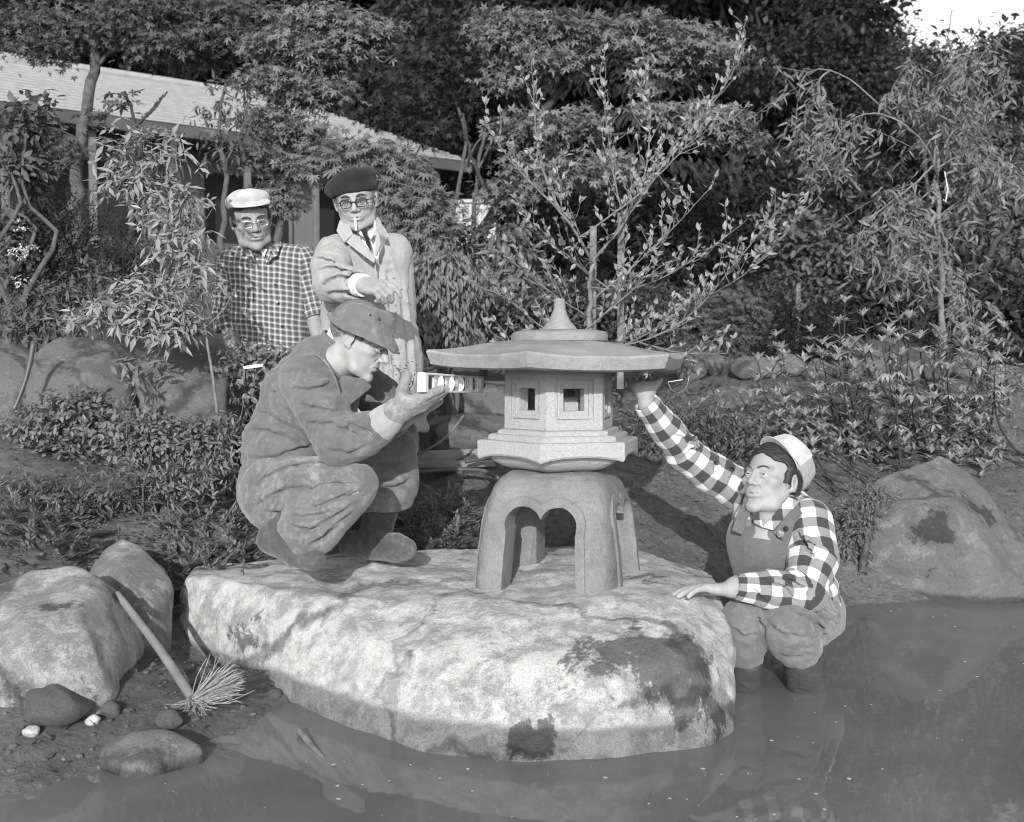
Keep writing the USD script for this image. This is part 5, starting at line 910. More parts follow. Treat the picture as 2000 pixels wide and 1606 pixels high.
# ================================================================ the man in the fine-checked shirt
D = thing('person', 'person in fine-checked shirt and white cap standing behind the crouching man', 'person', np.r_[W(525, 700, 4.97)[:2], 0.25], 'people setting up the lantern')
DO, DR = W(490, 429, 4.86), headframe((0.36, -0.90, -0.24), -0.16)
hm, DT = head(DO, DR, 0.6, wide=1.03, jaw=1.15, nose=0.97, neck=(0.0, -0.03, -0.21))
J = dict(hip=W(530, 690, 4.98), waist=W(528, 630, 4.97), chest=W(522, 550, 4.96), upper=W(518, 505, 4.96), neck=W(512, 492, 4.93), sr=W(452, 518, 4.93), er=W(441, 610, 4.95), wr=W(462, 705, 4.86), sl=W(585, 512, 4.98), el=W(606, 590, 4.99), wl=W(622, 660, 4.92))
gz = 0.24
F = Field((-1.45, 4.7, gz - 0.02), (-0.75, 5.2, 1.62), 0.012)
F.chain([J['hip'], J['waist'], J['chest'], J['upper'], J['neck']], [0.09, 0.09, 0.09, 0.07, 0.055], 0.03).chain([J['upper'], J['sr'], J['er'], J['wr']], [0.06, 0.055, 0.042, 0.032], 0.02).chain([J['upper'], J['sl'], J['el'], J['wl']], [0.06, 0.055, 0.042, 0.032], 0.02)
for dx in (-0.09, 0.09): F.chain([J['hip'] + (dx, 0, -0.02), J['hip'] + (dx, 0, -0.42), np.r_[(J['hip'] + (dx, 0, 0))[:2], gz + 0.08]], [0.09, 0.06, 0.045], 0.02)
h1 = hand(J['wr'], (0.15, -0.1, -1), (0.9, 0, 0.1), (0.2, -1, 0), (0.3, 0.35, 0.4, 0.45), 0.05, 1.05, 1.0, (0.8, 0.4, 0.3), h=0.004, arm=J['er'], arm_r=0.034)
h2 = hand(J['wl'], (0.02, -0.1, -1), (-0.9, 0, 0.1), (0.2, -1, 0), (0.3, 0.35, 0.4, 0.45), 0.05, 1.05, 1.0, (0.8, 0.4, 0.3), h=0.004, arm=J['el'], arm_r=0.034)
part('body', fuse(F.mesh(2), hm, h1, h2), M['skin_flash_dim'], D, True)
eyes(D, DT, (0.3, 0, -0.5), 0.72); brows(D, DT, M['brow_grey'], 0.75); lips(D, DT, M['lip_flash_dim']); spectacles(D, DT, M['metal'], 0.0011, 0.022, 0.015, -0.004, 1.5)
part('hair', hair(DT, 1.02, 0.008, 0.058, -0.012, -0.075, rough=0.004, fringe=0.008), M['black_hair'], D, True)
M['tattersall'] = checkmat('tattersall', 'tattersall', 0.0245, [(0.0, g3(0.045)), (0.2, g3(0.115)), (0.5, g3(0.20)), (0.75, g3(0.32)), (1, g3(0.44))])
F = Field((-1.5, 4.65, 0.75), (-0.7, 5.3, 1.65), 0.008)
F.chain([W(492, 535, 4.96), W(500, 620, 4.97), W(502, 715, 4.97)], [0.115, 0.112, 0.120], 0.05).chain([W(548, 535, 4.97), W(554, 620, 4.98), W(556, 715, 4.98)], [0.115, 0.112, 0.120], 0.05).cone(J['sr'] + (0.01, 0, 0), J['sl'] + (-0.01, 0, 0), 0.075, 0.075, 0.05).cone(J['upper'], J['neck'] + (0, 0, 0.006), 0.085, 0.066, 0.04)
F.cone(J['neck'] + (0.0, -0.012, 0), J['neck'] + (0.01, -0.05, 0.1), 0.055, 0.062, 0.003, cut=True); F.half((0, 0, 0.90), (0, 0, -1)); F.wobble(0.006, 8, 3)
m = clothing(F, 0.007, (1, 0, 0.3), 14, 3, 6, 3); sh = part('shirt', m, M['tattersall'], D, True, uv=np.c_[m[0][:, 0] - 0.1 * m[0][:, 1], m[0][:, 2] + 0.12 * m[0][:, 0]])
for nm, a, b, e, r in (('r', 'sr', 'er', W(446, 640, 4.94), (0.075, 0.062, 0.058)), ('l', 'sl', 'el', W(614, 618, 4.97), (0.076, 0.062, 0.060))):
    ch = [J[a], J[b], e]; F = Field(np.minimum(J[a], e) - 0.18, np.maximum(J[a], e) + 0.18, 0.0065); F.chain([J[a], J[b], e], r, 0.02); d = nrm(e - J[b]); F.half(e, d); F.cone(e, e + d * 0.1, 0.048, 0.05, 0.003, cut=True); F.wobble(0.004, 14, 3)
    m = clothing(F, 0.005, (0, 0, 1), 26, 8, 7, 3); slv = part('sleeve', m, M['tattersall'], sh, True, uv=bone_uv(m[0], ch, VIEW, 0.06))
    v, f = lathe([(0.052, 0), (0.060, 0.003), (0.064, 0.025), (0.062, 0.042), (0.054, 0.044)], 28); v = v[:, [2, 0, 1]] @ frame(d, VIEW).T + e - d * 0.03
    part('rolled_cuff', (v, f), M['tattersall'], sh, True, uv=bone_uv(v, [e - d * 0.1, e + d * 0.1], VIEW, 0.06))
fw = nrm((0.2, -1, 0)); v, f = ring_band(J['neck'] + (0, 0, 0.004), frame(nrm((0.08, -0.25, 0.95)), fw), 0.082, 0.068, -0.02, 0.03, 0.005, 0.5, 2 * PI - 0.5); part('collar', (v, f), M['tattersall'], sh, True, uv=np.c_[v[:, 0], v[:, 2]])
for q in ([(478, 478, 4.86), (490, 487, 4.845), (500, 512, 4.83), (484, 502, 4.835)], [(548, 472, 4.88), (536, 484, 4.85), (522, 512, 4.83), (540, 500, 4.835)]):
    pv, pf = plate(np.array([W(*a) for a in q]), 0.006, 0.002); part('collar_point', (pv, pf), M['tattersall'], sh, True, uv=np.c_[pv[:, 0] + pv[:, 2] * 0.5, pv[:, 2]])
part('undershirt', plate(np.array([W(506, 488, 4.855), W(522, 487, 4.855), W(516, 502, 4.85)]), 0.006), M['white_cloth'], D, 40)
for k_, (px, py) in enumerate(((521, 511), (535, 553), (541, 590), (548, 634))): part('shirt_button', (trimesh.creation.icosphere(1, 0.006).vertices + W(px, py, 4.835), trimesh.creation.icosphere(1, 0.006).faces), M['button'], sh, True)
F = Field((-1.45, 4.65, gz - 0.01), (-0.75, 5.3, 1.02), 0.012); F.cone(J['hip'] + (-0.06, 0, 0.02), J['hip'] + (0.06, 0, 0.02), 0.12, 0.12, 0.03)
for dx in (-0.09, 0.09): F.chain([J['hip'] + (dx, 0, -0.06), J['hip'] + (dx, 0, -0.42), np.r_[(J['hip'] + (dx, 0, 0))[:2], gz + 0.1]], [0.10, 0.085, 0.08], 0.02)
part('trousers', clothing(F, 0.006, (0, 0, 1), 14, 4, 3), M['trouser_dark'], D, True)
for dx in (-0.09, 0.09):
    F = Field((-1.5, 4.6, gz - 0.02), (-0.7, 5.3, gz + 0.2), 0.009); F.cone(np.r_[(J['hip'] + (dx, 0.03, 0))[:2], gz + 0.05], np.r_[(J['hip'] + (dx * 1.3, -0.17, 0))[:2], gz + 0.035], 0.05, 0.038, 0.02); part('shoe', F.mesh(2), M['rubber'], D, True)
F = Field((-0.14, -0.17, 0.0), (0.14, 0.17, 0.17), 0.004); R = frame((1, 0, 0), (0, 1, 0.30)); F.ell((0, -0.018, 0.078), (0.098, 0.118, 0.050), R, 0.02); F.ell((0, -0.016, 0.034), (0.084, 0.104, 0.085), k=0.004, cut=True)
v, f = F.mesh(2); v = v + vnormals(v, f) * ((meshkit.fbm(v * 24 + 9, 3, 1) - 0.5) * 0.008)[:, None]; cp = part('cap', (DT(v), f), M['cap_white'], D, True)
v, f = bill(0.088, 0.128, 1.1, 0.092, 0.006, droop=0.014, el=1.02); part('bill', (DT(v), f), M['cap_white'], cp, 40)
# ---------------------------------------------------------------- the spirit level, the broom, planks, hoses and litter on the bank
M['level_wood'] = plain('level_wood', 0.62, 0.45, 0.4, var=0.12, scale=30); M['level_dark'] = plain('level_dark', 0.05, 0.4, 0.4); M['bamboo'] = plain('bamboo', 0.125, 0.6, 0.3, bump=(90, 0.4, 0.003), var=0.3, scale=14)
M['glass'] = mat('glass', {'t': ('transparent_bsdf', {'color': g3(0.85)}), 'g': ('glossy_bsdf', {'roughness': 0.03}), 'f': ('fresnel', {'IOR': 1.5}), 'x': ('mix_closure', {})}, [('f.fac', 'x.fac'), ('t.BSDF', 'x.closure1'), ('g.BSDF', 'x.closure2')], 'x.closure')
LA0, LA1 = W(823, 747, 3.40), W(938, 752, 4.02); lx = nrm(LA1 - LA0); LL = np.linalg.norm(LA1 - LA0); lz = nrm(np.array([0, 0, 1]) - lx * lx[2]); ly = np.cross(lz, lx); RLv = np.stack([lx, ly, lz], 1)
lev = thing('spirit_level', 'pale framed spirit level held level under the edge of the lantern roof', 'spirit level', LA0)
def lv(a, h, wd, z0, m, nm, sl=None): # a..: span along, width across, height
    return part(nm, box(LA0 + lx * (a[0] + a[1]) / 2 + lz * z0, (a[1] - a[0], wd, h), RLv, 0.001), m, lev, 30)
for z0 in (-0.027, 0.027): lv((0, LL), 0.006, 0.026, z0, M['level_wood'], 'rail')
segs = [0.0, 0.03]; k_ = 0
ends = [(0, 0.030), (0.155, 0.175), (0.265, 0.285), (0.375, 0.395), (0.49, 0.51), (LL - 0.03, LL)]
for a in ends: lv(a, 0.0485, 0.0255, 0, M['level_wood'], 'block')
for a, b in zip(ends[:-1], ends[1:]):
    if b[0] - a[1] < 0.04: continue
    c = (a[1] + b[0]) / 2; w_ = b[0] - a[1]
    lv((c - w_ * 0.30, c - w_ * 0.12), 0.034, 0.015, 0, M['level_dark'], 'vial_holder'); lv((c + w_ * 0.02, c + w_ * 0.26), 0.034, 0.012, 0, M['cigarette'], 'vial_plate')
    p = LA0 + lx * (c + w_ * 0.14); part('vial', tube([p - lz * 0.014 - ly * 0.008, p + lz * 0.014 - ly * 0.008], 0.005, 10), M['glass'], lev, 40)
for a in (0.165, 0.275, 0.385):  # round end plates that show as pale rings
    th = np.linspace(0, 2 * PI, 21); p = LA0 + lx * a; part('ring', tube(p + np.cos(th)[:, None] * lz * 0.0235 + np.sin(th)[:, None] * ly * 0.017, 0.003, 6, False), M['cigarette'], lev, True)
part('end_cap', (trimesh.creation.icosphere(2, 0.016).vertices + LA1 + lx * 0.012, trimesh.creation.icosphere(2, 0.016).faces), M['level_dark'], lev, True)

b0, b1 = W(228, 1160, 3.46), Wz(378, 1368, 0.07)
br = thing('broom', 'upturned twig broom with a wooden handle lying on the muddy bank', 'broom', b1)
hp_ = smooth_path([b0, b0 * 0.5 + b1 * 0.5 + (0.004, 0, 0.006), b1], 16); part('handle', folds(tube(hp_, np.linspace(0.0110, 0.0148, 16), 14), b1 - b0, 0.0012, 6, 60, 2), M['bamboo'], br, True)
rg = np.random.default_rng(5); tw = []
for k in range(230):
    far = rg.random() < 0.72; a = rg.normal(0, 0.40) if far else rg.normal(-0.2, 0.5)
    base = b1 + rg.normal(0, 0.006, 3); ln = rg.uniform(0.10, 0.165) if far else rg.uniform(0.05, 0.10)
    dx = np.array([math.cos(a) * 0.9, 0.25 * rg.normal(), 0.42 + math.sin(a) * 0.55]) if far else np.array([0.35 * rg.normal() + 0.15, -0.65, -0.12 + 0.1 * rg.normal()])
    dx = nrm(dx); e = base + dx * ln + rg.normal(0, 0.008, 3); mid = base + dx * ln * 0.5 + rg.normal(0, 0.006, 3)
    e[2] = max(e[2], float(ground_z(e[0], e[1])[0]) + 0.004); tw.append(tube(smooth_path([base, mid, e], 5), np.linspace(0.0014, 0.0008, 5), 4, False))
M['twig_pale'] = plain('twig_pale', 0.24, 0.7, 0.2, var=0.35, scale=60); M['straw'] = plain('straw', 0.09, 0.8, 0.2, var=0.4, scale=60)
tg = part('bristles', join(tw), M['twig_pale'], br, True); tag(tg, kind='stuff')
part('binding', tube([b1 - nrm(b1 - b0) * 0.012, b1 + nrm(b1 - b0) * 0.006], 0.016, 14), M['straw'], br, 40)

M['plank'] = plain('plank', 0.16, 0.75, 0.2, bump=(30, 0.4, 0.004), var=0.35, scale=(9)); M['hose'] = plain('hose', 0.06, 0.5, 0.4); M['dead_wood'] = plain('dead_wood', 0.11, 0.8, 0.2, bump=(80, 0.5, 0.004), var=0.4, scale=25)
def plank(pa, pb, w_, h_, label):
    d = pb - pa; R = frame(d, np.cross((0, 0, 1), d)); return tag(part('plank', box((pa + pb) / 2, (np.linalg.norm(d), w_, h_), R, 0.004), M['plank'], None, 30), label, 'plank', 'planks lying on the bank')
plank(W(805, 893, 5.35), W(1010, 884, 5.6), 0.03, 0.055, 'grey timber board lying on edge behind the lantern slab')
plank(W(790, 908, 5.2), W(960, 905, 5.35), 0.12, 0.025, 'flat weathered board lying in front of the upright board')
plank(W(120, 938, 4.75), W(475, 916, 4.95), 0.10, 0.03, 'long board lying on the bank behind the crouching man at the left')
def hose(pts, r, label): return tag(part('hose', tube(smooth_path([W(*a) for a in pts], 40), r, 7), M['hose'], None, True), label, 'hose')
hose([(880, 880, 5.5), (900, 873, 5.6), (940, 871, 5.7), (980, 876, 5.6), (1060, 880, 5.5)], 0.009, 'coil of dark hose lying on top of the upright board')
hose([(910, 902, 5.15), (940, 897, 5.2), (985, 893, 5.25), (1100, 905, 5.2)], 0.010, 'dark hose end poking out behind the lantern slab')
hose([(800, 924, 5.0), (900, 917, 5.05), (950, 922, 5.0), (975, 935, 4.95)], 0.010, 'hose running along the dirt just above the lantern legs')
def stick(pts, r, label, m='dead_wood'): return tag(part('stick', tube(smooth_path([W(*a) for a in pts], 16), np.linspace(r, r * 0.7, 16), 8), M[m], None, True), label, 'stick')
stick([(800, 895, 4.9), (870, 855, 4.95), (905, 812, 5.0)], 0.007, 'thin bent branch leaning behind the gloved hands')
stick([(66, 668, 4.7), (52, 735, 4.65), (28, 800, 4.6)], 0.012, 'dark branch leaning in the gap between the two left retaining boulders', 'level_dark')
a, b_ = Wz(585, 1428, 0.012), Wz(690, 1560, -0.03); tag(part('stick', tube(smooth_path([a, (a + b_) / 2 + (0.004, 0, 0), b_], 14), np.linspace(0.010, 0.007, 14), 8), M['dead_wood'], None, True), 'long thin stick floating half sunk in the pond in front of the broom', 'stick')
tag(part('marker_board', box(W(495, 716, 4.25), (0.075, 0.012, 0.015), frame((1, 0.1, 0.14)), 0.002), M['white_cloth'], None, 30), "small white board showing behind the crouching man's shoulder", 'board')
mt = thing('metal_tag', 'bright folded metal label on a wire hanging beside the roof corner', 'plant label', W(1318, 745, 3.95))
part('plate', box(W(1318, 744, 3.95), (0.058, 0.006, 0.016), frame((1, 0.1, 0.16)), 0.002), M['metal'], mt, 30); part('wire', tube(smooth_path([W(1305, 747, 3.95), W(1312, 762, 3.95), W(1330, 766, 3.97), W(1342, 752, 3.99), W(1346, 735, 4.0)], 16), 0.0012, 5), M['metal'], mt, True)

# ---------------------------------------------------------------- the long low house behind the trees
M['shingle'] = plain('shingle', 0.22, 0.8, 0.2, var=0.14, scale=7); M['house_wood'] = plain('house_wood', 0.05, 0.7, 0.2, var=0.3, scale=3); M['house_wall'] = plain('house_wall', 0.10, 0.8, 0.2, var=0.12, scale=2); M['post'] = plain('post', 0.085, 0.7, 0.2, var=0.25, scale=8); M['room_shade'] = plain('room_shade', 0.012, 0.6, 0.2)
HA_, HB_ = W(30, 205, 16.0), W(922, 318, 20.9); HA_[2] = HB_[2] = 4.66
hu_ = nrm(HB_ - HA_); hn_ = np.array([-hu_[1], hu_[0], 0.0])     # along the eave, and back into the house
house = thing('house', 'long low garden house with pale shingled hip roof behind the trees at the left', 'house', (HA_ + HB_) / 2 * (1, 1, 0) + (0, 0, 3.0))
E0, E1 = HA_ - hu_ * 3.0, HB_; pitch = 0.5; DEP = 2.3; RID = 1.15
def slope(e0, e1, r0, r1, rows=15):
    ms = []
    for k in range(rows):
        t0, t1 = k / rows, (k + 1.15) / rows; q = [e0 + (r0 - e0) * t0, e1 + (r1 - e1) * t0, e1 + (r1 - e1) * min(t1, 1), e0 + (r0 - e0) * min(t1, 1)]
        up_ = np.array([0, 0, 0.030]); v = np.array([q[0] + up_, q[1] + up_, q[2] + (0, 0, 0.005), q[3] + (0, 0, 0.005), q[0], q[1]]); ms.append((v, np.array([(0, 1, 2), (0, 2, 3), (4, 5, 1), (4, 1, 0)])))
    return join(ms)
R0, R1 = E0 + hn_ * DEP + (0, 0, RID), E1 - hu_ * DEP + hn_ * DEP + (0, 0, RID); G0, G1 = E0 + hn_ * DEP * 2, E1 + hn_ * DEP * 2
roof_p = part('roof', slope(E0, E1, R0, R1), M['shingle'], house, False)
part('hip_slope', slope(E1, G1, R1, R1 + hu_ * 0.001), M['shingle'], roof_p, False); part('rear_slope', slope(G1, G0, R1, R0), M['shingle'], roof_p, False)
part('ridge_cap', tube([R0 + (0, 0, 0.03), R1 + (0, 0, 0.03)], 0.09, 6), M['shingle'], roof_p, False)
def hbox(s0, s1, n0, n1, z0, z1, m, nm, parent=house): # along, back, height
    c = HA_ * (1, 1, 0) + hu_ * (s0 + s1) / 2 + hn_ * (n0 + n1) / 2 + (0, 0, (z0 + z1) / 2); return part(nm, box(c, (abs(s1 - s0), abs(n1 - n0), z1 - z0), np.stack([hu_, hn_, (0, 0, 1)], 1), 0.01), m, parent, 30)
HL = np.linalg.norm(HB_ - HA_); ez = 4.66
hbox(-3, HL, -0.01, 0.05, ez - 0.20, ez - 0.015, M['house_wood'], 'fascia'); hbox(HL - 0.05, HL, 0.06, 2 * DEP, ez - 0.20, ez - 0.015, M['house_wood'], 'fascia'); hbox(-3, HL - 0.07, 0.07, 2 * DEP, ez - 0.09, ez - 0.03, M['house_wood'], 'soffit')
hbox(-3, HL - 0.5, 1.55, 1.65, 2.4, ez - 0.1, M['house_wall'], 'wall'); hbox(HL - 0.6, HL - 0.5, 1.66, 2 * DEP, 2.4, ez - 0.1, M['house_wall'], 'wall')
hbox(-3, HL - 0.4, 0.9, 1.54, 2.3, 2.95, M['house_wood'], 'veranda_floor')
for s_ in np.linspace(-2.6, HL - 0.6, 9): hbox(s_ - 0.05, s_ + 0.05, 0.25, 0.35, 2.2, ez - 0.2, M['post'], 'post')
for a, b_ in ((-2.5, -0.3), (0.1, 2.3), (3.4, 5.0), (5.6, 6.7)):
    wd = hbox(a, b_, 1.50, 1.548, 2.96, ez - 0.45, M['room_shade'], 'shade_panel'); hbox(a - 0.06, a, 1.47, 1.545, 2.96, ez - 0.4, M['post'], 'jamb', wd); hbox(b_, b_ + 0.06, 1.47, 1.545, 2.96, ez - 0.4, M['post'], 'jamb', wd)  # solid panel on the wall, the shade of a room put into its colour
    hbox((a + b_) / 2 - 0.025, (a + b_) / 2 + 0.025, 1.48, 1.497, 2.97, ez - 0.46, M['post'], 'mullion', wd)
M['pale_wood'] = plain('pale_wood', 0.26, 0.7, 0.2, var=0.15, scale=5)
c = W(925, 450, 17.0); sg = float(ground_z(c[0], c[1])[0]) - 0.05; sh_ = c[2] + 0.38 - sg
gb = thing('garden_shed', 'pale boarded shed past the right end of the long house', 'shed', (c[0], c[1], sg))
for k in range(5): part('board', box((c[0] - 0.28 + 0.14 * k, c[1] + 0.004 * (k % 2), sg + sh_ / 2), (0.134, 0.5, sh_), None, 0.006), M['pale_wood'], gb, 30)
part('lid', box((c[0], c[1], sg + sh_ + 0.025), (0.80, 0.6, 0.05), None, 0.006), M['pale_wood'], gb, 30)
# ================================================================ plants
def T_leaf(w=0.3, fold=0.06, droop=0.1):
    v = np.array([(0, 0, 0), (0.25, w * 0.8, fold * 0.7), (0.6, w * 0.85, fold - droop * 0.4), (1, 0, -droop), (0.6, -w * 0.85, fold - droop * 0.4), (0.25, -w * 0.8, fold * 0.7), (0.45, 0, -droop * 0.1)], float)
    return v, np.array([(0, 6, 1), (1, 6, 2), (2, 6, 3), (3, 6, 4), (4, 6, 5), (5, 6, 0)])
def T_thin(w=0.1, droop=0.15):
    return np.array([(0, 0, 0), (0.45, w, -droop * 0.2), (1, 0, -droop), (0.45, -w, -droop * 0.2)], float), np.array([(0, 3, 2), (0, 2, 1)])
def T_maple(lobes=5, w=0.17, droop=0.25):
    v, f = [(0.12, 0, 0)], []
    for a in np.linspace(-1.9, 1.9, lobes):
        L = 1.0 - 0.22 * abs(a); c, s = math.cos(a), math.sin(a); k = len(v)
        v += [(0.12 + c * L * 0.45 - s * w * L, s * L * 0.45 + c * w * L, -droop * 0.12), (0.12 + c * L, s * L, -droop * L * 0.6), (0.12 + c * L * 0.45 + s * w * L, s * L * 0.45 - c * w * L, -droop * 0.12)]; f += [(0, k + 2, k + 1), (0, k + 1, k)]
    return np.array(v, float), np.array(f)
def scatter(P, D, N, S, tpl):
    """one leaf of the given template at every point: D its direction, N the way its face looks, S its length"""
    D = nrm(D); N = nrm(N - D * (N * D).sum(1, keepdims=True)); B = np.cross(N, D); tv, tf = tpl; n = len(P)
    v = P[:, None] + S[:, None, None] * (tv[None, :, 0:1] * D[:, None] + tv[None, :, 1:2] * B[:, None] + tv[None, :, 2:3] * N[:, None])
    return v.reshape(-1, 3), (tf[None] + (np.arange(n) * len(tv))[:, None, None]).reshape(-1, 3)
def pad(c, r, n, rg, per=9, spread=0.10, shell=0.45, out=0.8, droop=0.25, tilt=0.5, cut_low=None):
    """points and directions of the leaves of one cloud of foliage: clusters in an ellipsoid, denser near its skin"""
    c, r = np.asarray(c, float), np.asarray(r, float); m = max(3, n // per)
    u = nrm(rg.normal(size=(m, 3))); rad = (shell + (1 - shell) * rg.random(m)) ** 0.7; q = u * rad[:, None]
    rr = 1 + 0.28 * np.sin(u[:, 0] * 5 + c[0] * 9) * np.cos(u[:, 2] * 4 + c[2] * 7); C = c + q * r * rr[:, None]
    P = np.repeat(C, per, 0) + rg.normal(0, spread, (m * per, 3)) * (1, 1, 0.6); U = np.repeat(u, per, 0)
    D = U * (out, out, out * 0.5) + rg.normal(0, 0.55, P.shape) + (0, 0, -droop); N = np.c_[rg.normal(0, tilt, (len(P), 2)), np.ones(len(P))] + U * 0.5 + (0, -0.25, 0)
    return P, D, N, C
def greenery(pads, rg, size, tpl, **kw):
    out, cs = [], []
    for c, r, n in pads:
        P, D, N, C = pad(c, r, n, rg, **kw); out.append(scatter(P, D, N, size * rg.uniform(0.65, 1.25, len(P)), tpl)); cs.append(C)
    return join(out), np.vstack(cs)
def twigs(cs, limbs, rg, r=0.003, every=1, sag=0.05):
    """thin shoots that join the leaf clusters to the nearest limb"""
    L = np.vstack(limbs); t = cKDTree(L); out = []
    for c in cs[::every]:
        d, i = t.query(c); a = L[i]
        if d < 0.02: continue
        out.append(tube(np.array([a, (a + c) / 2 + (0, 0, d * sag) + rg.normal(0, d * 0.06, 3), c]), np.array([r * 1.4, r, r * 0.6]), 4, False))
    return out
def wander(a, b, rg, n=7, amp=0.06):
    L = np.linalg.norm(np.asarray(b) - a); t = np.linspace(0, 1, n)[:, None]; p = np.asarray(a) + (np.asarray(b) - a) * t + rg.normal(0, amp * L, (n, 3)) * np.sin(t * PI) * 0.8; return smooth_path(p, n * 2)
for nm, c in (('bark', 0.06), ('bark_pale', 0.11), ('bark_dark', 0.03)): M[nm] = plain(nm, c, 0.85, 0.2, bump=(40, 0.7, 0.01), var=0.4, scale=18)
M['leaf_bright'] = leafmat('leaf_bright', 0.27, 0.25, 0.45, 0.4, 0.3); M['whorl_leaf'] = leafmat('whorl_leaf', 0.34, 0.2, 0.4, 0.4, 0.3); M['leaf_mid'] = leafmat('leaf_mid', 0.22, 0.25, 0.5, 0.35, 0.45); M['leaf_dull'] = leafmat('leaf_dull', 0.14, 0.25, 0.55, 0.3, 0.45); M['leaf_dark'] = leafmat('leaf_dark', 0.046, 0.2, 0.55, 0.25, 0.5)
M['leaf_deep'] = leafmat('leaf_deep', 0.026, 0.15, 0.6, 0.2, 0.5); M['needle'] = leafmat('needle', 0.2, 0.1, 0.6, 0.25, 0.4); M['flower'] = leafmat('flower', 0.55, 0.3, 0.6, 0.2, 0.2)  # leaf_dark and leaf_deep: the dimness of the unflashed background is put into the colour
def grounded(p): p = np.array(p, float); p[2] = float(ground_z(p[0], p[1])[0]) - 0.02; return p
def shrub(name, label, base, pads, rg, size, tpl, leaf, bark='bark', r=0.02, cat='shrub', group=None, tw=0.003, every=2, stems=None, **kw):
    """stems from the base into every pad, shoots to the clusters, leaves on them"""
    base = grounded(base); t = thing(name, label, cat, base, group)
    limbs = [smooth_path(s, 14) for s in (stems or [])]
    for c, rr, n in pads: limbs.append(wander(base + rg.normal(0, 0.03, 3) * (1, 1, 0), np.asarray(c, float) - (0, 0, rr[2] * 0.3), rg))
    part('branches', join([tube(l, np.linspace(r, r * 0.3, len(l)), 6, False) for l in limbs] + ([])), M[bark], t, True)
    m, cs = greenery(pads, rg, size, tpl, **kw)
    tag(part('twigs', join(twigs(cs, limbs, rg, tw, every) or [tube(limbs[0][:2], 0.002, 3)]), M[bark], t, True), kind='stuff')
    tag(part('foliage', m, M[leaf], t, False), kind='stuff'); return t
def woody(name, label, cat, paths, rg, bark, group=None):
    """a tree whose trunk and limbs follow drawn paths: (points, radius at the start, radius at the end)"""
    base = np.asarray(paths[0][0][0], float); t = thing(name, label, cat, base, group); L = []
    for i, (pts, r0, r1) in enumerate(paths):
        p = smooth_path(pts, 22); L.append(p); p2 = p + rg.normal(0, r0 * 0.25, p.shape)
        part('trunk' if i == 0 else 'branch', tube(p2, np.linspace(r0, r1, len(p)), 8 if r0 > 0.015 else 6, True), M[bark], t, True)
    return t, L
def WW(*pts, d=None): return [W(p[0], p[1], p[2] if len(p) > 2 else d) for p in pts]
MAPLE, OVAL, THIN, LANCE, STAR = T_maple(5), T_leaf(0.27), T_thin(0.13), T_leaf(0.16, 0.04, 0.22), T_maple(7, 0.12, 0.3)

# ---------------------------------------------------------------- the forest behind: four kinds of tree, copied
def conifer(name, label, H, R, rg, leaf, n):
    t = thing(name, label, 'tree', (0, 0, 0), 'dark forest trees on the slope behind the garden')
    part('trunk', tube([(0, 0, -0.5), (0.03, 0, H * 0.5), (0, 0.02, H)], [0.16, 0.1, 0.02], 8), M['bark_dark'], t, True)
    z = rg.uniform(0.06, 1, n) ** 1.0 * H; k = rg.integers(0, 9, n) * 2.39996 + np.floor(z / 0.42) * 1.7; far = rg.random(n) ** 0.55; Rz = R * (1 - z / H) ** 0.75 + 0.15
    rad = far * Rz * (0.75 + 0.3 * np.sin(k * 5.3)); zz = np.floor(z / 0.42) * 0.42 - rad * rad * 0.10 / max(R, 1) - rad * 0.22 + rg.normal(0, 0.07, n); a = k + rg.normal(0, 0.13, n)
    P = np.c_[rad * np.cos(a), rad * np.sin(a), np.maximum(zz, 0.2)]; D = np.c_[np.cos(a), np.sin(a), -0.8 + 0 * a] + rg.normal(0, 0.35, (n, 3)); N = np.c_[rg.normal(0, 0.4, (n, 2)), np.ones(n)] + np.c_[np.cos(a), np.sin(a), 0 * a] * 0.6
    tag(part('crown', scatter(P, D, N, rg.uniform(0.16, 0.34, n), T_thin(0.16, 0.25)), M[leaf], t, False), kind='stuff'); return t
def broadleaf(name, label, H, R, rg, leaf, n, trunk=0.35):
    t = thing(name, label, 'tree', (0, 0, 0), 'dark forest trees on the slope behind the garden'); pads_ = []; limbs = []
    for k in range(17):
        z = H * (trunk + (1 - trunk) * ((k + 0.5) / 17)); a = k * 2.4; q = R * math.sin(PI * min(0.95, 0.25 + 0.7 * (k + 1) / 18)) * 0.75
        pads_.append(((q * math.cos(a), q * math.sin(a), z), (R * 0.42, R * 0.42, R * 0.26), n // 17)); limbs.append(wander((0, 0, z * 0.6), pads_[-1][0], rg))
    part('trunk', tube([(0, 0, -0.5), (0.1, 0, H * 0.35), (0, 0.1, H * 0.8)], [0.16, 0.11, 0.03], 8), M['bark_dark'], t, True); part('limbs', join([tube(l, np.linspace(0.05, 0.012, len(l)), 5, False) for l in limbs]), M['bark_dark'], t, True)
    m, cs = greenery(pads_, rg, 0.15, OVAL if n < 9000 else T_thin(0.32, 0.2), spread=0.16, per=12); tag(part('crown', m, M[leaf], t, False), kind='stuff'); return t
rg = np.random.default_rng(3)
kinds = [conifer('conifer', '', 11, 2.6, rg, 'leaf_deep', 26000), conifer('conifer', '', 9, 2.2, rg, 'leaf_dark', 20000), broadleaf('forest_tree', '', 9, 2.5, rg, 'leaf_dark', 20000), broadleaf('forest_tree', '', 7, 2.4, rg, 'leaf_dark', 16000, 0.25)]
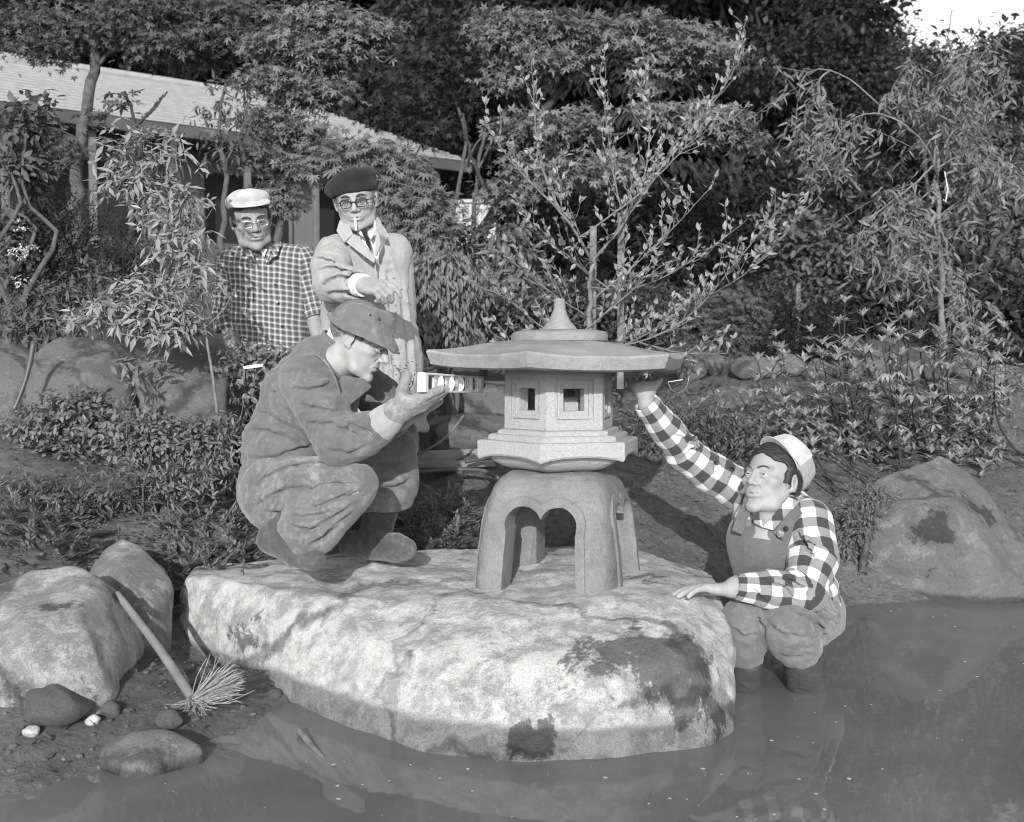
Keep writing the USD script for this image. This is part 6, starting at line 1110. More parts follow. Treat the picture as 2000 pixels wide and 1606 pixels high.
row = [  # pixel column, depth, kind, size, turn
 (60, 27, 0, 1.1, .3), (250, 29, 1, 1.25, 1.1), (430, 27, 0, 1.1, 2.0), (590, 30, 1, 1.3, 4.1), (740, 27, 0, 1.15, 5.0), (880, 25, 1, 1.2, .7), (1010, 24, 0, 1.05, 1.9), (1150, 26, 0, 1.15, 3.1), (1270, 23, 1, 1.2, 2.2), (1390, 25, 0, 1.1, 4.4), (1430, 25, 2, 1.05, 0.4), (1590, 25, 1, 0.62, 5.5),
 (150, 35, 0, 1.4, 2.2), (350, 36, 1, 1.6, .9), (520, 35, 0, 1.4, 3.9), (680, 36, 2, 1.6, 1.0), (820, 34, 0, 1.4, 5.8), (960, 35, 1, 1.6, 2.9), (1090, 34, 0, 1.4, .1), (1220, 36, 1, 1.7, 1.6), (1340, 34, 0, 1.4, 3.3), (1460, 35, 2, 1.55, 4.2),
 (1670, 27, 3, 0.70, 1.0), (1770, 29, 3, 0.62, 2.7), (1870, 24, 3, 0.56, 3.6), (1980, 23, 2, 0.50, 0.9), (1560, 19, 3, 0.72, 0.2), (1440, 18, 2, 0.86, 2.4), (1280, 18, 1, 0.95, 4.9), (1680, 17, 3, 0.52, 1.3), (1840, 16, 3, 0.46, 5.1), (1960, 15, 3, 0.48, 3.0), (1130, 19, 0, 0.85, 2.0), (1010, 20, 2, 0.85, 1.1),
 (-60, 28, 1, 1.2, 2), (2090, 26, 2, 0.6, 1), (-120, 20, 2, 1.1, 2), (2100, 17, 3, 0.6, 1.4)]
KN = ['drooping conifer', 'slender conifer', 'dark broadleaf tree', 'low rounded tree']
WH = lambda px: ('behind the left house roof' if px < 500 else 'behind the ridge end' if px < 950 else 'behind the twiggy shrub' if px < 1380 else 'left of the patch of sky' if px < 1640 else 'under the patch of sky' if px < 1850 else 'at the right edge')
used = [0] * 4; labels = {}
for px, d, k, sz, tr in row:
    p = W(px, 600, d); p[2] = float(ground_z(p[0], p[1])[0]); lab = f'{KN[k]} {WH(px)}, ' + ('in the far row' if d > 32 else 'in the middle row' if d > 21 else 'in the near row')
    n_ = labels.get(lab, 0); labels[lab] = n_ + 1; lab += ['', ', second of two', ', third there'][min(n_, 2)]
    if not used[k]:
        used[k] = 1; o = kinds[k]; tag(o, lab); x = UsdGeom.Xformable(o); x.ClearXformOpOrder()
        x.AddTranslateOp(opSuffix='at').Set(Gf.Vec3d(*map(float, p))); x.AddRotateZOp(opSuffix='turn').Set(math.degrees(tr)); x.AddScaleOp(opSuffix='size').Set(Gf.Vec3f(sz, sz, sz))
    else: copy_of(kinds[k], lab, p, tr, sz)
# a thin wood far behind closes the view
P, D, N, S = [], [], [], []
for k in range(70):
    x = rg.uniform(-34, 26); y = rg.uniform(42, 58); z0 = float(ground_z(x, y)[0]); h_ = rg.uniform(9, 14) * (0.05 if x / y * FPX + 1000 > 1560 else 1)
    m = 420; P.append(np.c_[rg.normal(x, 1.5, m), rg.normal(y, 1.0, m), z0 + rg.random(m) * h_]); D.append(rg.normal(size=(m, 3)) + (0, 0, -0.6)); N.append(rg.normal(size=(m, 3)) * 0.6 + (0, -0.4, 1)); S.append(rg.uniform(0.7, 1.4, m))
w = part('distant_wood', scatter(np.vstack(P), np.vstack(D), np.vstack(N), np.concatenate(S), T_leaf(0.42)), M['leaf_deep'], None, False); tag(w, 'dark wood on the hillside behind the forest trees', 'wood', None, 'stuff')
# ---------------------------------------------------------------- garden trees and shrubs, each where the photograph shows it
def px_(n, d): return n * d / FPX                                       # a length seen as n pixels at depth d
def PADS(rows, d=None): # (px, py, half width, half height in pixels, leaves, depth)
    out = []
    for r in rows:
        dd = r[5] if len(r) > 5 else d; out.append((W(r[0], r[1], dd), (px_(r[2], dd), px_(r[2], dd) * 0.75, px_(r[3], dd)), r[4]))
    return out
rg = np.random.default_rng(21)
# tall dark-trunked tree in front of the house
t, L = woody('garden_tree', 'slender tree with a bent dark trunk crossing the house roof at the left', 'tree', [(WW((158,520),(150,400),(152,300),(168,205),(188,120),(192,50),(200,-60), d=8.5), 0.055, 0.035), (WW((188,130),(230,90),(300,60), d=8.5), 0.02, 0.008), (WW((190,90),(130,60),(60,70), d=8.4), 0.02, 0.008), (WW((192,60),(280,10),(380,-10), d=8.4), 0.02, 0.008)], rg, 'bark')
m, cs = greenery(PADS([(340,96,100,14,1200),(240,55,110,18,1400),(430,80,80,14,900),(90,95,70,12,600),(60,40,90,18,900),(320,20,120,16,1200),(470,30,80,18,900),(40,250,40,12,240),(110,290,50,10,240)], 8.4), rg, 0.046, MAPLE, spread=0.08); tag(part('twigs', join(twigs(cs, L, rg, 0.003, 3)), M['bark'], t), kind='stuff'); tag(part('foliage', m, M['leaf_dull'], t, False), kind='stuff')
# umbrella maple before the house
t, L = woody('japanese_maple', 'umbrella-shaped maple with layered foliage in front of the house eave', 'tree', [(WW((540,540),(548,440),(556,340),(552,250),(560,160),(570,60), d=7.6), 0.035, 0.016), (WW((556,330),(600,280),(640,250), d=7.5), 0.014, 0.006), (WW((553,280),(510,240),(480,230), d=7.6), 0.014, 0.006), (WW((556,210),(620,150),(690,120), d=7.5), 0.014, 0.006)], rg, 'bark')
m, cs = greenery(PADS([(565,88,95,18,1300),(650,112,85,16,1100),(700,68,80,15,1000),(540,163,75,16,1000),(610,183,80,14,1000),(520,235,50,15,600),(585,260,50,12,560),(508,308,40,13,420),(572,325,36,15,420),(545,385,32,24,420),(640,40,90,16,1000)], 7.5), rg, 0.046, MAPLE, spread=0.06, droop=0.5); tag(part('twigs', join(twigs(cs, L, rg, 0.003, 2)), M['bark'], t), kind='stuff'); tag(part('foliage', m, M['leaf_mid'], t, False), kind='stuff')
# slender thin tree
t, L = woody('slender_tree', 'thin sparsely leaved tree between the crouched checked shirt and the house posts', 'tree', [(WW((436,560),(432,440),(440,340),(430,250),(440,160), d=7.2), 0.026, 0.008), (WW((436,330),(460,280),(480,230), d=7.2), 0.009, 0.004), (WW((438,320),(418,270),(400,230), d=7.2), 0.009, 0.004)], rg, 'bark')
m, cs = greenery(PADS([(415,240,36,40,110),(450,190,34,50,110),(470,260,26,40,70),(430,300,36,26,60)], 7.2), rg, 0.06, LANCE, spread=0.06, per=5); tag(part('foliage', m, M['leaf_dull'], t, False), kind='stuff'); tag(part('twigs', join(twigs(cs, L, rg, 0.0025, 1)), M['bark'], t), kind='stuff')
# branching thin tree crossing the roof
t, L = woody('bare_sapling', 'dark forked sapling standing out against the pale roof', 'tree', [(WW((255,480),(262,330),(264,250),(245,180), d=7.8), 0.022, 0.010), (WW((263,250),(300,210),(326,180), d=7.8), 0.013, 0.006), (WW((285,228),(312,200),(318,186), d=7.8), 0.008, 0.005)], rg, 'bark_dark')
m, cs = greenery(PADS([(250,196,30,5,30),(205,228,24,7,30)], 7.8), rg, 0.07, MAPLE, spread=0.05); tag(part('foliage', m, M['leaf_dull'], t, False), kind='stuff')
# layered maple over the centre
t, L = woody('leaning_maple', 'leaning dark-trunked maple with flat layers of pale leaves at the top centre', 'tree', [(WW((915,590),(935,480),(965,410),(1000,330),(1050,240),(1120,130),(1180,40), d=9.5), 0.060, 0.02), (WW((1000,330),(1100,280),(1230,260),(1370,250), d=9.3), 0.02, 0.008), (WW((1050,240),(1020,150),(1000,90), d=9.4), 0.016, 0.006), (WW((1120,130),(1230,100),(1330,100), d=9.2), 0.016, 0.006), (WW((965,410),(920,300),(905,220), d=9.5), 0.02, 0.01)], rg, 'bark_dark')
m, cs = greenery(PADS([(1010,88,65,14,700),(1060,128,80,13,800),(1000,50,70,13,600),(1120,60,80,15,800),(1190,95,60,11,460),(1330,75,70,13,620),(1365,105,85,14,860),(1300,120,50,10,360),(1270,150,40,10,260),(1240,55,60,11,460),(1350,235,95,13,1000),(1400,250,60,12,560),(1300,222,60,10,400),(1450,275,36,6,200),(1400,270,40,6,200),(1010,250,55,30,330),(1110,240,70,22,360),(1140,330,70,30,460),(1030,340,60,40,260),(980,380,50,40,220),(1200,320,50,30,200),(985,150,40,12,140)], 9.3), rg, 0.062, MAPLE, spread=0.07, droop=0.35); tag(part('foliage', m, M['leaf_mid'], t, False), kind='stuff'); tag(part('twigs', join(twigs(cs, L, rg, 0.003, 3)), M['bark_dark'], t), kind='stuff')
for pts, lab in (([(868,560),(880,450),(900,340),(905,250),(870,150)], 'thin dark trunk just right of the house roof corner'), ([(820,520),(828,420),(800,330),(770,250)], 'thin dark trunk in front of the right end of the house'), ([(930,520),(925,430),(935,330),(950,210)], 'thin dark trunk beside the pale shed')):
    t, L = woody('sapling', lab, 'tree', [(WW(*pts, d=10.5), 0.028, 0.012), (WW((pts[2][0], pts[2][1]), (pts[2][0] + 40, pts[2][1] - 70), (pts[2][0] + 90, pts[2][1] - 110), d=10.5), 0.012, 0.005)], rg, 'bark')
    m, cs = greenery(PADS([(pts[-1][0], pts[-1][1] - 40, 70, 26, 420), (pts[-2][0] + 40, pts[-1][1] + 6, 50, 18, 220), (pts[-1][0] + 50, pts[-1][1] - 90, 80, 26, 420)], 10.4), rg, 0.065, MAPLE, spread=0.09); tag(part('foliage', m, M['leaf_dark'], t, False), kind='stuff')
# shrubs between the men and the house
shrub('maple_shrub', 'broad lace-leaved maple shrub just right of the beret', W(750, 640, 6.8), PADS([(700,305,70,30,700),(770,330,60,34,600),(790,390,65,46,800),(730,350,60,30,500),(830,440,50,40,500),(650,320,45,22,300),(845,400,40,24,260)], 6.7), rg, 0.055, STAR, 'leaf_mid', spread=0.05, droop=0.5)
shrub('weeping_shrub', 'low weeping mound of drooping leaves right of the pale raincoat', W(865, 690, 5.9), PADS([(865,520,58,34,900),(850,570,62,40,900),(885,610,50,46,800),(830,620,40,50,600),(865,650,50,36,500),(910,560,36,36,400)], 5.9), rg, 0.055, LANCE, 'leaf_mid', spread=0.045, droop=1.3)
shrub('shrub', 'dull leafy shrub behind the weeping mound, below the pale shed', W(945, 640, 7.5), PADS([(930,500,60,40,600),(990,470,40,20,220),(985,540,60,46,700),(960,600,60,50,700),(905,460,40,30,300)], 7.4), rg, 0.05, OVAL, 'leaf_dull', spread=0.06)
shrub('rhododendron', 'leafy shrub behind the weeping mound with whorls of long pale leaves', W(1010, 600, 6.6), PADS([(1000,455,26,16,60),(985,485,30,20,80),(1020,500,34,20,100),(1000,540,36,26,120)], 6.6), rg, 0.085, LANCE, 'leaf_mid', spread=0.03, per=7, droop=0.5)
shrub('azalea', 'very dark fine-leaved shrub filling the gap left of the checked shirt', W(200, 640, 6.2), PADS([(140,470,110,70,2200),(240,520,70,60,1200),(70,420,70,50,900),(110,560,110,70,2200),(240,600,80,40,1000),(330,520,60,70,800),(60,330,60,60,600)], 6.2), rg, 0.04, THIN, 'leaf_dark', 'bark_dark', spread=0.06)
shrub('rhododendron', 'shrub with clusters of small white flowers at the left edge', W(20, 640, 5.6), PADS([(40,330,40,26,200),(30,250,50,26,260),(60,215,40,18,160),(30,460,30,60,260),(30,560,30,40,180)], 6.0), rg, 0.065, OVAL, 'leaf_dull', spread=0.05)
fl = thing('flower_cluster', 'scattered white flower heads of the shrub at the left edge', 'flowers', W(36, 440, 5.5)); q = []
for px, py in ((38,438),(30,485),(45,495),(60,488),(38,545),(28,612)): 
    P, D, N, C = pad(W(px, py, 5.5), (0.03, 0.03, 0.025), 26, rg, per=13, spread=0.012); part('flower_head', scatter(P, D, N, np.full(len(P), 0.015), OVAL), M['flower'], fl, False)
shrub('azalea', 'leafy shrub rising over the left retaining boulder', W(60, 720, 5.3), PADS([(45,620,36,30,200),(75,640,30,24,140),(120,600,60,40,380),(180,570,60,50,420)], 5.3), rg, 0.05, LANCE, 'leaf_dull', spread=0.04)
# the bright sapling left of the checked shirt: its biggest leaves are meshes of their own
def single_leaves(t, P, D, N, S, tpl, m, limit):
    o = np.argsort(-S); big, rest = o[:limit], o[limit:]
    tv, tf = tpl
    for i in big: part('leaf', scatter(P[i:i + 1], D[i:i + 1], N[i:i + 1], S[i:i + 1], tpl), m, t, False)
    if len(rest): tag(part('foliage', scatter(P[rest], D[rest], N[rest], S[rest], tpl), m, t, False), kind='stuff')
t, L = woody('maple_sapling', 'pale-leaved young maple standing left of the man in the checked shirt', 'tree', [(WW((428,880),(418,760),(400,640),(388,540),(372,450),(335,360),(300,290), d=4.35), 0.007, 0.003), (WW((388,545),(330,470),(290,420), d=4.33), 0.004, 0.002), (WW((398,625),(330,590),(230,600),(165,625), d=4.30), 0.005, 0.002), (WW((400,640),(440,600),(455,570), d=4.35), 0.004, 0.002), (WW((345,375),(260,330),(215,330), d=4.33), 0.004, 0.002), (WW((372,455),(400,430),(420,400), d=4.35), 0.003, 0.0015)], rg, 'bark_pale')
P, D, N, CS = [], [], [], []
for r in [(300,262,40,16,34),(330,300,32,20,36),(240,290,46,26,60),(285,320,46,26,64),(310,365,46,28,66),(255,360,46,26,50),(345,400,36,26,50),(300,420,44,24,46),(360,450,36,26,50),(365,508,28,30,46),(330,480,40,20,30),(400,545,24,20,26),(290,560,60,24,60),(210,600,56,24,76),(280,620,66,30,96),(320,600,50,32,94),(345,640,34,28,54),(340,640,60,24,70),(170,620,30,16,26),(375,600,18,20,20)]:
    a, b, c, C = pad(W(r[0], r[1], 4.3), (px_(r[2], 4.3), px_(r[2], 4.3) * 0.8, px_(r[3], 4.3)), int(r[4] * 1.35), rg, per=5, spread=0.03, droop=0.55, out=1.0, tilt=0.6); P.append(a); D.append(b); N.append(c); CS.append(C)
P, D, N = map(np.vstack, (P, D, N)); tag(part('twigs', join(twigs(np.vstack(CS), L, rg, 0.0018, 1)), M['bark_pale'], t), kind='stuff'); single_leaves(t, P, D, N, rg.uniform(0.038, 0.075, len(P)), T_maple(3, 0.15, 0.4), M['leaf_bright'], 280)
# the twiggy shrub behind the lantern
def shoots(paths, rg, d, step, ln, upness=0.8):
    """side shoots along the branches, bearing leaves at their tips"""
    out, P, D, N = [], [], [], []
    for p in paths:
        s = np.linalg.norm(np.diff(p, axis=0), axis=1).sum(); k = max(2, int(s / step)); T_ = nrm(np.gradient(p, axis=0))
        for i in np.linspace(len(p) * 0.18, len(p) - 1, k).astype(int):
            l = rg.uniform(0.35, 1.0) * ln * (1 - 0.5 * i / len(p)); dr = nrm(T_[i] * 0.8 + rg.normal(0, 0.6, 3) + (0, 0, upness)); e = p[i] + dr * l; mid = p[i] + dr * l * 0.5 + rg.normal(0, l * 0.05, 3)
            out.append(tube(smooth_path([p[i], mid, e], 5), np.linspace(0.0028, 0.0014, 5), 4, False))
            for t_ in np.linspace(0.3, 1.0, max(2, int(l / 0.045))):
                q = p[i] + (e - p[i]) * t_
                for _ in range(2 if t_ < 0.95 else 4): P.append(q + rg.normal(0, 0.004, 3)); D.append(dr * 0.8 + rg.normal(0, 0.6, 3) + (0, 0, 0.35)); N.append(rg.normal(0, 0.5, 3) + (0, -0.5, 0.8))
    return out, np.array(P), np.array(D), np.array(N)
dd = 5.7
br_ = [((1148,705),(1150,620),(1152,560),(1160,505)), ((1160,505),(1215,440),(1290,330),(1370,230),(1440,120),(1456,65)), ((1160,505),(1095,415),(1015,335),(955,255)), ((1095,415),(1060,330),(1046,250),(1042,165)), ((1210,445),(1195,320),(1182,220),(1172,145)), ((1225,425),(1262,330),(1268,240),(1258,110)), ((1215,438),(1290,340),(1360,270),(1430,230)),
       ((1152,570),(1250,560),(1350,510),(1440,445)), ((1240,690),(1330,630),(1400,560),(1480,460),(1545,380)), ((1400,560),(1490,505),(1570,410)), ((1165,590),(1260,500),(1330,430),(1375,380)), ((1150,560),(1090,490),(1030,430),(1015,405)), ((1150,620),(1060,560),(990,500)), ((1150,650),(1060,640),(985,580),(930,560)), ((1148,690),(1250,660),(1350,590)), ((1150,640),(1220,580),(1290,520)), ((1150,680),(1050,690),(960,650)), ((1250,660),(1340,690),(1420,690))]
paths = [(WW(*b, d=dd + 0.25 * math.sin(i * 1.9)) if i else WW(*b, d=dd), 0.018 if i == 0 else 0.0085 if i < 4 else 0.005, 0.009 if i == 0 else 0.002) for i, b in enumerate(br_)]
for i in range(1, len(paths)):  # every branch starts on the one it leaves
    allp = np.vstack([smooth_path(p[0], 22) for p in paths[:i]]); s = np.array(paths[i][0][0]); paths[i][0][0] = allp[np.argmin(np.linalg.norm(allp - s, axis=1))]
t, L = woody('twiggy_shrub', 'tall open shrub of bare forked twigs with small pale leaves behind the lantern finial', 'shrub', paths, rg, 'bark_pale')
sh_, P, D, N = shoots(L[1:], rg, dd, 0.045, 0.30); tag(part('twigs', join(sh_), M['bark_pale'], t), kind='stuff'); single_leaves(t, P, D, N, rg.uniform(0.022, 0.048, len(P)), T_leaf(0.24, 0.08, 0.12), M['leaf_bright'], 260)
for px, y0, y1, lab in ((1158, 442, 760, 'pale wooden stake tied to the twiggy shrub, left one of two'), (1212, 416, 760, 'pale wooden stake tied to the twiggy shrub, taller right one of two')):
    a, b_ = W(px, y0, 6.0), W(px, y1, 6.0); tag(part('stake', box((a + b_) / 2, (0.036, 0.03, a[2] - b_[2]), None, 0.003), M['bark_pale'], None, 30), lab, 'stake', 'stakes holding the twiggy shrub')
shrub('low_shrub', 'dense low shrub just behind the lantern roof', W(1150, 760, 6.3), PADS([(985,610,60,46,700),(1060,640,70,46,900),(1180,610,70,50,900),(1280,610,70,50,900),(1230,660,70,36,600),(1110,590,50,40,500)], 6.3), rg, 0.042, OVAL, 'leaf_dull', spread=0.05)
shrub('low_shrub', 'rounded shrub with fine foliage right of the twiggy shrub', W(1420, 700, 7.9), PADS([(1390,610,60,40,800),(1450,605,46,36,500),(1420,650,60,30,600),(1340,640,50,30,400)], 7.9), rg, 0.045, STAR, 'leaf_dull', spread=0.05)
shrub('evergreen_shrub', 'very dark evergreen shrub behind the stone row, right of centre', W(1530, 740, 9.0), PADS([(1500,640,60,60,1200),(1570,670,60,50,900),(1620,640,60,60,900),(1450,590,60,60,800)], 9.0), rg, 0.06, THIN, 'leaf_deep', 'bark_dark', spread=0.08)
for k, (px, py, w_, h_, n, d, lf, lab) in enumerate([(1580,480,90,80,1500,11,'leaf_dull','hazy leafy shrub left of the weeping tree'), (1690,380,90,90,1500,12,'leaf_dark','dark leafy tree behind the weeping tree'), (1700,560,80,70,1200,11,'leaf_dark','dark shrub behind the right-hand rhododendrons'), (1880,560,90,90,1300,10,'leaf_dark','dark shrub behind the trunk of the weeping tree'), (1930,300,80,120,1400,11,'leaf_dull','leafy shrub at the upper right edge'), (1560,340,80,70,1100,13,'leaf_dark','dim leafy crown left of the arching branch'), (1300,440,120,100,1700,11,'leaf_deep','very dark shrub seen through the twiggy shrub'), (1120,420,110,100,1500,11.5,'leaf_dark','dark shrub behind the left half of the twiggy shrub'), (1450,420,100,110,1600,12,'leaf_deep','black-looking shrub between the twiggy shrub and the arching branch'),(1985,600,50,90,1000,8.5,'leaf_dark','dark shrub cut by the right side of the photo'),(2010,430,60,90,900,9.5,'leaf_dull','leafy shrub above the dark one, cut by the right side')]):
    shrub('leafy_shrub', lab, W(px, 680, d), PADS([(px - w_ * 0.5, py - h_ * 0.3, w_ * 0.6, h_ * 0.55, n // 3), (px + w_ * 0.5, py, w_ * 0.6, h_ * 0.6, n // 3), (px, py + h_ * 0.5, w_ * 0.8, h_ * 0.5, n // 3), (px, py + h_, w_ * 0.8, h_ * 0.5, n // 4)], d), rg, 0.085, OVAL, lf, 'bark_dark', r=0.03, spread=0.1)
# weeping tree at the right
br_ = [((1842,760),(1840,640),(1836,480),(1832,360),(1830,285)), ((1832,300),(1770,250),(1700,190),(1620,138),(1580,140),(1558,200),(1552,270)), ((1832,330),(1780,255),(1710,222),(1655,240),(1620,300)), ((1620,140),(1600,160),(1610,230),(1600,290)), ((1836,420),(1890,380),(1960,320)), ((1833,380),(1760,380),(1700,430),(1670,480)), ((1832,310),(1880,230),(1940,190)), ((1830,290),(1840,200),(1860,110),(1850,70)), ((1832,340),(1900,300),(1950,360)), ((1838,520),(1880,560),(1900,640)), ((1834,400),(1780,440),(1750,520)), ((1836,470),(1790,440),(1782,420)), ((1832,300),(1790,200),(1770,120)), ((1855,120),(1900,130),(1930,90))]
paths = [(WW(*b, d=6.6 + (0.3 * math.sin(i * 2.3) if i else 0)), 0.021 if i == 0 else 0.007, 0.013 if i == 0 else 0.0025) for i, b in enumerate(br_)]
for i in range(1, len(paths)):
    allp = np.vstack([smooth_path(p[0], 22) for p in paths[:i]]); s = np.array(paths[i][0][0]); paths[i][0][0] = allp[np.argmin(np.linalg.norm(allp - s, axis=1))]
t, L = woody('weeping_tree', 'thin staked weeping tree with arching branches at the right', 'tree', paths, rg, 'bark_pale')
P, D, N, tw = [], [], [], []
for i, p in enumerate(L[1:]):
    k0 = 15 if i in (0, 1) else 5
    for j in range(k0, len(p), 1):
        for _ in range(1 if j % 3 else 2):
            ln = rg.uniform(0.08, 0.34); q = p[j] + rg.normal(0, 0.05, 3); dx = rg.normal(0, 0.18, 2); s = np.array([q + np.array([dx[0] * t_, dx[1] * t_, -ln * t_ ** 1.3]) for t_ in np.linspace(0, 1, 5)]); tw.append(tube(np.vstack([p[j], s]), 0.0014, 3, False))
            for t_ in np.linspace(0.1, 1, int(ln / 0.035) + 2):
                z = q + np.array([dx[0] * t_, dx[1] * t_, -ln * t_ ** 1.3]); 
                for _ in range(2): P.append(z + rg.normal(0, 0.012, 3)); D.append(np.array([*rg.normal(0, 0.8, 2), -0.6 + rg.normal(0, 0.3)])); N.append(rg.normal(0, 0.6, 3) + (0, -0.5, 0.6))
P, D, N = np.array(P), np.array(D), np.array(N); tag(part('twigs', join(tw), M['bark_pale'], t), kind='stuff'); single_leaves(t, P, D, N, rg.uniform(0.045, 0.085, len(P)), T_leaf(0.12, 0.03, 0.25), M['leaf_mid'], 150)
part('tie', tube(WW((1845,335),(1851,370),(1847,395),(1842,390), d=6.55), 0.004, 5), M['white_cloth'], t, True)
t, L = woody('sparse_tree', 'thin high twigs with dark leaves against the patch of sky', 'tree', [(WW((1815,420),(1805,300),(1800,220),(1790,150),(1770,70), d=13), 0.03, 0.008), (WW((1800,230),(1830,150),(1850,80),(1860,20), d=13), 0.012, 0.005), (WW((1802,260),(1880,180),(1930,110),(1960,60), d=13), 0.012, 0.005), (WW((1835,140),(1890,90),(1920,40), d=13), 0.008, 0.004)], rg, 'bark_dark')
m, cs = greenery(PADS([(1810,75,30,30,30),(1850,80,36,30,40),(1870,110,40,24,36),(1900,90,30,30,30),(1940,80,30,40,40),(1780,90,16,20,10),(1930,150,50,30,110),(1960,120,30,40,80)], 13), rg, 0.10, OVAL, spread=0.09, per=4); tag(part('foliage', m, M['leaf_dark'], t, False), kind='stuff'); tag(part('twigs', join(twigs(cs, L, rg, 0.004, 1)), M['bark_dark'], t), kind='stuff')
woody('sapling', 'dark leaning trunk near the right edge behind the weeping tree', 'tree', [(WW((1880,720),(1900,600),(1925,520),(1975,440), d=9), 0.05, 0.02), (WW((1905,590),(1900,480),(1890,400), d=9), 0.015, 0.006)], rg, 'bark_dark')
woody('sapling', 'dark thin trunk with a low fork behind the evergreen shrub', 'tree', [(WW((1545,700),(1548,600),(1552,520),(1540,430), d=11), 0.03, 0.01), (WW((1549,590),(1590,540),(1630,500), d=11), 0.02, 0.008)], rg, 'bark_dark')
tag(part('stake', box((W(1558, 590, 10) + W(1558, 680, 10)) / 2, (0.04, 0.04, px_(160, 10)), None, 0.003), M['bark_pale'], None, 30), 'short pale stake standing in the dim shrubbery right of centre', 'stake')
# rhododendrons with whorled leaves, right
wh = [(1650,592),(1638,632),(1685,618),(1752,590),(1738,642),(1775,622),(1636,690),(1606,700),(1690,690),(1762,692),(1722,668),(1796,662),(1832,648),(1880,648),(1925,655),(1590,742),(1650,738),(1702,728),(1782,722),(1742,752),(1850,722),(1902,716),(1945,705),(1562,782),(1622,792),(1690,790),(1758,790),(1825,780),(1885,770),(1940,760),(1545,832),(1600,842),(1668,838),(1730,830),(1800,835),(1870,830),(1930,825),(1580,880),(1640,888),(1705,880),(1620,935),(1590,925),(1660,925),(1530,770),(1478,745),(1420,800),(1500,820),(1470,830),(1445,770),(1700,905),(1580,690),(1850,690),(1960,640),(1815,700),(1480,705),(1370,790),(1345,800)]
P, D, N, stm = [], [], [], []
wh += [(int(rg.uniform(1490, 1960)), int(rg.uniform(640, 930))) for _ in range(120)] + [(int(rg.uniform(1400, 1560)), int(rg.uniform(760, 880))) for _ in range(16)]
bases = [grounded(W(px, py, d_)) for px, py, d_ in ((1560, 920, 5.6), (1640, 930, 5.5), (1730, 900, 5.8), (1800, 890, 6.0), (1900, 880, 5.9), (1960, 860, 6.0), (1850, 860, 6.3))]
for i, (px, py) in enumerate(wh):
    d = 5.55 + 0.45 * rg.random(); c = W(px, py, d); gz_ = float(ground_z(c[0], c[1])[0]); 
    if c[2] < gz_ + 0.06: c[2] = gz_ + 0.06
    b_ = min(bases, key=lambda q: abs(q[0] - c[0] - 0.25) + rg.random() * 0.5); b_ = b_ + np.r_[rg.normal(0, 0.16, 2), 0]
    if i >= 60:
        pp = np.vstack([smooth_path(q_[0], 9)[2:] for q_ in stm[:60]]); b_ = pp[np.argmin(np.linalg.norm(pp - (c - (0, 0, 0.10)), axis=1))]
    mid = b_ * 0.55 + c * 0.45 + ((c[0] - b_[0]) * 0.2, 0, -0.06) + rg.normal(0, 0.03, 3); stm.append((np.array([b_, mid, c]), 0.007, 0.003))
    for tier in range(3 if i < 60 else 2):
        q = c + (c - mid) * (-0.12 * tier) + (0, 0, -0.03 * tier); m = rg.integers(8, 12); a0 = rg.random() * 6.3
        for k in range(m):
            a = a0 + k * 2 * PI / m; up = 1.3 - 0.75 * tier + rg.normal(0, 0.25); P.append(q); D.append((math.cos(a), math.sin(a), up)); N.append(np.array([-math.cos(a) * up, -math.sin(a) * up, 1.0]))
t = thing('rhododendron', 'spreading rhododendrons with star-shaped whorls of pale leaves, behind the squatting man', 'shrub', bases[2])
for s in stm[:70]: part('stem', tube(smooth_path(s[0], 9), np.linspace(s[1], s[2], 9), 5, False), M['bark_dark'], t, True)
tag(part('stems', join([tube(smooth_path(s[0], 7), np.linspace(s[1], s[2], 7) * 0.45, 4, False) for s in stm[70:]]), M['bark_dark'], t, True), kind='stuff')
P, D, N = np.array(P, float), np.array(D, float), np.array(N, float); single_leaves(t, P, D, N, rg.uniform(0.042, 0.082, len(P)), T_leaf(0.14, 0.05, 0.22), M['whorl_leaf'], 280)
shrub('underbrush', 'dull leafy undergrowth beneath the rhododendrons by the right boulder', W(1700, 880, 5.8), PADS([(1560,880,70,26,300),(1650,880,70,30,350),(1740,850,80,36,400),(1830,840,80,36,400),(1900,870,60,50,450),(1600,920,60,30,260),(1660,960,50,30,260),(1480,900,50,26,240),(1560,960,50,26,240),(1720,930,60,30,300)], 5.9), rg, 0.045, LANCE, 'leaf_mid', spread=0.06)
shrub('underbrush', 'low leafy plants on the dirt bank between lantern and squatting man', W(1380, 860, 5.6), PADS([(1300,815,60,30,300),(1370,835,60,34,380),(1440,835,60,40,380),(1290,850,50,30,200),(1380,800,60,20,200),(1230,800,36,40,180),(1470,870,40,40,260),(1300,900,50,26,200),(1370,930,50,26,220),(1290,990,40,24,150),(1390,1000,30,24,150),(1250,870,40,20,150)], 5.5), rg, 0.035, LANCE, 'leaf_dull', spread=0.06)
shrub('low_shrub', 'pale leafy low shrubs filling the bank under the weeping tree', W(1790, 840, 6.3), PADS([(1950,750,50,50,500),(1690,835,60,30,450),(1780,830,60,30,450),(1870,815,60,36,500),(1560,830,50,26,320),(1640,810,50,20,260)], 6.2), rg, 0.045, LANCE, 'leaf_mid', spread=0.06)
shrub('underbrush', 'fine moss-like plants at the left foot of the right boulder', W(1690, 1010, 4.95), PADS([(1680,1000,40,50,700),(1650,1060,30,40,400),(1710,960,36,24,300),(1640,1130,30,30,260)], 4.95), rg, 0.028, THIN, 'leaf_mid', spread=0.03, out=1.0, droop=0.3)
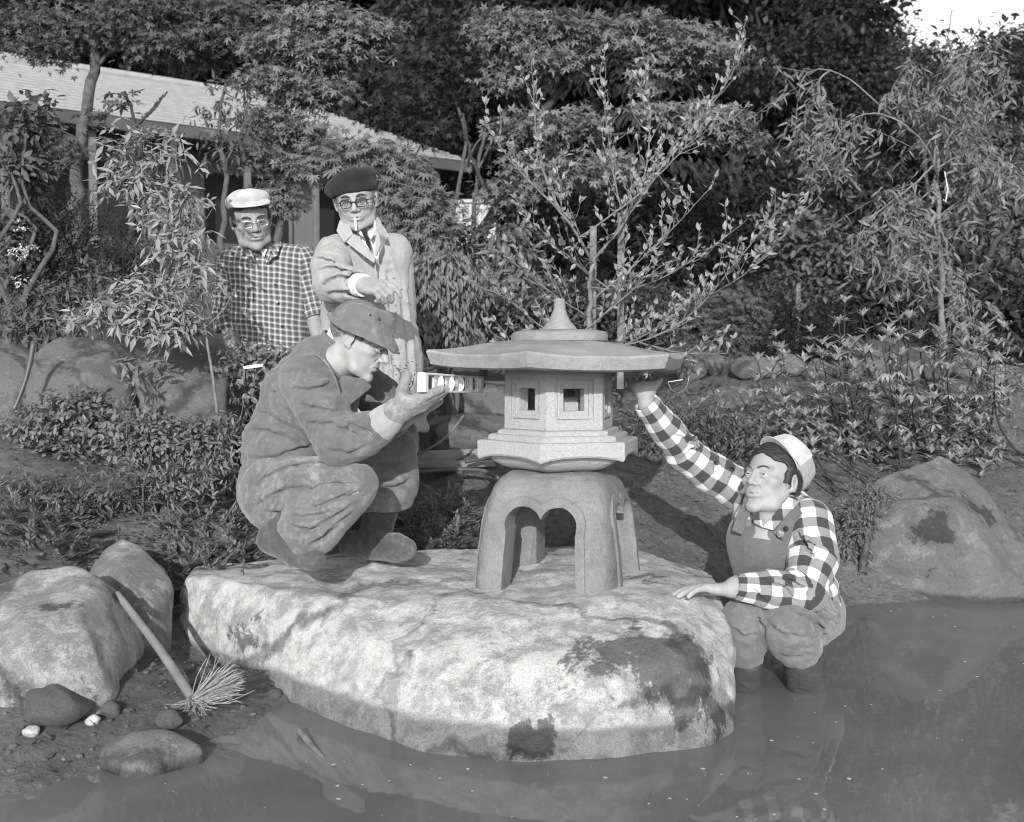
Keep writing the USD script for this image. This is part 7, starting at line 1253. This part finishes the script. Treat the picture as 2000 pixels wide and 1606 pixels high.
# plants in front of the retaining boulders, lower left
for k, (rows, d, sz, tp, lf, lab) in enumerate([
    ([(70,830,60,40,500),(140,800,60,36,460),(210,830,60,40,520),(110,880,70,36,520)], 4.75, 0.032, OVAL, 'leaf_mid', 'leafy ground plants in front of the left retaining boulders'),
    ([(290,835,60,26,420),(350,855,60,26,420),(270,870,60,30,420),(410,840,40,26,220)], 4.35, 0.030, OVAL, 'leaf_mid', 'leafy ground plants in front of the rounded boulder'),
    ([(70,970,60,40,500),(150,990,60,40,500),(100,1040,80,30,500),(220,960,50,36,300)], 4.25, 0.034, LANCE, 'leaf_dull', 'broad-leaved plants above the mottled left boulder'),
    ([(330,940,50,36,300),(410,920,36,40,260),(450,850,30,60,320),(400,870,40,40,260)], 4.3, 0.030, LANCE, 'leaf_mid', 'thin leafy plants behind the crouching man'),
    ([(470,700,40,26,260),(520,700,40,20,200),(560,700,30,14,120),(480,750,24,40,160)], 4.55, 0.034, OVAL, 'leaf_mid', "leafy plants hiding the checked-shirt man's hips"),
    ([(270,715,18,14,30),(285,740,14,18,30)], 4.3, 0.055, LANCE, 'leaf_mid', 'young rhododendron shoot before the rounded boulder'),
    ([(782,725,18,16,18),(805,748,18,16,20)], 4.5, 0.016, OVAL, 'leaf_dull', 'small wiry plant between the sighting face and the lantern roof')]):
    P0 = PADS(rows, d); gz_ = [float(ground_z(p[0][0], p[0][1])[0]) for p in P0]; shrub('ground_plant', lab, W(rows[0][0], rows[0][1] + 60, d), P0, rg, sz, tp, lf, r=0.005, tw=0.0015, cat='plant', spread=0.035)
# creeping junipers: feathery sprays over the soil
def juniper(label, rows, n, rg, ln=0.16, dirn=(0, -0.6)):
    base = grounded(W(*rows[0][:3])); t = thing('creeping_juniper', label, 'shrub', base); P, D, N, S, st = [], [], [], [], []
    for px, py, d, sp in rows:
        c0 = W(px, py, d)
        for _ in range(n):
            q = c0 + rg.normal(0, sp, 3) * (1, 0.8, 0); g = float(ground_z(q[0], q[1])[0]); dx = nrm(np.array([q[0] - c0[0], (q[1] - c0[1]) - 0.02, 0]) * 3 + np.r_[rg.normal(0, 0.35, 2) + np.array(dirn) * 0.3, 0.25 + 0.25 * rg.random()]); L_ = ln * rg.uniform(0.6, 1.2); h0 = g + rg.random() ** 2 * 0.12
            pts = np.array([np.r_[q[:2], h0] + dx * L_ * t_ + np.array([0, 0, -0.05 * t_ * t_]) for t_ in np.linspace(0, 1, 5)]); st.append(tube(pts, 0.0016, 3, False)); sd_ = nrm(np.cross(dx, (0, 0, 1)))
            for t_ in np.linspace(0.12, 1, 13):
                for s in (-1, 1): P.append(pts[0] + (pts[-1] - pts[0]) * t_ + rg.normal(0, 0.003, 3)); D.append(dx * 0.9 + sd_ * s * 0.7 * (1.1 - t_) + rg.normal(0, 0.12, 3)); N.append((0, -0.4, 1)); S.append(0.032 * (1.15 - t_ * 0.6))
    tag(part('foliage', scatter(np.array(P), np.array(D), np.array(N, float), np.array(S), T_thin(0.16, 0.05)), M['needle'], t, False), kind='stuff'); tag(part('stems', join(st), M['bark_dark'], t), kind='stuff')
juniper('creeping juniper between the small boulder and the crouching man', [(400,1040,4.25,0.10),(455,1020,4.3,0.10),(350,1060,4.1,0.08),(480,1060,4.2,0.07),(420,1075,4.05,0.07),(350,1020,4.4,0.09)], 46, rg)
juniper('creeping juniper between the crouching man and the lantern legs', [(870,1000,4.65,0.10),(830,1030,4.5,0.09),(900,1030,4.55,0.08),(850,970,4.8,0.08)], 46, rg)
juniper('creeping juniper at the left edge above the mottled boulder', [(60,1075,3.9,0.10),(130,1060,4.0,0.09),(30,1050,4.0,0.08)], 40, rg)
# litter: fallen leaves, chips and pebbles on the soil
n = 9000; xy = np.c_[rg.uniform(-2.4, 3.0, n), rg.uniform(2.7, 7.5, n)]; z = ground_z(xy[:, 0], xy[:, 1]); ok = z > 0.01; xy, z = xy[ok], z[ok]; P = np.c_[xy, z + 0.006]
tag(setting('leaf_litter', scatter(P, rg.normal(size=(len(P), 3)) * (1, 1, 0.25), rg.normal(0, 0.35, (len(P), 3)) + (0, 0, 1), rg.uniform(0.010, 0.034, len(P)), T_leaf(0.3, 0.1, 0.1)), M['leaf_dull'], False, 'stuff'))
M['soil_clod'] = soilmat('soil_clod', 0.07, 0.17); ms = []; b0_ = trimesh.creation.icosphere(0, 1.0)
for _ in range(5000):
    x, y = rg.uniform(-1.9, 2.6), rg.uniform(2.75, 6.6); ms.append((x, y, rg.uniform(0.003, 0.013) * (1 + 1.2 * (rg.random() < 0.06))))
ms = np.array(ms); gz_ = ground_z(ms[:, 0], ms[:, 1]); out = []
for (x, y, r), g in zip(ms, gz_):
    if g > -0.03: out.append((np.array(b0_.vertices) * (r * rg.uniform(0.8, 1.3), r * rg.uniform(0.8, 1.3), r * 0.7) * rg.uniform(0.85, 1.1, (len(b0_.vertices), 1)) + (x, y, g + r * 0.2), np.array(b0_.faces)))
tag(setting('gravel', join(out), M['soil_clod'], False, 'stuff'))
# specks of petals and foam floating on the pond
n = 130; xy = np.c_[rg.uniform(0.5, 2.4, n), rg.uniform(2.7, 4.9, n)]; xy = np.vstack([xy, np.c_[rg.uniform(-0.9, 1.0, 60), rg.uniform(2.4, 2.9, 60)]]); ok = ground_z(xy[:, 0], xy[:, 1]) < -0.03; xy = xy[ok]; P = np.c_[xy, np.full(len(xy), 0.003)]
tag(setting('floating_petals', scatter(P, rg.normal(size=(len(P), 3)) * (1, 1, 0), np.tile((0, 0, 1.0), (len(P), 1)), 0.003 + 0.014 * rg.random(len(P)) ** 2.5, T_leaf(0.4, 0.02, 0.0)), M['flower'], False, 'stuff'))
